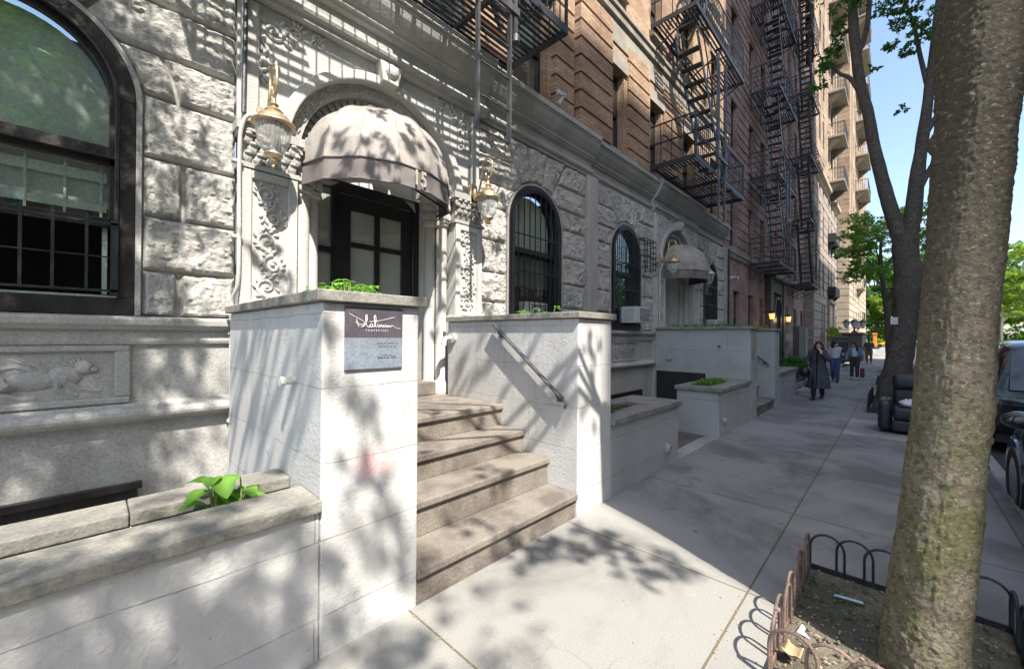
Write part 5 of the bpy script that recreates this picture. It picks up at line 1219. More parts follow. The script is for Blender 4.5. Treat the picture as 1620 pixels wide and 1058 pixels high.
def shade(x, y, z, n, rad=.42, h=None):
    hh = h or rr.uniform(6.2, 8.6); c = over(x, y, z, hh); CL.append((c[0], c[1], c[2], rad, rad, rad * .7, n))
for x, y, z in ((-2.2, 4.4, 1.2), (-2.2, 4.4, 2.4), (-1.6, 4.4, .6), (-1.6, 4.4, 1.9), (-1.5, 4.4, 3.1), (-.9, 4.4, 1.0), (-.9, 4.4, 2.3), (-.8, 4.4, 3.3), (-.4, 4.4, .5), (-.35, 4.4, 1.5), (-.3, 4.4, 2.1), (-.2, 4.4, 2.9), (-.2, 4.4, 3.8), (-1.0, 4.4, 4.3), (0, 4.4, .9), (.1, 4.4, 1.75), (.15, 4.4, 3.3), (-.35, 4.4, 4.7)): shade(x, y, z, 1250, .52)
for x, y, z in ((.87, 2.5, 1.9), (.87, 3.0, 1.6), (.87, 3.4, 1.5), (.87, 3.9, 1.7), (.87, 3.7, .9), (3.3, 2.9, 1.7), (3.3, 3.6, 1.5), (3.3, 2.5, 1.2), (3.3, 4.1, 1.2), (2.7, 3.7, 3.65), (2.0, 3.65, 3.5), (1.6, 3.9, 3.9), (2.9, 4.1, 4.1), (2.4, 3.7, 3.6), (.87, 2.7, 1.2), (.87, 3.2, 1.0), (.87, 2.45, 1.4), (.87, 3.55, 1.75), (.87, 4.0, 1.2)): shade(x, y, z, 130, .18)
for x, y, z in ((-1.0, 4.4, 1.5), (-.6, 4.4, .1), (-.05, 4.4, 1.3), (.0, 4.4, 2.5), (-.6, 4.4, 2.6), (-.6, 4.4, 3.9), (.05, 4.4, 4.4), (.1, 4.4, .3), (-1.5, 4.4, 4.0), (.25, 4.4, 1.9)): shade(x, y, z, 1000, .45)
for x, y, z in ((.45, 4.4, 2.0), (.5, 4.4, 2.75), (.3, 4.4, 1.05), (.55, 4.4, .55), (.6, 4.4, 3.5), (.7, 4.4, 1.3)): shade(x, y, z, 200, .30)
for x, y, z in ((-.45, 2.25, .5), (.05, 2.25, .55), (.3, 2.25, .35), (-.1, 2.25, -.1), (.55, 2.25, .5), (.6, 2.25, .05), (-.9, 2.25, .5), (-.5, 2.25, .1), (-.15, 2.25, .4), (.15, 2.25, .15), (.45, 2.25, -.05), (-.3, 2.5, .8), (.4, 2.6, .8), (.75, 2.3, .25)): shade(x, y, z, 420, .33)
for x, y, z in ((1.02, 2.25, 1.25), (1.12, 2.25, .95), (1.2, 2.25, .75), (1.0, 2.25, .35), (1.38, 2.25, .3), (1.05, 1.95, 0), (1.2, 1.75, 0), (.9, 1.7, 0), (1.35, 2.0, 0), (1.0, 1.4, 0), (.6, 1.9, 0)): shade(x, y, z, 100, .19)
for x, y, z in ((2.75, 2.0, 0), (3.0, 1.75, 0), (2.9, 1.4, 0), (3.15, 1.2, 0), (2.6, 2.1, 0), (2.35, 2.2, 0), (3.1, 1.95, 0)): shade(x, y, z, 250, .24)
for x, y, z in ((2.1, 2.4, .3), (2.6, 2.7, .5), (1.9, 3.0, .75), (2.4, 3.4, .95), (2.8, 3.2, .9), (3.4, 2.25, 1.0), (3.6, 2.25, 1.5), (1.8, 3.5, 1.0)): shade(x, y, z, 110, .2)
for x, y, z in ((1.9, 3.7, 3.7), (2.3, 3.7, 3.9), (2.1, 3.9, 4.1), (2.7, 3.8, 3.9), (3.0, 3.9, 3.6), (1.7, 3.8, 3.4)): shade(x, y, z, 120, .18, rr.uniform(6.6, 7.6))
for x, y, z in ((3.4, 4.4, 2.6), (4.1, 4.4, 2.4), (4.3, 4.4, 3.2), (3.2, 4.4, 2.2), (1.2, 4.3, 2.5), (1.45, 4.4, 2.2), (4.4, 4.4, 4.0)): shade(x, y, z, 100, .18)
for k in range(26): CL.append((rr.uniform(-4.5, -.6), rr.uniform(-5.5, -3.4), rr.uniform(6.4, 9.5), .55, .55, .4, 420))
put_leaves('crown', leaf_mesh(CL, 4, .058), MT['leaf'], t1)
m = MB(); branches(m, (2.8, -.5, 4.8), [(c[0], c[1], c[2]) for c in CL[:18:6]], .03, 4, .12); put('branch', m, MT['bark1'], t1, smooth=True)
t2 = thing('street_tree', 'forked dark tree behind the armchair, its two limbs spreading against the sky', 'tree', (14.7, .04, 0), 0, 'trees along the kerb')
m = MB()
trunk_mesh(m, [(14.7, .12, -.1), (14.7, .06, .35), (14.7, -.06, 1.3), (14.7, -.16, 2.34), (14.7, -.22, 3.0), (14.7, -.22, 3.4), (14.7, -.17, 3.9), (14.7, -.14, 4.5)], [.42, .33, .265, .25, .30, .31, .26, .25], 40, 10, .09, 5)
trunk_mesh(m, [(14.68, -.36, 2.95), (14.6, -.56, 3.25), (14.6, -.6, 3.35)], [.2, .13, .1], 18, 6, .1, 5)
put('trunk', m, MT['bark2'], t2, smooth=True, angle=0)
m = MB(); trunk_mesh(m, [(14.7, -.10, 4.3), (14.7, .07, 4.95), (14.7, .24, 5.74), (14.7, .45, 6.9), (14.7, .58, 7.9), (14.7, .76, 8.87), (14.7, .88, 10.2), (14.7, .96, 11.5), (14.7, 1.2, 13.5)], [.2, .165, .15, .135, .125, .12, .12, .10, .06], 24, 8, .06, 6)
trunk_mesh(m, [(14.7, .70, 8.4), (14.65, .95, 9.0), (14.6, 1.2, 9.25), (14.5, 1.4, 9.6)], [.07, .055, .045, .02], 12, 6, .08, 6); trunk_mesh(m, [(14.7, .82, 9.6), (14.7, .60, 10.4), (14.7, .55, 11.8)], [.08, .06, .05], 12, 6, .08, 7)
put('limb', m, MT['bark2'], t2, smooth=True, angle=0)
m = MB(); trunk_mesh(m, [(14.7, -.2, 4.3), (14.7, -.30, 5.0), (14.7, -.35, 5.77), (14.7, -.45, 6.71), (14.7, -.57, 7.96), (14.7, -.68, 9.36), (14.7, -.8, 11)], [.19, .17, .155, .125, .105, .08, .05], 24, 8, .07, 8)
trunk_mesh(m, [(14.7, -.48, 6.9), (14.7, -.68, 7.3), (14.7, -1.0, 7.8), (14.7, -1.4, 9)], [.08, .06, .05, .03], 12, 6, .08, 8); trunk_mesh(m, [(14.7, -.38, 5.5), (14.7, -.62, 6.1), (14.7, -.95, 6.7)], [.07, .06, .045], 12, 6, .08, 9); trunk_mesh(m, [(14.7, -.57, 8.1), (14.7, -.42, 9.0), (14.6, -.3, 9.8), (14.5, -.1, 10.6)], [.06, .05, .04, .02], 12, 6, .08, 9)
put('limb', m, MT['bark2'], t2, smooth=True, angle=0)
c2 = [(14.3, -.11, 9.9, .35, .35, .35, 90), (14.2, -.30, 9.15, .4, .3, .22, 110), (14.2, .2, 10.3, .4, .35, .3, 120), (14.2, -.5, 9.6, .35, .3, .3, 90), (14.1, 1.5, 9.35, .35, .28, .25, 120), (14.2, 1.28, 9.75, .35, .25, .22, 80), (14.2, 1.15, 10.25, .3, .25, .22, 80), (14.2, .15, 9.3, .2, .25, .15, 45), (14.2, -.2, 10.3, .4, .4, .3, 120), (14.2, 1.0, 10.9, .4, .4, .3, 110), (14.2, 1.65, 8.9, .3, .2, .2, 50), (14.2, -.1, 7.55, .15, .2, .1, 16), (14.2, -1.9, 9.2, .4, .35, .35, 120), (14.2, -2.3, 9.6, .5, .4, .4, 140), (14.4, .2, 11.5, 1.2, 1.2, .6, 500), (14.4, -1.0, 11.5, 1.2, 1.0, .6, 400), (14.4, 1.4, 12, 1.0, .8, .5, 300), (14.1, .42, 8.85, .12, .2, .1, 20)]
put_leaves('crown', leaf_mesh([(*c[:6], c[6] * 2.6) for c in c2], 8, .095, .8), MT['leafd'], t2)
t3 = thing('street_tree', 'slim young tree with a spreading bright crown, just beyond the forked tree', 'tree', (30, .25, 0), 0, 'trees along the kerb')
m = MB(); trunk_mesh(m, [(30, .22, -.1), (30, .27, .6), (30, .34, 2.2), (30, .42, 3.5), (30, .60, 5.2), (30, .66, 6.6), (30, .6, 7.6)], [.2, .17, .15, .13, .09, .07, .03], 16, 6, .08, 4); branches(m, (30, .44, 3.6), [(30, -.6, 4.9), (30.4, -.9, 6.2), (29.6, 1.4, 6.4)], .07, 3); branches(m, (30, .6, 5.2), [(29.5, 1.6, 6.6), (30, -.9, 7.0), (30.5, .8, 8)], .05, 5)
put('trunk', m, MT['bark2'], t3, smooth=True)
rr = random.Random(9); c3 = []
for y, z in ((1.9, 7.6), (1.6, 8.4), (-1.5, 8.3), (.3, 5.2), (-.6, 5.6), (1.27, 7.9), (.49, 8.3), (-.5, 7.9), (1.5, 6.7), (1.6, 5.9), (.48, 7.2), (-.74, 6.6), (-1.2, 7.5), (1.9, 5.3), (-.02, 6.9), (-1.2, 5.2), (.9, 5.4), (1.2, 6.9), (-1.8, 6.4), (.2, 5.9), (-1.9, 7.4), (-.4, 8.6), (2.0, 6.6)): c3.append((30 + rr.uniform(-1.6, 1.6), y, z, 1.0, .7, .42, 950))
put_leaves('crown', leaf_mesh(c3, 12, .115), MT['leafbr'], t3)
GP = 'park trees beyond the far end of the street'
def park_tree(label, x, y, h, w, mt, seed, dens=1.0, size=.55, name='park_tree', zlow=.28):
    r_ = random.Random(seed); t = thing(name, label, 'tree', (x, y, 0), 0, GP)
    m = MB(); trunk_mesh(m, [(x, y, -.2), (x, y + .1, h * .2), (x + .2, y - .1, h * .45), (x, y, h * .8)], [h * .022, h * .017, h * .012, h * .004], 10, 4, .08, seed)
    cl = []
    for k in range(int(22 * dens)):
        a = r_.uniform(0, 6.28); q = math.sqrt(r_.random()) * w; zz = h * (zlow + (1 - zlow) * (1 - (q / w) ** 2 * .6) * r_.uniform(.1, 1)); s = r_.uniform(.16, .28) * w
        cl.append((x + q * math.cos(a), y + q * math.sin(a), zz, s, s, s * .6, 330))
    branches(m, (x, y, h * .3), [c[:3] for c in cl[::4]], h * .008, seed); put('trunk', m, MT['bark2'], t, smooth=True)
    put_leaves('crown', leaf_mesh(cl, seed, size), MT[mt], t)
pts = [(138, 8.5, 24, 6, 'leafb', 'pale blue-green park tree right against the tall tower'), (141, 1.5, 22, 6, 'leafy', 'yellow-green park tree straight ahead behind the taxi'), (150, 12, 30, 8, 'leaf', 'tall park tree half hidden by the tower'), (146, -5, 26, 7, 'leafb', 'blue-green park tree behind the forked trunk'),
 (152, 4, 30, 8, 'leafb', 'deep park tree in the gap above the taxi'), (143, -13, 20, 7, 'leafy', 'sunny yellow park tree left of the dark vehicle'), (140, -21, 22, 7, 'leafy', 'bright park tree above the dark vehicle roof'), (150, -29, 24, 8, 'leaf', 'broad park tree at the right edge'), (158, -12, 30, 9, 'leaf', 'high park tree behind the big trunk'), (160, -38, 26, 9, 'leafb', 'furthest right park tree')]
for i, (x, y, h, w, mt, lab) in enumerate(pts): park_tree(lab, x, y, h, w, mt, 40 + i, 1.5, .75)
for i, (x, y, h, w, lab) in enumerate(((70, -12.5, 14, 4.5, 'street tree on the opposite pavement, nearer, yellow-green'), (88, -13, 15, 5, 'street tree on the opposite pavement, further, yellow-green'), (104, -12.5, 15, 5, 'last street tree on the opposite pavement before the park'))): park_tree(lab, x, y, h, w, 'leafy', 70 + i, 1.2, .32, 'street_tree', .3)

rr = random.Random(77); cl = []
for k in range(480):
    y = rr.uniform(-110, 60); h = rr.uniform(-.06, 1) ** 1 * 26 if False else rr.uniform(-1.5, 26); cl.append((rr.uniform(168, 200), y, 2 + h, 6, 6, 3.5, 230))
o = put_leaves('park_wood', leaf_mesh(cl, 99, 1.1), MT['leafb'], None); o['kind'] = 'stuff'
cl = [(rr.uniform(134.5, 137), rr.uniform(-60, 30), rr.uniform(.3, 1.2), 1.2, 1.2, .8, 90) for k in range(70)] + [(rr.uniform(150, 166), rr.uniform(-90, 50), rr.uniform(.5, 7), 3, 3, 2.2, 160) for k in range(170)]
o = put_leaves('park_shrubbery', leaf_mesh(cl, 98, .55), MT['leafy'], None); o['kind'] = 'stuff'

# ------------------------------------------------------------------ tree guards
def guard(label, x0, x1, y0, y1, h, mt, pitch=.155, w=.10, edge=.05, rusted=()):
    t = thing('tree_guard', label, 'tree guard', ((x0 + x1) / 2, (y0 + y1) / 2, 0), 0, 'hooped tree guards')
    def side(p, q, m):
        p = Vector(p); q = Vector(q); L = (q - p).length; d = (q - p) / L; n = max(1, int(round((L - 2 * w) / pitch)))
        e = MB(); e.bar(tuple(p + Vector((0, 0, edge / 2 + .003))), tuple(q + Vector((0, 0, edge / 2 + .003))), .008, edge); put('edging', e, MT[m], t)
        for i in range(n + 1):
            c = w + (L - 2 * w) * i / n; o = Vector((-d.y, d.x, 0)) * (.008 if i % 2 else -.008); P = []
            hh = h * (.97 + .05 * random.random())
            P.append(p + d * (c - w) + o + Vector((0, 0, .01)))
            for k in range(13): a = PI - PI * k / 12; P.append(p + d * (c + w * math.cos(a)) + o + Vector((0, 0, hh - w * 1.05 + w * 1.05 * math.sin(a))))
            P.append(p + d * (c + w) + o + Vector((0, 0, .01)))
            b = MB(); b.tube([tuple(v) for v in P], .0085, 7, ref=tuple(Vector((-d.y, d.x, 0)))); put('hoop', b, MT[m], t, smooth=True)
    side((x0, y1, 0), (x1, y1, 0), rusted[0] if rusted else mt); side((x0, y0, 0), (x0, y1, 0), rusted[0] if rusted else mt); side((x1, y0, 0), (x1, y1, 0), mt); side((x0, y0, 0), (x1, y0, 0), mt)
    return t
guard('low hooped iron guard around the nearest trunk, brownish at its sunlit corner', 2.42, 3.78, -.50, .47, .30, 'iron', rusted=('rust',))
guard('low dark hooped guard at the foot of the forked tree beside the armchair', 12.75, 15.6, -.75, .50, .42, 'iron', .3, .2, .12)
struct('tree_pit_soil', MB().grid(lambda s, q: (2.425 + 1.35 * s, -.495 + .96 * q, .006 + .035 * max(0, 1 - 2.2 * math.hypot(s - .45, q - .4)) + .012 * nz((s * 9, q * 7, 1)) + .008), 60, 44), MT['pit'], kind='stuff', smooth=True)
struct('tree_pit_soil', MB().box(12.8, 15.55, -.7, .45, -.1, .05), MT['soil'], kind='stuff')
# litter in and beside the tree pit
def flat(name, pts, z, m, th=.002, tilt=(0, 0)):
    c = MB(); n = len(pts); cx = sum(p[0] for p in pts) / n; cy = sum(p[1] for p in pts) / n; f = lambda p: z + (p[0] - cx) * tilt[0] + (p[1] - cy) * tilt[1]
    c.add([(p[0], p[1], f(p)) for p in pts] + [(p[0], p[1], f(p) + th) for p in pts], [tuple(range(n)), tuple(range(n, 2 * n))] + [(i, (i + 1) % n, (i + 1) % n + n, i + n) for i in range(n)]); return put(name, c, m)
tag(flat('paper_strip', [(3.42, .30), (3.45, .295), (3.475, .155), (3.445, .15)], .045, MT['bluep']), 'pale blue paper strip on the earth inside the tree guard', 'litter')
tag(flat('paper_scrap', [(2.87, .42), (2.95, .405), (2.93, .385), (2.90, .39), (2.865, .355)], .035, MT['paper'], .002, (.15, .1)), 'torn white scrap of paper by the rusty hoops', 'litter')
m = MB(); m.grid(lambda s, q: (2.60 + .09 * (s - .5) + .02 * (q - .5), .40 + .075 * (q - .5) - .02 * (s - .5), .05 + .035 * abs(s - .5) * 2 + .02 * (q - .5) ** 2 * 4), 8, 6); o = put('dry_leaf', m, MT['leafdry'], smooth=True); o.modifiers.new('thick', 'SOLIDIFY').thickness = .002; tag(o, 'curled tan dead leaf at the near corner of the tree pit', 'litter')
rr = random.Random(44); c = MB()
for k in range(240):
    x, y = rr.uniform(2.46, 3.74), rr.uniform(-.47, .44); q = rr.uniform(.006, .020); c.ell((x, y, .022 + .03 * max(0, 1 - 2.2 * math.hypot((x - 2.425) / 1.35 - .45, (y + .495) / .96 - .4))), (q, q * rr.uniform(.6, 1), q * .7), 6, 4)
struct('earth_clods', c, MT['pit'], kind='stuff', smooth=True)
c = MB()
for k in range(900):
    x, y = rr.gauss(3.4, .16), rr.gauss(.22, .13)
    if k % 4 == 0: x, y = rr.uniform(3.2, 3.75), rr.uniform(-.47, -.15)
    x = min(3.75, max(2.45, x)); y = min(.44, max(-.47, y)); a = rr.uniform(0, 6.3); l = rr.uniform(.01, .035); dx, dy = math.cos(a), math.sin(a)
    c.add([(x - dy * .002, y + dx * .002, .02), (x + dy * .002, y - dx * .002, .02), (x + dx * l, y + dy * l, .03 + l * rr.uniform(.1, .9))], [(0, 1, 2)])
struct('weeds', c, MT['leafd'], kind='stuff')
rr = random.Random(14); c = MB()
for k in range(420):
    x, y = rr.uniform(2.45, 3.75), rr.uniform(-.47, .45); s = rr.uniform(.004, .014); a = rr.uniform(0, 3.1); z = .03 + .02 * max(0, 1 - 2.2 * math.hypot((x - 2.425) / 1.35 - .45, (y + .495) / .96 - .4)) + rr.uniform(0, .006)
    dx, dy = math.cos(a) * s, math.sin(a) * s; c.add([(x - dx, y - dy, z), (x + dy * .5, y - dx * .5, z + .003), (x + dx, y + dy, z + .002), (x - dy * .5, y + dx * .5, z + .003)], [(0, 1, 2, 3)])
struct('fallen_blossom', c, MT['leafdry'], kind='stuff')
c = MB()
for k in range(520):
    if k % 3 == 0: x, y = rr.choice(((1.42 + rr.gauss(0, .02), rr.uniform(1.2, 2.24)), (rr.uniform(1.5, 3.3), 2.23 + rr.gauss(0, .015)), (rr.uniform(1.5, 3.3), .74 + rr.gauss(0, .02)), (rr.uniform(4.0, 6), 2.22 + rr.gauss(0, .02))))
    else: x, y = rr.uniform(.6, 12), rr.uniform(-.8, 2.2)
    y = min(y, 2.24); s = rr.uniform(.003, .009); a = rr.uniform(0, 3.1); dx, dy = math.cos(a) * s, math.sin(a) * s
    c.add([(x - dx, y - dy, .006), (x + dy * .6, y - dx * .6, .009), (x + dx, y + dy, .007), (x - dy * .6, y + dx * .6, .009)], [(0, 1, 2, 3)])
struct('fallen_seeds', c, MT['leafdry'], kind='stuff')

# ------------------------------------------------------------------ plants
def broadleaf(mb, base_, tip, w, curl=.3, n=8):
    b = Vector(base_); t = Vector(tip); d = t - b; L = d.length; s = d.cross(Vector((0, 0, 1)));
    if s.length < 1e-4: s = Vector((1, 0, 0))
    s.normalize(); u = s.cross(d).normalized()
    def f(p, q):
        ww = w * (math.sin(PI * min(1, p * .94 + .06)) ** .8) * (1 - .25 * p); x = (q - .5) * 2
        return tuple(b + d * p + s * (x * ww) + u * (-curl * L * p * p + abs(x) * ww * .28 + .02 * L * math.sin(p * 9 + x * 3)))
    mb.grid(f, n, 6)
def seedling(label, x, y, z, h, n, ls, seed, spread=.1, cat='plant', group=None):
    r_ = random.Random(seed); t = thing('seedling_plant', label, cat, (x, y, z), 0, group); st = MB()
    for k in range(n):
        lf = MB(); a = 2 * PI * k / n + r_.uniform(-.4, .4); q = spread * r_.uniform(.5, 1); hh = h * r_.uniform(.3, 1); b = Vector((x + r_.uniform(-.25, .25) * spread, y + r_.uniform(-.2, .2) * spread, z - .01)); e = Vector((x + q * math.cos(a), y + q * math.sin(a), z + hh))
        st.tube([tuple(b), tuple(b.lerp(e, .5) + Vector((0, 0, hh * .12))), tuple(e)], [.006 * h / .2, .005 * h / .2, .003 * h / .2], 6)
        dr = Vector((math.cos(a), math.sin(a), r_.uniform(-.45, .55))).normalized(); l = ls * r_.uniform(.75, 1.2); broadleaf(lf, tuple(e), tuple(e + dr * l), l * .52, .45); put('leaf', lf, MT['hosta'], t, smooth=True)
    put('stem', st, MT['stem'], t, smooth=True)
GS = 'seedlings in the long planter'
seedling('big bright green broad-leaved seedling at the right end of the long planter', .47, 2.63, .76, .25, 11, .115, 3, .045, group=GS)
seedling('smaller seedling leaning right beside the big broad-leaved one', .60, 2.63, .76, .21, 5, .11, 8, .03, group=GS)
seedling('low seedling with several small leaves near the left edge of the planter', -.12, 2.64, .755, .05, 6, .05, 5, .07, group=GS)
seedling('single tiny round-leaved sprout midway along the long planter', .20, 2.62, .76, .03, 3, .035, 6, .02, group=GS)
seedling('tiny sprout pair between the leftmost seedling and the round-leaved sprout', .04, 2.62, .755, .03, 3, .04, 7, .02, group=GS)
rr = random.Random(61); c = MB()
for k in range(70):
    x, y = rr.uniform(-1.0, .85), rr.uniform(2.47, 2.70); a = rr.uniform(0, 6.3); l = rr.uniform(.012, .03); dx, dy = math.cos(a) * l, math.sin(a) * l; z = .775 + rr.uniform(0, .015)
    c.add([(x - dx, y - dy, z), (x + dy * .5, y - dx * .5, z + .006), (x + dx, y + dy, z + .004), (x - dy * .5, y + dx * .5, z + .009)], [(0, 1, 2, 3)])
struct('planter_leaf_litter', c, MT['leafdry'], kind='stuff')
def bed(label, x0, x1, y0, y1, z, n, ls, h, seed, mt='hosta', name='leafy_plant'):
    r_ = random.Random(seed); t = thing(name, label, 'plant', ((x0 + x1) / 2, (y0 + y1) / 2, z)); lf = MB(); st = MB()
    for k in range(n):
        x, y = r_.uniform(x0, x1), r_.uniform(y0, y1); hh = h * r_.uniform(.25, 1); a = r_.uniform(0, 6.28); b = Vector((x, y, z + hh)); l = ls * r_.uniform(.6, 1.2)
        dr = Vector((math.cos(a), math.sin(a), r_.uniform(-.3, .4))).normalized(); broadleaf(lf, tuple(b), tuple(b + dr * l), l * .32, .3, 5)
        st.tube([(x + r_.uniform(-.02, .02), y + r_.uniform(-.02, .02), z - .01), tuple(b)], [.003, .002], 4)
    put('leaf', lf, MT[mt], t, smooth=True); put('stem', st, MT['stem'], t)
bed('bright green leafy plant on top of the pillar that carries the sign', 1.02, 1.30, 2.42, 2.75, 1.97, 90, .07, .12, 3)
bed('pale thin sprouts at the left of the sign pillar top', .96, 1.08, 2.6, 3.1, 1.97, 24, .06, .08, 4)
bed('few upright leaves on the wall right of the steps', 3.47, 3.66, 2.75, 3.2, 1.97, 16, .10, .11, 5)
bed('dark green leaves in the planter right of the sunlit pillar', 4.12, 4.5, 2.45, 2.72, .80, 60, .10, .12, 6, 'leafd')
bed('ivy filling the low planter at the corner of the second stoop', 7.95, 9.0, 2.48, 2.82, .82, 330, .08, .10, 7, 'leaf')
bed('green leaves along the top of the second stoop wall', 9.85, 10.15, 2.6, 4.1, 1.97, 240, .08, .10, 8, 'leaf')
bed('yellow-green sprig on the far cheek wall of the second stoop', 12.2, 12.5, 2.5, 3.2, 1.97, 90, .08, .14, 9, 'leafy')
t = thing('black_planter', 'black trough with a dark bushy shrub in front of the purple brick house', 'planter', (18.4, 2.9, 0))
m = MB(); m.box(16.6, 20.4, 2.4, 3.3, .42, .62); m.box(16.7, 20.3, 2.5, 3.2, .22, .42); put('trough', m, MT['planter'], t, bevel=.03); m = MB(); m.box(16.6, 20.4, 2.42, 3.3, 0, .2); put('brick_plinth', m, MT['purple'], t)
t = thing('shrub', 'dark green bushy shrub growing in the black trough', 'shrub', (18.2, 2.85, .5)); rr = random.Random(31)
put_leaves('leaves', leaf_mesh([(rr.uniform(16.9, 19.8), rr.uniform(2.55, 3.1), rr.uniform(.62, .95), .32, .25, .22, 150) for k in range(16)], 5, .10), MT['leafd'], t)

# ------------------------------------------------------------------ forecourt things further along
m = MB(); m.box(23.2, 25.2, 3.35, 3.6, 0, 2.32); o = put('dark_slab_pier', m, MT['slatew'], bevel=.01); tag(o, 'tall dark slab pier standing beyond the arched brick doorway', 'pier')
m = MB(); m.box(25.21, 25.7, 3.35, 3.6, 0, 2.3); tag(put('grey_stone_pier', m, MT['stone'], bevel=.01), 'pale stone pier joined to the right side of the dark slab', 'pier')
t = thing('iron_fence', 'black iron railings in front of the banded stone building', 'fence', (34, 2.7, 0))
m = MB(); m.bar((29.5, 2.7, 1.85), (40, 2.7, 1.85), .06, .05); m.bar((29.5, 2.7, .3), (40, 2.7, .3), .05); m.bar((29.5, 2.7, 1.55), (40, 2.7, 1.55), .04); put('fence_rail', m, MT['iron'], t)
m = MB(); x = 29.5
while x < 40.01: m.bar((x, 2.7, .0), (x, 2.7, 1.85), .026); m.ell((x + .07, 2.7, 1.70), (.06, .012, .06), 8, 5); x += .16
put('fence_bars', m, MT['iron'], t)
m = MB(); m.box(27.6, 33, 2.5, 3.9, -.1, .16); m.box(28.0, 33, 2.75, 3.9, .16, .3); tag(put('low_steps', m, MT['sill'], bevel=.02), 'low stone steps at the start of the iron railings', 'steps')
m = MB(); m.box(40.6, 46.5, 1.9, 3.4, -.1, 2.05); m.box(40.5, 46.6, 1.82, 3.5, 2.05, 2.2); tag(put('stone_pedestal', m, MT['bstone'], bevel=.03), 'brown stone pedestal that carries the cluster of lanterns', 'pedestal')
t = thing('lamp_cluster', 'dark cluster of four square lanterns on the brown stone pedestal', 'lamp', (41.4, 2.4, 2.2))
m = MB(); m.lathe((41.4, 2.4, 2.2), [(.22, 0), (.2, .08), (.06, .14), (.05, .5), (.08, .55), (.03, .6)], 12); m.bar((41.4, 1.8, 2.55), (41.4, 3.0, 2.55), .05); m.bar((40.8, 2.4, 2.55), (42.0, 2.4, 2.55), .05); put('stand', m, MT['iron'], t)
for y, xo in ((1.9, 0), (2.4, -.5), (2.9, 0), (2.4, .5)):
    m = MB(); m.lathe((41.4 + xo, y, 2.6), [(.08, 0), (.22, .42), (.26, .44), (.06, .62), (.02, .66)], 4); l = put('lantern', m, MT['iron'], t); m = MB(); m.lathe((41.4 + xo, y, 2.6), [(.10, .02), (.225, .40)], 4); xform(m, lambda p: Vector(((p.x - 41.4 - xo) * 1.06 + 41.4 + xo, (p.y - y) * 1.06 + y, p.z))); put('pane', m, MT['clearl'], l)
t = thing('shrub', 'yellow-green shrub showing above the iron railings', 'shrub', (37, 3.3, 1.2)); put_leaves('leaves', leaf_mesh([(37 + rr.uniform(-.9, .9), 3.3, 1.9 + rr.uniform(-.4, .5), .4, .35, .35, 120) for k in range(10)], 6, .13), MT['leafy'], t)
t = thing('lamp_post', 'slender street lamp standing far off against the park trees', 'street lamp', (92, 4.3, 0)); m = MB(); m.lathe((92, 4.3, 0), [(.2, 0), (.15, .9), (.08, 1.2), (.06, 9)], 10); put('post', m, MT['ironw'], t); m = MB(); m.tube([(92, 4.3, 9), (92, 4.0, 9.4), (92, 3.0, 9.5)], .05, 6); m.ell((92, 2.8, 9.45), (.2, .4, .1)); put('lamp_arm', m, MT['ironw'], t)
m = MB(); m.box(14.28, 14.30, -.02, .12, 2.12, 2.30); tag(put('notice', m, MT['paper']), 'small white notice pinned to the forked tree trunk', 'notice')
m = MB(); m.tube([(20.6, .55, 0), (20.6, .5, .33), (21.4, .48, .36), (22, .48, .3), (22, .5, 0)], .035, 8); tag(put('pit_edging', m, MT['iron']), 'dark low hoop of the next tree pit beyond the forked tree', 'tree pit edging')
m = MB(); m.box(27.5, 31.5, -.7, .42, 0, .35); tag(put('tree_box', m, MT['bstone'], bevel=.03), 'low dark timber box round the slim young tree', 'tree box')

# ------------------------------------------------------------------ armchair
t = thing('armchair', 'black leather recliner left on the pavement between the two trunks', 'armchair', (10.6, -.18, 0))
def cush(name, b, mt='leather', bev=.06, puff=0):
    m = MB(); x0, x1, y0, y1, z0, z1 = b; m.box(*b); o = put(name, m, MT[mt], t, smooth=True, bevel=bev, seg=4, angle=0); return o
for y0, y1 in ((.06, .26), (-.62, -.42)):
    cush('arm', (10.22, 11.0, y0, y1, .04, .60), bev=.085)
cush('seat', (10.16, 10.85, -.415, .055, .27, .50), bev=.06); cush('footrest', (10.18, 10.3, -.415, .055, .06, .262), bev=.03)
o = cush('backrest', (10.78, 10.98, -.415, .055, .40, .86), bev=.07); o = cush('headrest', (10.72, 10.97, -.43, .07, .76, 1.07), bev=.10)
cush('base', (10.3, 10.98, -.40, .04, .03, .27), bev=.02)
m = MB(); rr = random.Random(2)
m.grid(lambda s, q: (10.28 + .16 * math.sin(PI * s) * math.cos(2 * PI * q) + .0, -.20 + .17 * math.sin(PI * s) * math.sin(2 * PI * q), .56 + .075 * math.cos(PI * s) + .035 * nz((s * 6, q * 7, 3)) + .02 * nz((s * 15, q * 17, 5))), 22, 28)
xform(m, lambda p: p + Vector((.1 + .03 * nz(p * 14), .03 * nz(p * 14 + Vector((7, 0, 0))), max(0, .505 - p.z))))
tag(put('crumpled_bag', m, MT['paper'], smooth=True, angle=0), 'crumpled white bag lying on the black armchair seat', 'bag')

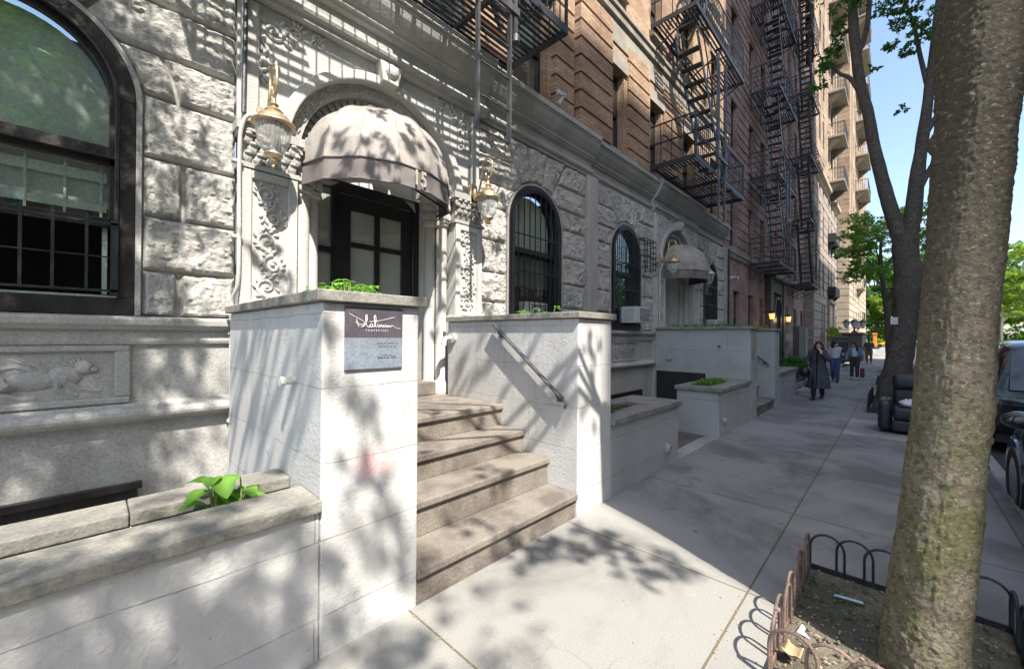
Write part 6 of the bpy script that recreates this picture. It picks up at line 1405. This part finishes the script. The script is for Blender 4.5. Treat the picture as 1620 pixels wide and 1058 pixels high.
# ------------------------------------------------------------------ people
def hand(mb, wrist, d, side, n, curl=.6, s=1.0):
    """palm at the wrist pointing along d; n = palm normal; five separate fingers"""
    w = Vector(wrist); d = Vector(d).normalized(); n = Vector(n).normalized(); b = d.cross(n).normalized() * side
    c = w + d * .045 * s
    for q in (-.026, -.009, .009, .026): mb.tube([tuple(w + b * q * .7 * s), tuple(w + d * .04 * s + b * q * s), tuple(w + d * .085 * s + b * q * s)], [.013 * s, .014 * s, .011 * s], 7)
    for q, l in ((-.028, .06), (-.0095, .075), (.0095, .08), (.028, .07)):
        p0 = w + d * .085 * s + b * q * s; p1 = p0 + (d * math.cos(curl * .6) + n * math.sin(curl * .6)) * l * .5 * s; p2 = p1 + (d * math.cos(curl * 1.5) + n * math.sin(curl * 1.5)) * l * .5 * s
        mb.tube([tuple(p0), tuple(p1), tuple(p2)], [.0095 * s, .0085 * s, .007 * s], 7)
    p0 = w + d * .03 * s + b * .032 * s; mb.tube([tuple(p0), tuple(p0 + (d * .6 + b * .7).normalized() * .035 * s), tuple(p0 + (d * .9 + b * .5 + n * .4).normalized() * .065 * s)], [.013 * s, .010 * s, .008 * s], 7)
def figure(t, J, skin, vox=.010):
    b = MB(); H = Vector(J['head']); f = Vector(J.get('face', (1, 0, 0))).normalized(); sd = Vector((-f.y, f.x, 0)).normalized(); u = f.cross(sd) if f.cross(sd).z > 0 else sd.cross(f); u = Vector((0, 0, 1))
    rot = Matrix((f, sd, u)).transposed()
    b.ell(tuple(H + u * .025), (.092, .074, .098), 18, 12, rot); b.ell(tuple(H + f * .022 - u * .045), (.066, .057, .072), 16, 10, rot); b.ell(tuple(H + f * .055 - u * .095), (.026, .03, .022), 10, 7, rot)
    b.ell(tuple(H + f * .094 - u * .018), (.02, .013, .024), 9, 6, rot); b.ell(tuple(H + f * .082 + u * .018), (.014, .045, .012), 9, 6, rot)
    b.ell(tuple(H + f * .076 - u * .062), (.02, .026, .012), 9, 6, rot)
    for s in (1, -1): b.ell(tuple(H + sd * s * .076 - u * .012 - f * .008), (.018, .012, .028), 8, 6, rot); b.ell(tuple(H + f * .066 + sd * s * .036 - u * .03), (.022, .02, .02), 8, 6, rot)
    N = Vector(J['neck']); b.tube([tuple(H - u * .06 - f * .01), tuple(N)], [.05, .055], 12)
    P = Vector(J['pelvis']); b.tube([tuple(P + Vector((0, 0, -.06))), tuple(P), tuple(P.lerp(N, .4)), tuple(P.lerp(N, .75)), tuple(P.lerp(N, .93)), tuple(N)], [.13, .15, .125, .155, .13, .05], 18, ref=(1, 0, 0), flat=.66)
    for s, k in ((1, 'l'), (-1, 'r')):
        sh, el, wr = J[k + 'arm']; b.tube([tuple(Vector(sh) + Vector((0, -s * .05, .0))), sh, el, wr], [.05, .052, .040, .027], 12); 
        el_, wr_ = Vector(el), Vector(wr); hd = J.get(k + 'hand', (wr_ - el_)); hand(b, wr, hd, J.get(k + 'thumb', 1), J.get(k + 'palm', (1, 0, 0)), J.get(k + 'curl', .6), 1.0)
        hp, kn, an = J[k + 'leg']; b.tube([hp, tuple(Vector(hp).lerp(Vector(kn), .3)), kn, tuple(Vector(kn).lerp(Vector(an), .3)), an], [.085, .082, .056, .056, .036], 12); fd = Vector(J.get(k + 'foot', (1, 0, 0))); b.tube([an, tuple(Vector(an) + Vector((0, 0, -.04)) + fd * .04), tuple(Vector(an) + Vector((0, 0, -.05)) + fd * .14)], [.036, .038, .024], 10)
    o = put('body', b, MT[skin], t, smooth=True, local=True, remesh=vox)
    e = MB()
    for s in (1, -1): e.ell(tuple(H + f * .086 + sd * s * .033 + u * .002), (.006, .014, .006), 8, 6, rot); e.ell(tuple(H + f * .088 + sd * s * .034 + u * .024), (.005, .02, .004), 8, 5, rot)
    put('eyes', e, MT['lens'], t, local=True, smooth=True); e = MB(); e.ell(tuple(H + f * .094 - u * .064), (.006, .022, .007), 8, 6, rot); put('mouth', e, MT['lip'], t, local=True, smooth=True)
    return H, f, sd, u, rot
def cloth(name, t, mb, m, vox=.014): return put(name, mb, MT[m], t, smooth=True, local=True, remesh=vox)
def shoes(t, J, m):
    for k in 'lr':
        an = Vector(J[k + 'leg'][2]); fd = Vector(J.get(k + 'foot', (1, 0, 0))).normalized(); s = MB(); up_ = Vector((0, 0, 1))
        s.tube([tuple(an + up_ * .06), tuple(an - up_ * .02), tuple(an - up_ * .05 + fd * .02), tuple(an - up_ * .055 + fd * .09), tuple(an - up_ * .062 + fd * .18)], [.045, .05, .05, .045, .03], 12); s.ell(tuple(an - up_ * .05 - fd * .03), (.045, .038, .04)); cloth('shoe', t, s, m, .012)
def legs(t, J, m, name='trousers', k1=1.0):
    c = MB(); P = Vector(J['pelvis']); c.tube([tuple(P - Vector((0, 0, .08))), tuple(P), tuple(P + Vector((0, 0, .12)))], [.15, .165, .145], 16, ref=(1, 0, 0), flat=.72)
    for k in 'lr': hp, kn, an = [Vector(q) for q in J[k + 'leg']]; c.tube([tuple(hp + Vector((0, 0, .04))), tuple(hp.lerp(kn, .35)), tuple(kn), tuple(kn.lerp(an, .4)), tuple(an + Vector((0, 0, .03)))], [.10 * k1, .098 * k1, .072 * k1, .070 * k1, .062 * k1], 14)
    return cloth(name, t, c, m)
def sleeves(c, J, r0=.066, r1=.056, r2=.042):
    for s, k in ((1, 'l'), (-1, 'r')): sh, el, wr = [Vector(q) for q in J[k + 'arm']]; c.tube([tuple(sh + Vector((0, -s * .07, .01))), tuple(sh), tuple(sh.lerp(el, .5)), tuple(el), tuple(el.lerp(wr, .5)), tuple(el.lerp(wr, .93))], [r0, r0 * 1.05, r0 * .95, r1, r1 * .9, r2], 12)
def hair(t, H, f, sd, u, rot, m, length=.2, back=1.0):
    c = MB(); c.ell(tuple(H + u * .042 - f * .014), (.102, .088, .098), 16, 10, rot)
    for a in np.linspace(-1.2, 1.2, 7): d = f * math.cos(a) + sd * math.sin(a); c.tube([tuple(H + u * .125), tuple(H + d * .062 + u * .105), tuple(H + d * .088 + u * (.072 - .02 * abs(a)))], [.022, .022, .012], 8)
    if length:
        for a in np.linspace(-1.35, 1.35, 9): d = (-f * math.cos(a) + sd * math.sin(a)); p = H + d * .078 + u * .04; c.tube([tuple(p), tuple(H + d * .092 - u * .04), tuple(H + d * .098 * back - u * (.06 + length * .6)), tuple(H + d * .088 - u * (.06 + length))], [.035, .04, .04, .018], 8)
    return cloth('hair', t, c, m, .010)
Wd = Vector
# woman in the long coat
J = dict(head=(.02, .015, 1.535), face=(1, .06, -.04), neck=(0, 0, 1.40), pelvis=(0, 0, .93), larm=((0, .155, 1.355), (.09, .27, 1.13), (.17, .10, 1.33)), lhand=(.0, -.25, 1), lpalm=(-.5, -.7, 0), lcurl=.8, lthumb=-1,
         rarm=((0, -.155, 1.355), (.0, -.255, 1.10), (.13, -.21, .92)), rhand=(.4, .3, -.5), rpalm=(0, 1, 0), rcurl=1.1, lleg=((0, .085, .90), (.06, .08, .50), (-.10, .07, .13)), rleg=((0, -.085, .90), (.16, -.08, .51), (.20, -.07, .085)))
t = thing('person', 'woman in a long charcoal coat walking towards us, hand raised to her chin', 'person', (14.38, 1.62, 0), PI - .1)
hd = figure(t, J, 'skin', .009); hair(t, *hd, 'hair', .20, 1.15); shoes(t, J, 'shoe'); legs(t, J, 'knit', 'trousers', .95)
c = MB(); c.tube([(0, 0, .98), (0, 0, 1.15), (0, 0, 1.33), (0, 0, 1.40), (0.005, 0, 1.45)], [.16, .165, .165, .10, .068], 16, ref=(1, 0, 0), flat=.7); cloth('turtleneck', t, c, 'knit')
c = MB(); nA = 56; rows = [(1.405, .10, .085, 0), (1.385, .145, .10, 0), (1.33, .182, .122, 0), (1.18, .186, .145, .006), (1.02, .18, .145, .014), (.88, .215, .17, .016), (.68, .235, .20, .028), (.48, .25, .225, .038), (.33, .262, .24, .045)]
def coatf(s, q):
    k = q * (len(rows) - 1); i = min(int(k), len(rows) - 2); g = k - i; z, hw, hd2, fo = [rows[i][j] + (rows[i + 1][j] - rows[i][j]) * g for j in range(4)]
    a = .16 + (2 * PI - .32) * s + (-.10 if z < 1.0 else 0) * (1 - s * 2); w = 1 + fo * 3 * (math.sin(a * 7 + 1) * .6 + math.sin(a * 11 + z * 4) * .5)
    swing = .10 * max(0, .9 - z)
    return (hd2 * math.cos(a) * w + swing * math.cos(a) * .3 - .02 * max(0, .9 - z), hw * math.sin(a) * w, z)
c.grid(coatf, nA, 40); o = put('coat', c, MT['coat'], t, smooth=True, local=True, angle=0); so_ = o.modifiers.new('thick', 'SOLIDIFY'); so_.thickness = .014
c = MB(); sleeves(c, J, .066, .058, .050); cloth('sleeves', t, c, 'coat')
for s in (1, -1):
    c = MB(); c.grid(lambda p, q: (.118 + .035 * (1 - p) * q + .012 * q, s * (.035 + .085 * q * math.sin(PI * (.15 + .8 * p)) + .0), 1.40 - .30 * p - .02 * q), 8, 5); o = put('lapel', c, MT['coat'], t, smooth=True, local=True); o.modifiers.new('thick', 'SOLIDIFY').thickness = .01
t = thing('handbag', 'black shoulder bag hanging at the hip of the woman in the long coat', 'bag', (14.22, 1.93, .78)); m = MB(); m.ell((14.22, 1.93, .78), (.09, .14, .13), 14, 9); put('bag_body', m, MT['bagb'], t, smooth=True); m = MB(); m.tube([(14.25, 1.84, .88), (14.22, 1.84, 1.0), (14.24, 1.83, .98)], .012, 6); m.tube([(14.22, 1.97, .70), (14.25, 1.93, .55), (14.2, 1.88, .42), (14.22, 1.90, .30)], .013, 6); put('strap', m, MT['bagb'], t)
# woman in denim jacket
J = dict(head=(.02, 0, 1.47), face=(.55, -.83, 0), neck=(0, 0, 1.34), pelvis=(0, 0, .89), larm=((0, .145, 1.295), (.0, .24, 1.06), (.03, .27, .83)), rarm=((0, -.145, 1.295), (.02, -.25, 1.06), (.10, -.27, .84)), lpalm=(0, -1, 0), rpalm=(0, 1, 0), lcurl=1.2,
         lleg=((0, .085, .86), (.10, .085, .48), (.12, .09, .085)), rleg=((0, -.085, .86), (.06, -.09, .48), (-.04, -.10, .10)))
t = thing('person', 'woman in a blue denim jacket looking aside, carrying a dark red bag', 'person', (22.6, 1.3, 0), PI)
hd = figure(t, J, 'skin', .012); hair(t, *hd, 'hairb', .22, 1.2); shoes(t, J, 'shoew'); legs(t, J, 'blackj', 'jeans', .95)
c = MB(); c.tube([(.01, 0, .93), (.012, 0, 1.15), (.012, 0, 1.29), (0, 0, 1.345)], [.135, .138, .122, .055], 16, ref=(1, 0, 0), flat=.72); cloth('t_shirt', t, c, 'tee')
c = MB(); sleeves(c, J, .062, .054, .046)
for s in (1, -1): c.tube([(-.005, s * .085, .97), (-.005, s * .09, 1.12), (-.005, s * .095, 1.28), (-.005, s * .06, 1.355)], [.085, .09, .082, .045], 14, ref=(1, 0, 0), flat=1.15)
c.tube([(-.05, 0, .97), (-.05, 0, 1.28), (-.03, 0, 1.37)], [.13, .14, .07], 14, ref=(1, 0, 0), flat=.6); cloth('denim_jacket', t, c, 'denim')
t = thing('shopping_bag', 'small dark red carrier bag held by the woman in the denim jacket', 'bag', (22.55, 1.04, .12)); m = MB(); m.box(22.47, 22.64, .98, 1.12, .10, .50); put('bag_body', m, MT['redbag'], t, bevel=.02); m = MB(); m.tube([(22.55, 1.0, .49), (22.55, 1.02, .72), (22.55, 1.04, .76), (22.55, 1.06, .72), (22.55, 1.10, .49)], .009, 6); put('handle', m, MT['tee'], t)
# woman in white shirt with phone
J = dict(head=(.03, .0, 1.52), face=(.45, .85, -.2), neck=(0, 0, 1.39), pelvis=(0, 0, .92), larm=((0, .15, 1.345), (.06, .25, 1.10), (.25, .22, 1.17)), rarm=((0, -.15, 1.345), (-.03, -.23, 1.09), (.10, -.24, .88)), lpalm=(0, -1, .4), rpalm=(0, 1, 0), lcurl=1.2,
         lleg=((0, .085, .89), (.13, .08, .5), (.12, .08, .085)), rleg=((0, -.085, .89), (.03, -.08, .49), (-.20, -.08, .14)))
t = thing('person', 'person in a white shirt and blue jeans looking down at a phone', 'person', (20.6, 1.78, 0), PI)
hd = figure(t, J, 'skin', .012); hair(t, *hd, 'hairb', .10, 1.0); shoes(t, J, 'shoe'); legs(t, J, 'jean', 'jeans', 1.02)
c = MB(); c.tube([(.0, 0, .90), (.0, 0, 1.12), (0, 0, 1.33), (0, 0, 1.40)], [.155, .15, .148, .06], 16, ref=(1, 0, 0), flat=.74); sleeves(c, J, .060, .052, .045); cloth('white_shirt', t, c, 'shirt')
m = MB(); m.box(20.28, 20.295, 1.50, 1.57, 1.18, 1.33); tag(put('phone', m, MT['bagb'], bevel=.004), 'phone in the hand of the person in white', 'phone')
# man at the far end
J = dict(head=(.02, .0, 1.60), face=(1, .2, -.1), neck=(0, 0, 1.46), pelvis=(0, 0, .96), larm=((0, .18, 1.415), (.03, .27, 1.15), (.2, .2, 1.12)), rarm=((0, -.18, 1.415), (.0, -.27, 1.14), (.12, -.26, .95)), lleg=((0, .1, .93), (.08, .11, .5), (.04, .12, .085)), rleg=((0, -.1, .93), (.1, -.1, .5), (.12, -.1, .085)))
t = thing('person', 'furthest walker, in a dark cap, grey shirt and brown trousers', 'person', (38.4, 1.44, 0), PI)
hd = figure(t, J, 'skind', .014); shoes(t, J, 'boot'); legs(t, J, 'khaki', 'trousers', 1.18)
c = MB(); c.tube([(.0, 0, .92), (.0, 0, 1.15), (0, 0, 1.40), (0, 0, 1.47)], [.18, .185, .178, .07], 16, ref=(1, 0, 0), flat=.78); sleeves(c, J, .072, .06, .05); cloth('shirt', t, c, 'olive')
c = MB(); H = hd[0]; c.ell(tuple(H + Wd((-.005, 0, .075))), (.10, .088, .075), 14, 9); c.ell(tuple(H + Wd((.10, .0, .06))), (.075, .07, .012), 12, 6); cloth('cap', t, c, 'knit', .012)

# ------------------------------------------------------------------ vehicles
def wheel(par, x, y, z, r, s, rim='alloy'):
    """s = +1: outer face towards +Y"""
    m = MB(); w = .12; prof = [(r * .62, -w), (r * .9, -w), (r * .985, -w * .75), (r, -w * .4), (r, w * .4), (r * .985, w * .75), (r * .9, w), (r * .66, w * .98), (r * .62, w * .8)]
    m.lathe((0, 0, 0), prof, 36); xform(m, lambda p: Vector((x + p.x, y + p.z * s, z + p.y))); wh = put('wheel', m, MT['tyre'], par, smooth=True, angle=40)
    m = MB(); m.lathe((0, 0, 0), [(r * .64, w * .2), (r * .66, w * .85), (r * .60, w * .85), (r * .57, w * .2)], 36); m.lathe((0, 0, 0), [(r * .14, w * .3), (r * .14, w * .62), (r * .05, w * .68)], 18)
    for k in range(5):
        for o in (-.16, .16):
            a = 2 * PI * k / 5 + o; p0 = Vector((math.cos(a - o * .4) * r * .1, math.sin(a - o * .4) * r * .1, w * .55)); p1 = Vector((math.cos(a) * r * .62, math.sin(a) * r * .62, w * .72)); m.bar(tuple(p0), tuple(p1), r * .075, r * .06)
    m.lathe((0, 0, 0), [(r * .60, -.02), (r * .60, .0)], 24)
    xform(m, lambda p: Vector((x + p.x, y + p.z * s, z + p.y))); put('rim', m, MT[rim], wh, smooth=True, angle=30)
def car(label, xr, yk, L, wid, Hh, paint, nose=1, kind='suv', rz=-.15, name='parked_car', group='vehicles parked along the kerb', wr=.36, cat='car'):
    """xr = rear end, car points along +X when nose = 1; yk = kerb-side face (the higher Y)"""
    t = thing(name, label, cat, (xr + L / 2, yk - wid / 2, rz), 0, group); cy = yk - wid / 2; hw = wid / 2
    X = (lambda u: xr + u * L) if nose == 1 else (lambda u: xr + (1 - u) * L)
    if kind == 'suv': ST = [(0, .46, .93, .0, .86), (.015, .34, 1.02, .0, .93), (.04, .30, 1.06, .72, .97), (.10, .28, 1.07, .97, 1.0), (.3, .24, 1.06, 1.0, 1.0), (.55, .24, 1.04, .97, 1.0), (.64, .24, 1.03, .80, 1.0), (.745, .24, 1.0, .06, 1.0), (.90, .26, .93, .02, .99), (.965, .28, .82, .0, .93), (1, .36, .62, .0, .80)]
    else: ST = [(0, .42, .78, .0, .84), (.03, .32, .92, .0, .94), (.14, .28, .96, .12, .99), (.26, .24, .95, .9, 1.0), (.38, .22, .94, 1.0, 1.0), (.55, .22, .93, .96, 1.0), (.64, .22, .92, .6, 1.0), (.73, .22, .90, .04, 1.0), (.9, .25, .80, .02, .98), (.97, .3, .70, 0, .92), (1, .36, .55, 0, .80)]
    rows = []
    for u, zb, zl, c, wf in ST:
        h = hw * wf; zr = zl + (Hh - zl) * c; hr = h * (1 - .20 * min(1, c)); z0 = zl
        prof = [(h * .80, zb), (h * .97, zb + .06), (h, zb + (zl - zb) * .45), (h * .985, zl - .10), (h * .95, zl)]
        prof += [(hr * (.97 if c > .1 else .9), zl + (zr - zl) * .55), (hr * (.86 if c > .1 else .8), zr - .035 * (c > .1)), (hr * .62, zr + .01)]
        rows.append([(X(u), cy + a, b + rz) for a, b in prof] + [(X(u), cy - a, b + rz) for a, b in reversed(prof)])
    m = MB(); n = len(rows[0]); m.add([p for r_ in rows for p in r_], [(i*n+k, i*n+(k+1)%n, (i+1)*n+(k+1)%n, (i+1)*n+k) for i in range(len(rows)-1) for k in range(n)] + [tuple(range(n)), tuple(range((len(rows)-1)*n, len(rows)*n))])
    body = put('body', m, MT[paint], t, smooth=True, sub=2, angle=0)
    g = MB()
    def Q(u, k, side):   # point on the coarse body
        us = [s[0] for s in ST]; i = max(0, min(len(us) - 2, sum(1 for q in us if q <= u) - 1)); f = (u - us[i]) / (us[i+1] - us[i]); a = Vector(rows[i][k if side > 0 else n-1-k]); b = Vector(rows[i+1][k if side > 0 else n-1-k]); return a.lerp(b, f)
    for side in (1, -1):
        for u0, u1 in ((.12, .30), (.315, .50), (.515, .655)) if kind == 'suv' else ((.27, .44), (.455, .63)):
            a, b = Q(u0, 4, side), Q(u1, 4, side); c0, d0 = Q(u1, 6, side), Q(u0, 6, side); o = Vector((0, side * .004, 0)); P = [a.lerp(d0, .12) + o, b.lerp(c0, .12) + o, b.lerp(c0, .80) + o, a.lerp(d0, .80) + o]
            P2 = [p + Vector((0, side * .012, 0)) for p in P]; g.add([tuple(p) for p in P + P2], [(0,1,2,3),(7,6,5,4),(0,4,5,1),(1,5,6,2),(2,6,7,3),(3,7,4,0)])
    put('side_window', g, MT['cglass'], body, bevel=.004)
    for ua, ub, nm, q in ((.645, .735, 'windscreen', 1), (.006, .07, 'rear_window', -1)) if kind == 'suv' else ((.64, .725, 'windscreen', 1), (.15, .25, 'rear_window', -1)):
        lo, hi = (ub, ua) if q == 1 else (ua, ub)
        a, b = Q(lo, 4, 1), Q(lo, 4, -1); c0, d0 = Q(hi, 6, -1), Q(hi, 6, 1); sx = (1 if nose == 1 else -1) * q
        P = [a.lerp(b, .1), b.lerp(a, .1), c0.lerp(d0, .06), d0.lerp(c0, .06)]; P = [P[0].lerp(P[3], .12), P[1].lerp(P[2], .12), P[1].lerp(P[2], .9), P[0].lerp(P[3], .9)]; o = Vector((sx * .03, 0, .012)); P = [p + o for p in P]; P2 = [p + Vector((sx * .015, 0, .008)) for p in P]
        w = MB(); w.add([tuple(p) for p in P + P2], [(0,1,2,3),(7,6,5,4),(0,4,5,1),(1,5,6,2),(2,6,7,3),(3,7,4,0)]); w_ = put(nm, w, MT['cglass'], body, bevel=.004)
        if nm == 'rear_window' and kind == 'suv': w = MB(); w.bar(tuple(P2[0].lerp(P2[1], .48) + Vector((sx * .02, 0, 0))), tuple(P2[0].lerp(P2[3], .75).lerp(P2[1].lerp(P2[2], .75), .14) + Vector((sx * .02, 0, 0))), .016); put('wiper', w, MT['plastic'], w_)
    sgn = 1 if nose == 1 else -1
    for s in (1, -1):
        wz = rz + wr
        for u in (.19, .815): wheel(t, X(u), cy + s * (hw - .105), wz, wr, s); a = MB(); a.lathe((0, 0, 0), [(wr * 1.02, -.05), (wr * 1.14, -.05), (wr * 1.14, .012), (wr * 1.02, .012)], 36); xform(a, lambda p: Vector((X(u) + p.x, cy + s * (hw + p.z - .004), wz + .02 + p.y))); put('wheel_arch', a, MT['tyre'] if kind != 'suv' else MT[paint], body, smooth=True, angle=40)
        l = MB(); p = Q(.955, 3, s); l.ell((p.x + sgn * .01, p.y - s * .17, p.z - .02), (.12, .19, .075), 14, 9); put('headlight', l, MT['clearl'], body, smooth=True); l = MB(); l.ell((p.x - sgn * .10, p.y - s * .035, p.z - .0), (.07, .03, .045), 10, 7); put('indicator', l, MT['amber'], body, smooth=True)
        l = MB(); p = Q(.02, 4, s); l.box(min(p.x - sgn * .05, p.x + sgn * .12), max(p.x - sgn * .05, p.x + sgn * .12), p.y - .09 if s > 0 else p.y - .03, p.y + .03 if s > 0 else p.y + .09, p.z - .32, p.z + .06); put('tail_light', l, MT['redl'], body, bevel=.02)
        q = Q(.628, 4, s); mi = MB(); c0 = q + Vector((-sgn * .05, s * .12, .10)); mi.ell(tuple(c0), (.085, .13, .085), 16, 10); mi.tube([tuple(q + Vector((0, -s * .03, .0))), tuple(c0 + Vector((0, -s * .06, -.04)))], .03, 8); mr = put('door_mirror', mi, MT[paint], body, smooth=True)
        mi = MB(); mi.ell((c0.x - sgn * .068, c0.y, c0.z), (.022, .105, .066), 16, 10); put('mirror_glass', mi, MT['cglass'], mr, smooth=True)
    xe = X(0); e = MB(); e.box(min(xe - sgn * .012, xe + sgn * .03), max(xe - sgn * .012, xe + sgn * .03), cy - .28, cy + .28, rz + .62, rz + .78); put('number_plate', e, MT['plastic'], body, bevel=.005)
    if kind == 'suv': e = MB(); e.tube([(xe - sgn * .015, cy + .30 + .11 * math.cos(a), rz + .93 + .06 * math.sin(a)) for a in np.linspace(0, 2 * PI, 20, endpoint=False)], .009, 6, closed=True); e.bar((xe - sgn * .0, cy - .45, rz + .84), (xe - sgn * .0, cy + .62, rz + .84), .02, .025); put('rear_trim', e, MT['chrome'], body, smooth=True)
    e = MB(); e.box(min(X(.03), X(.97)), max(X(.03), X(.97)), cy - hw * .8, cy + hw * .8, rz + .20, rz + .34); put('underbody', e, MT['tyre'], t)
    return t
car('dark blue-grey car cut off by the right edge, front wheel and mirror in view', 3.45, -.93, 4.35, 1.84, 1.62, 'navy', 1, 'suv', wr=.37)
car('black sport utility vehicle seen from behind, parked ahead of the dark blue car', 10.3, -1.0, 4.7, 1.95, 1.90, 'black', 1, 'suv', wr=.38)
car('silver-blue car glimpsed between the two trunks', 16.4, -1.05, 4.5, 1.8, 1.48, 'blue', 1, 'sedan', wr=.33)
car('pale car parked beyond the blue one, almost hidden by the forked trunk', 22.0, -1.05, 4.5, 1.8, 1.48, 'whitep', 1, 'sedan', wr=.33)
for i, (y, lab) in enumerate(((1.2, 'yellow taxi crossing the end of the street'),)):
    t = car(lab, 0, 0, 4.8, 1.85, 1.55, 'yellow', 1, 'sedan', -.14, 'taxi', 'cars on the cross street', cat='taxi'); t.rotation_euler = (0, 0, PI / 2); t.location = (121, y, -.14)
    # parts were built about the un-turned origin
t = car('second yellow taxi on the cross street, partly behind the thin trunk', 0, 0, 4.8, 1.85, 1.55, 'yellow', 1, 'sedan', -.14, 'taxi', 'cars on the cross street', cat='taxi'); t.rotation_euler = (0, 0, PI / 2); t.location = (125, -5.5, -.14)
m = MB(); m.box(112, 112.6, 3.0, 3.6, 0, 2.6); m.box(111.9, 112.7, 2.9, 3.7, 2.6, 2.9); tag(put('orange_panel', m, MT['orange'], bevel=.05), 'orange construction panel at the far corner beside the furthest walker', 'panel')
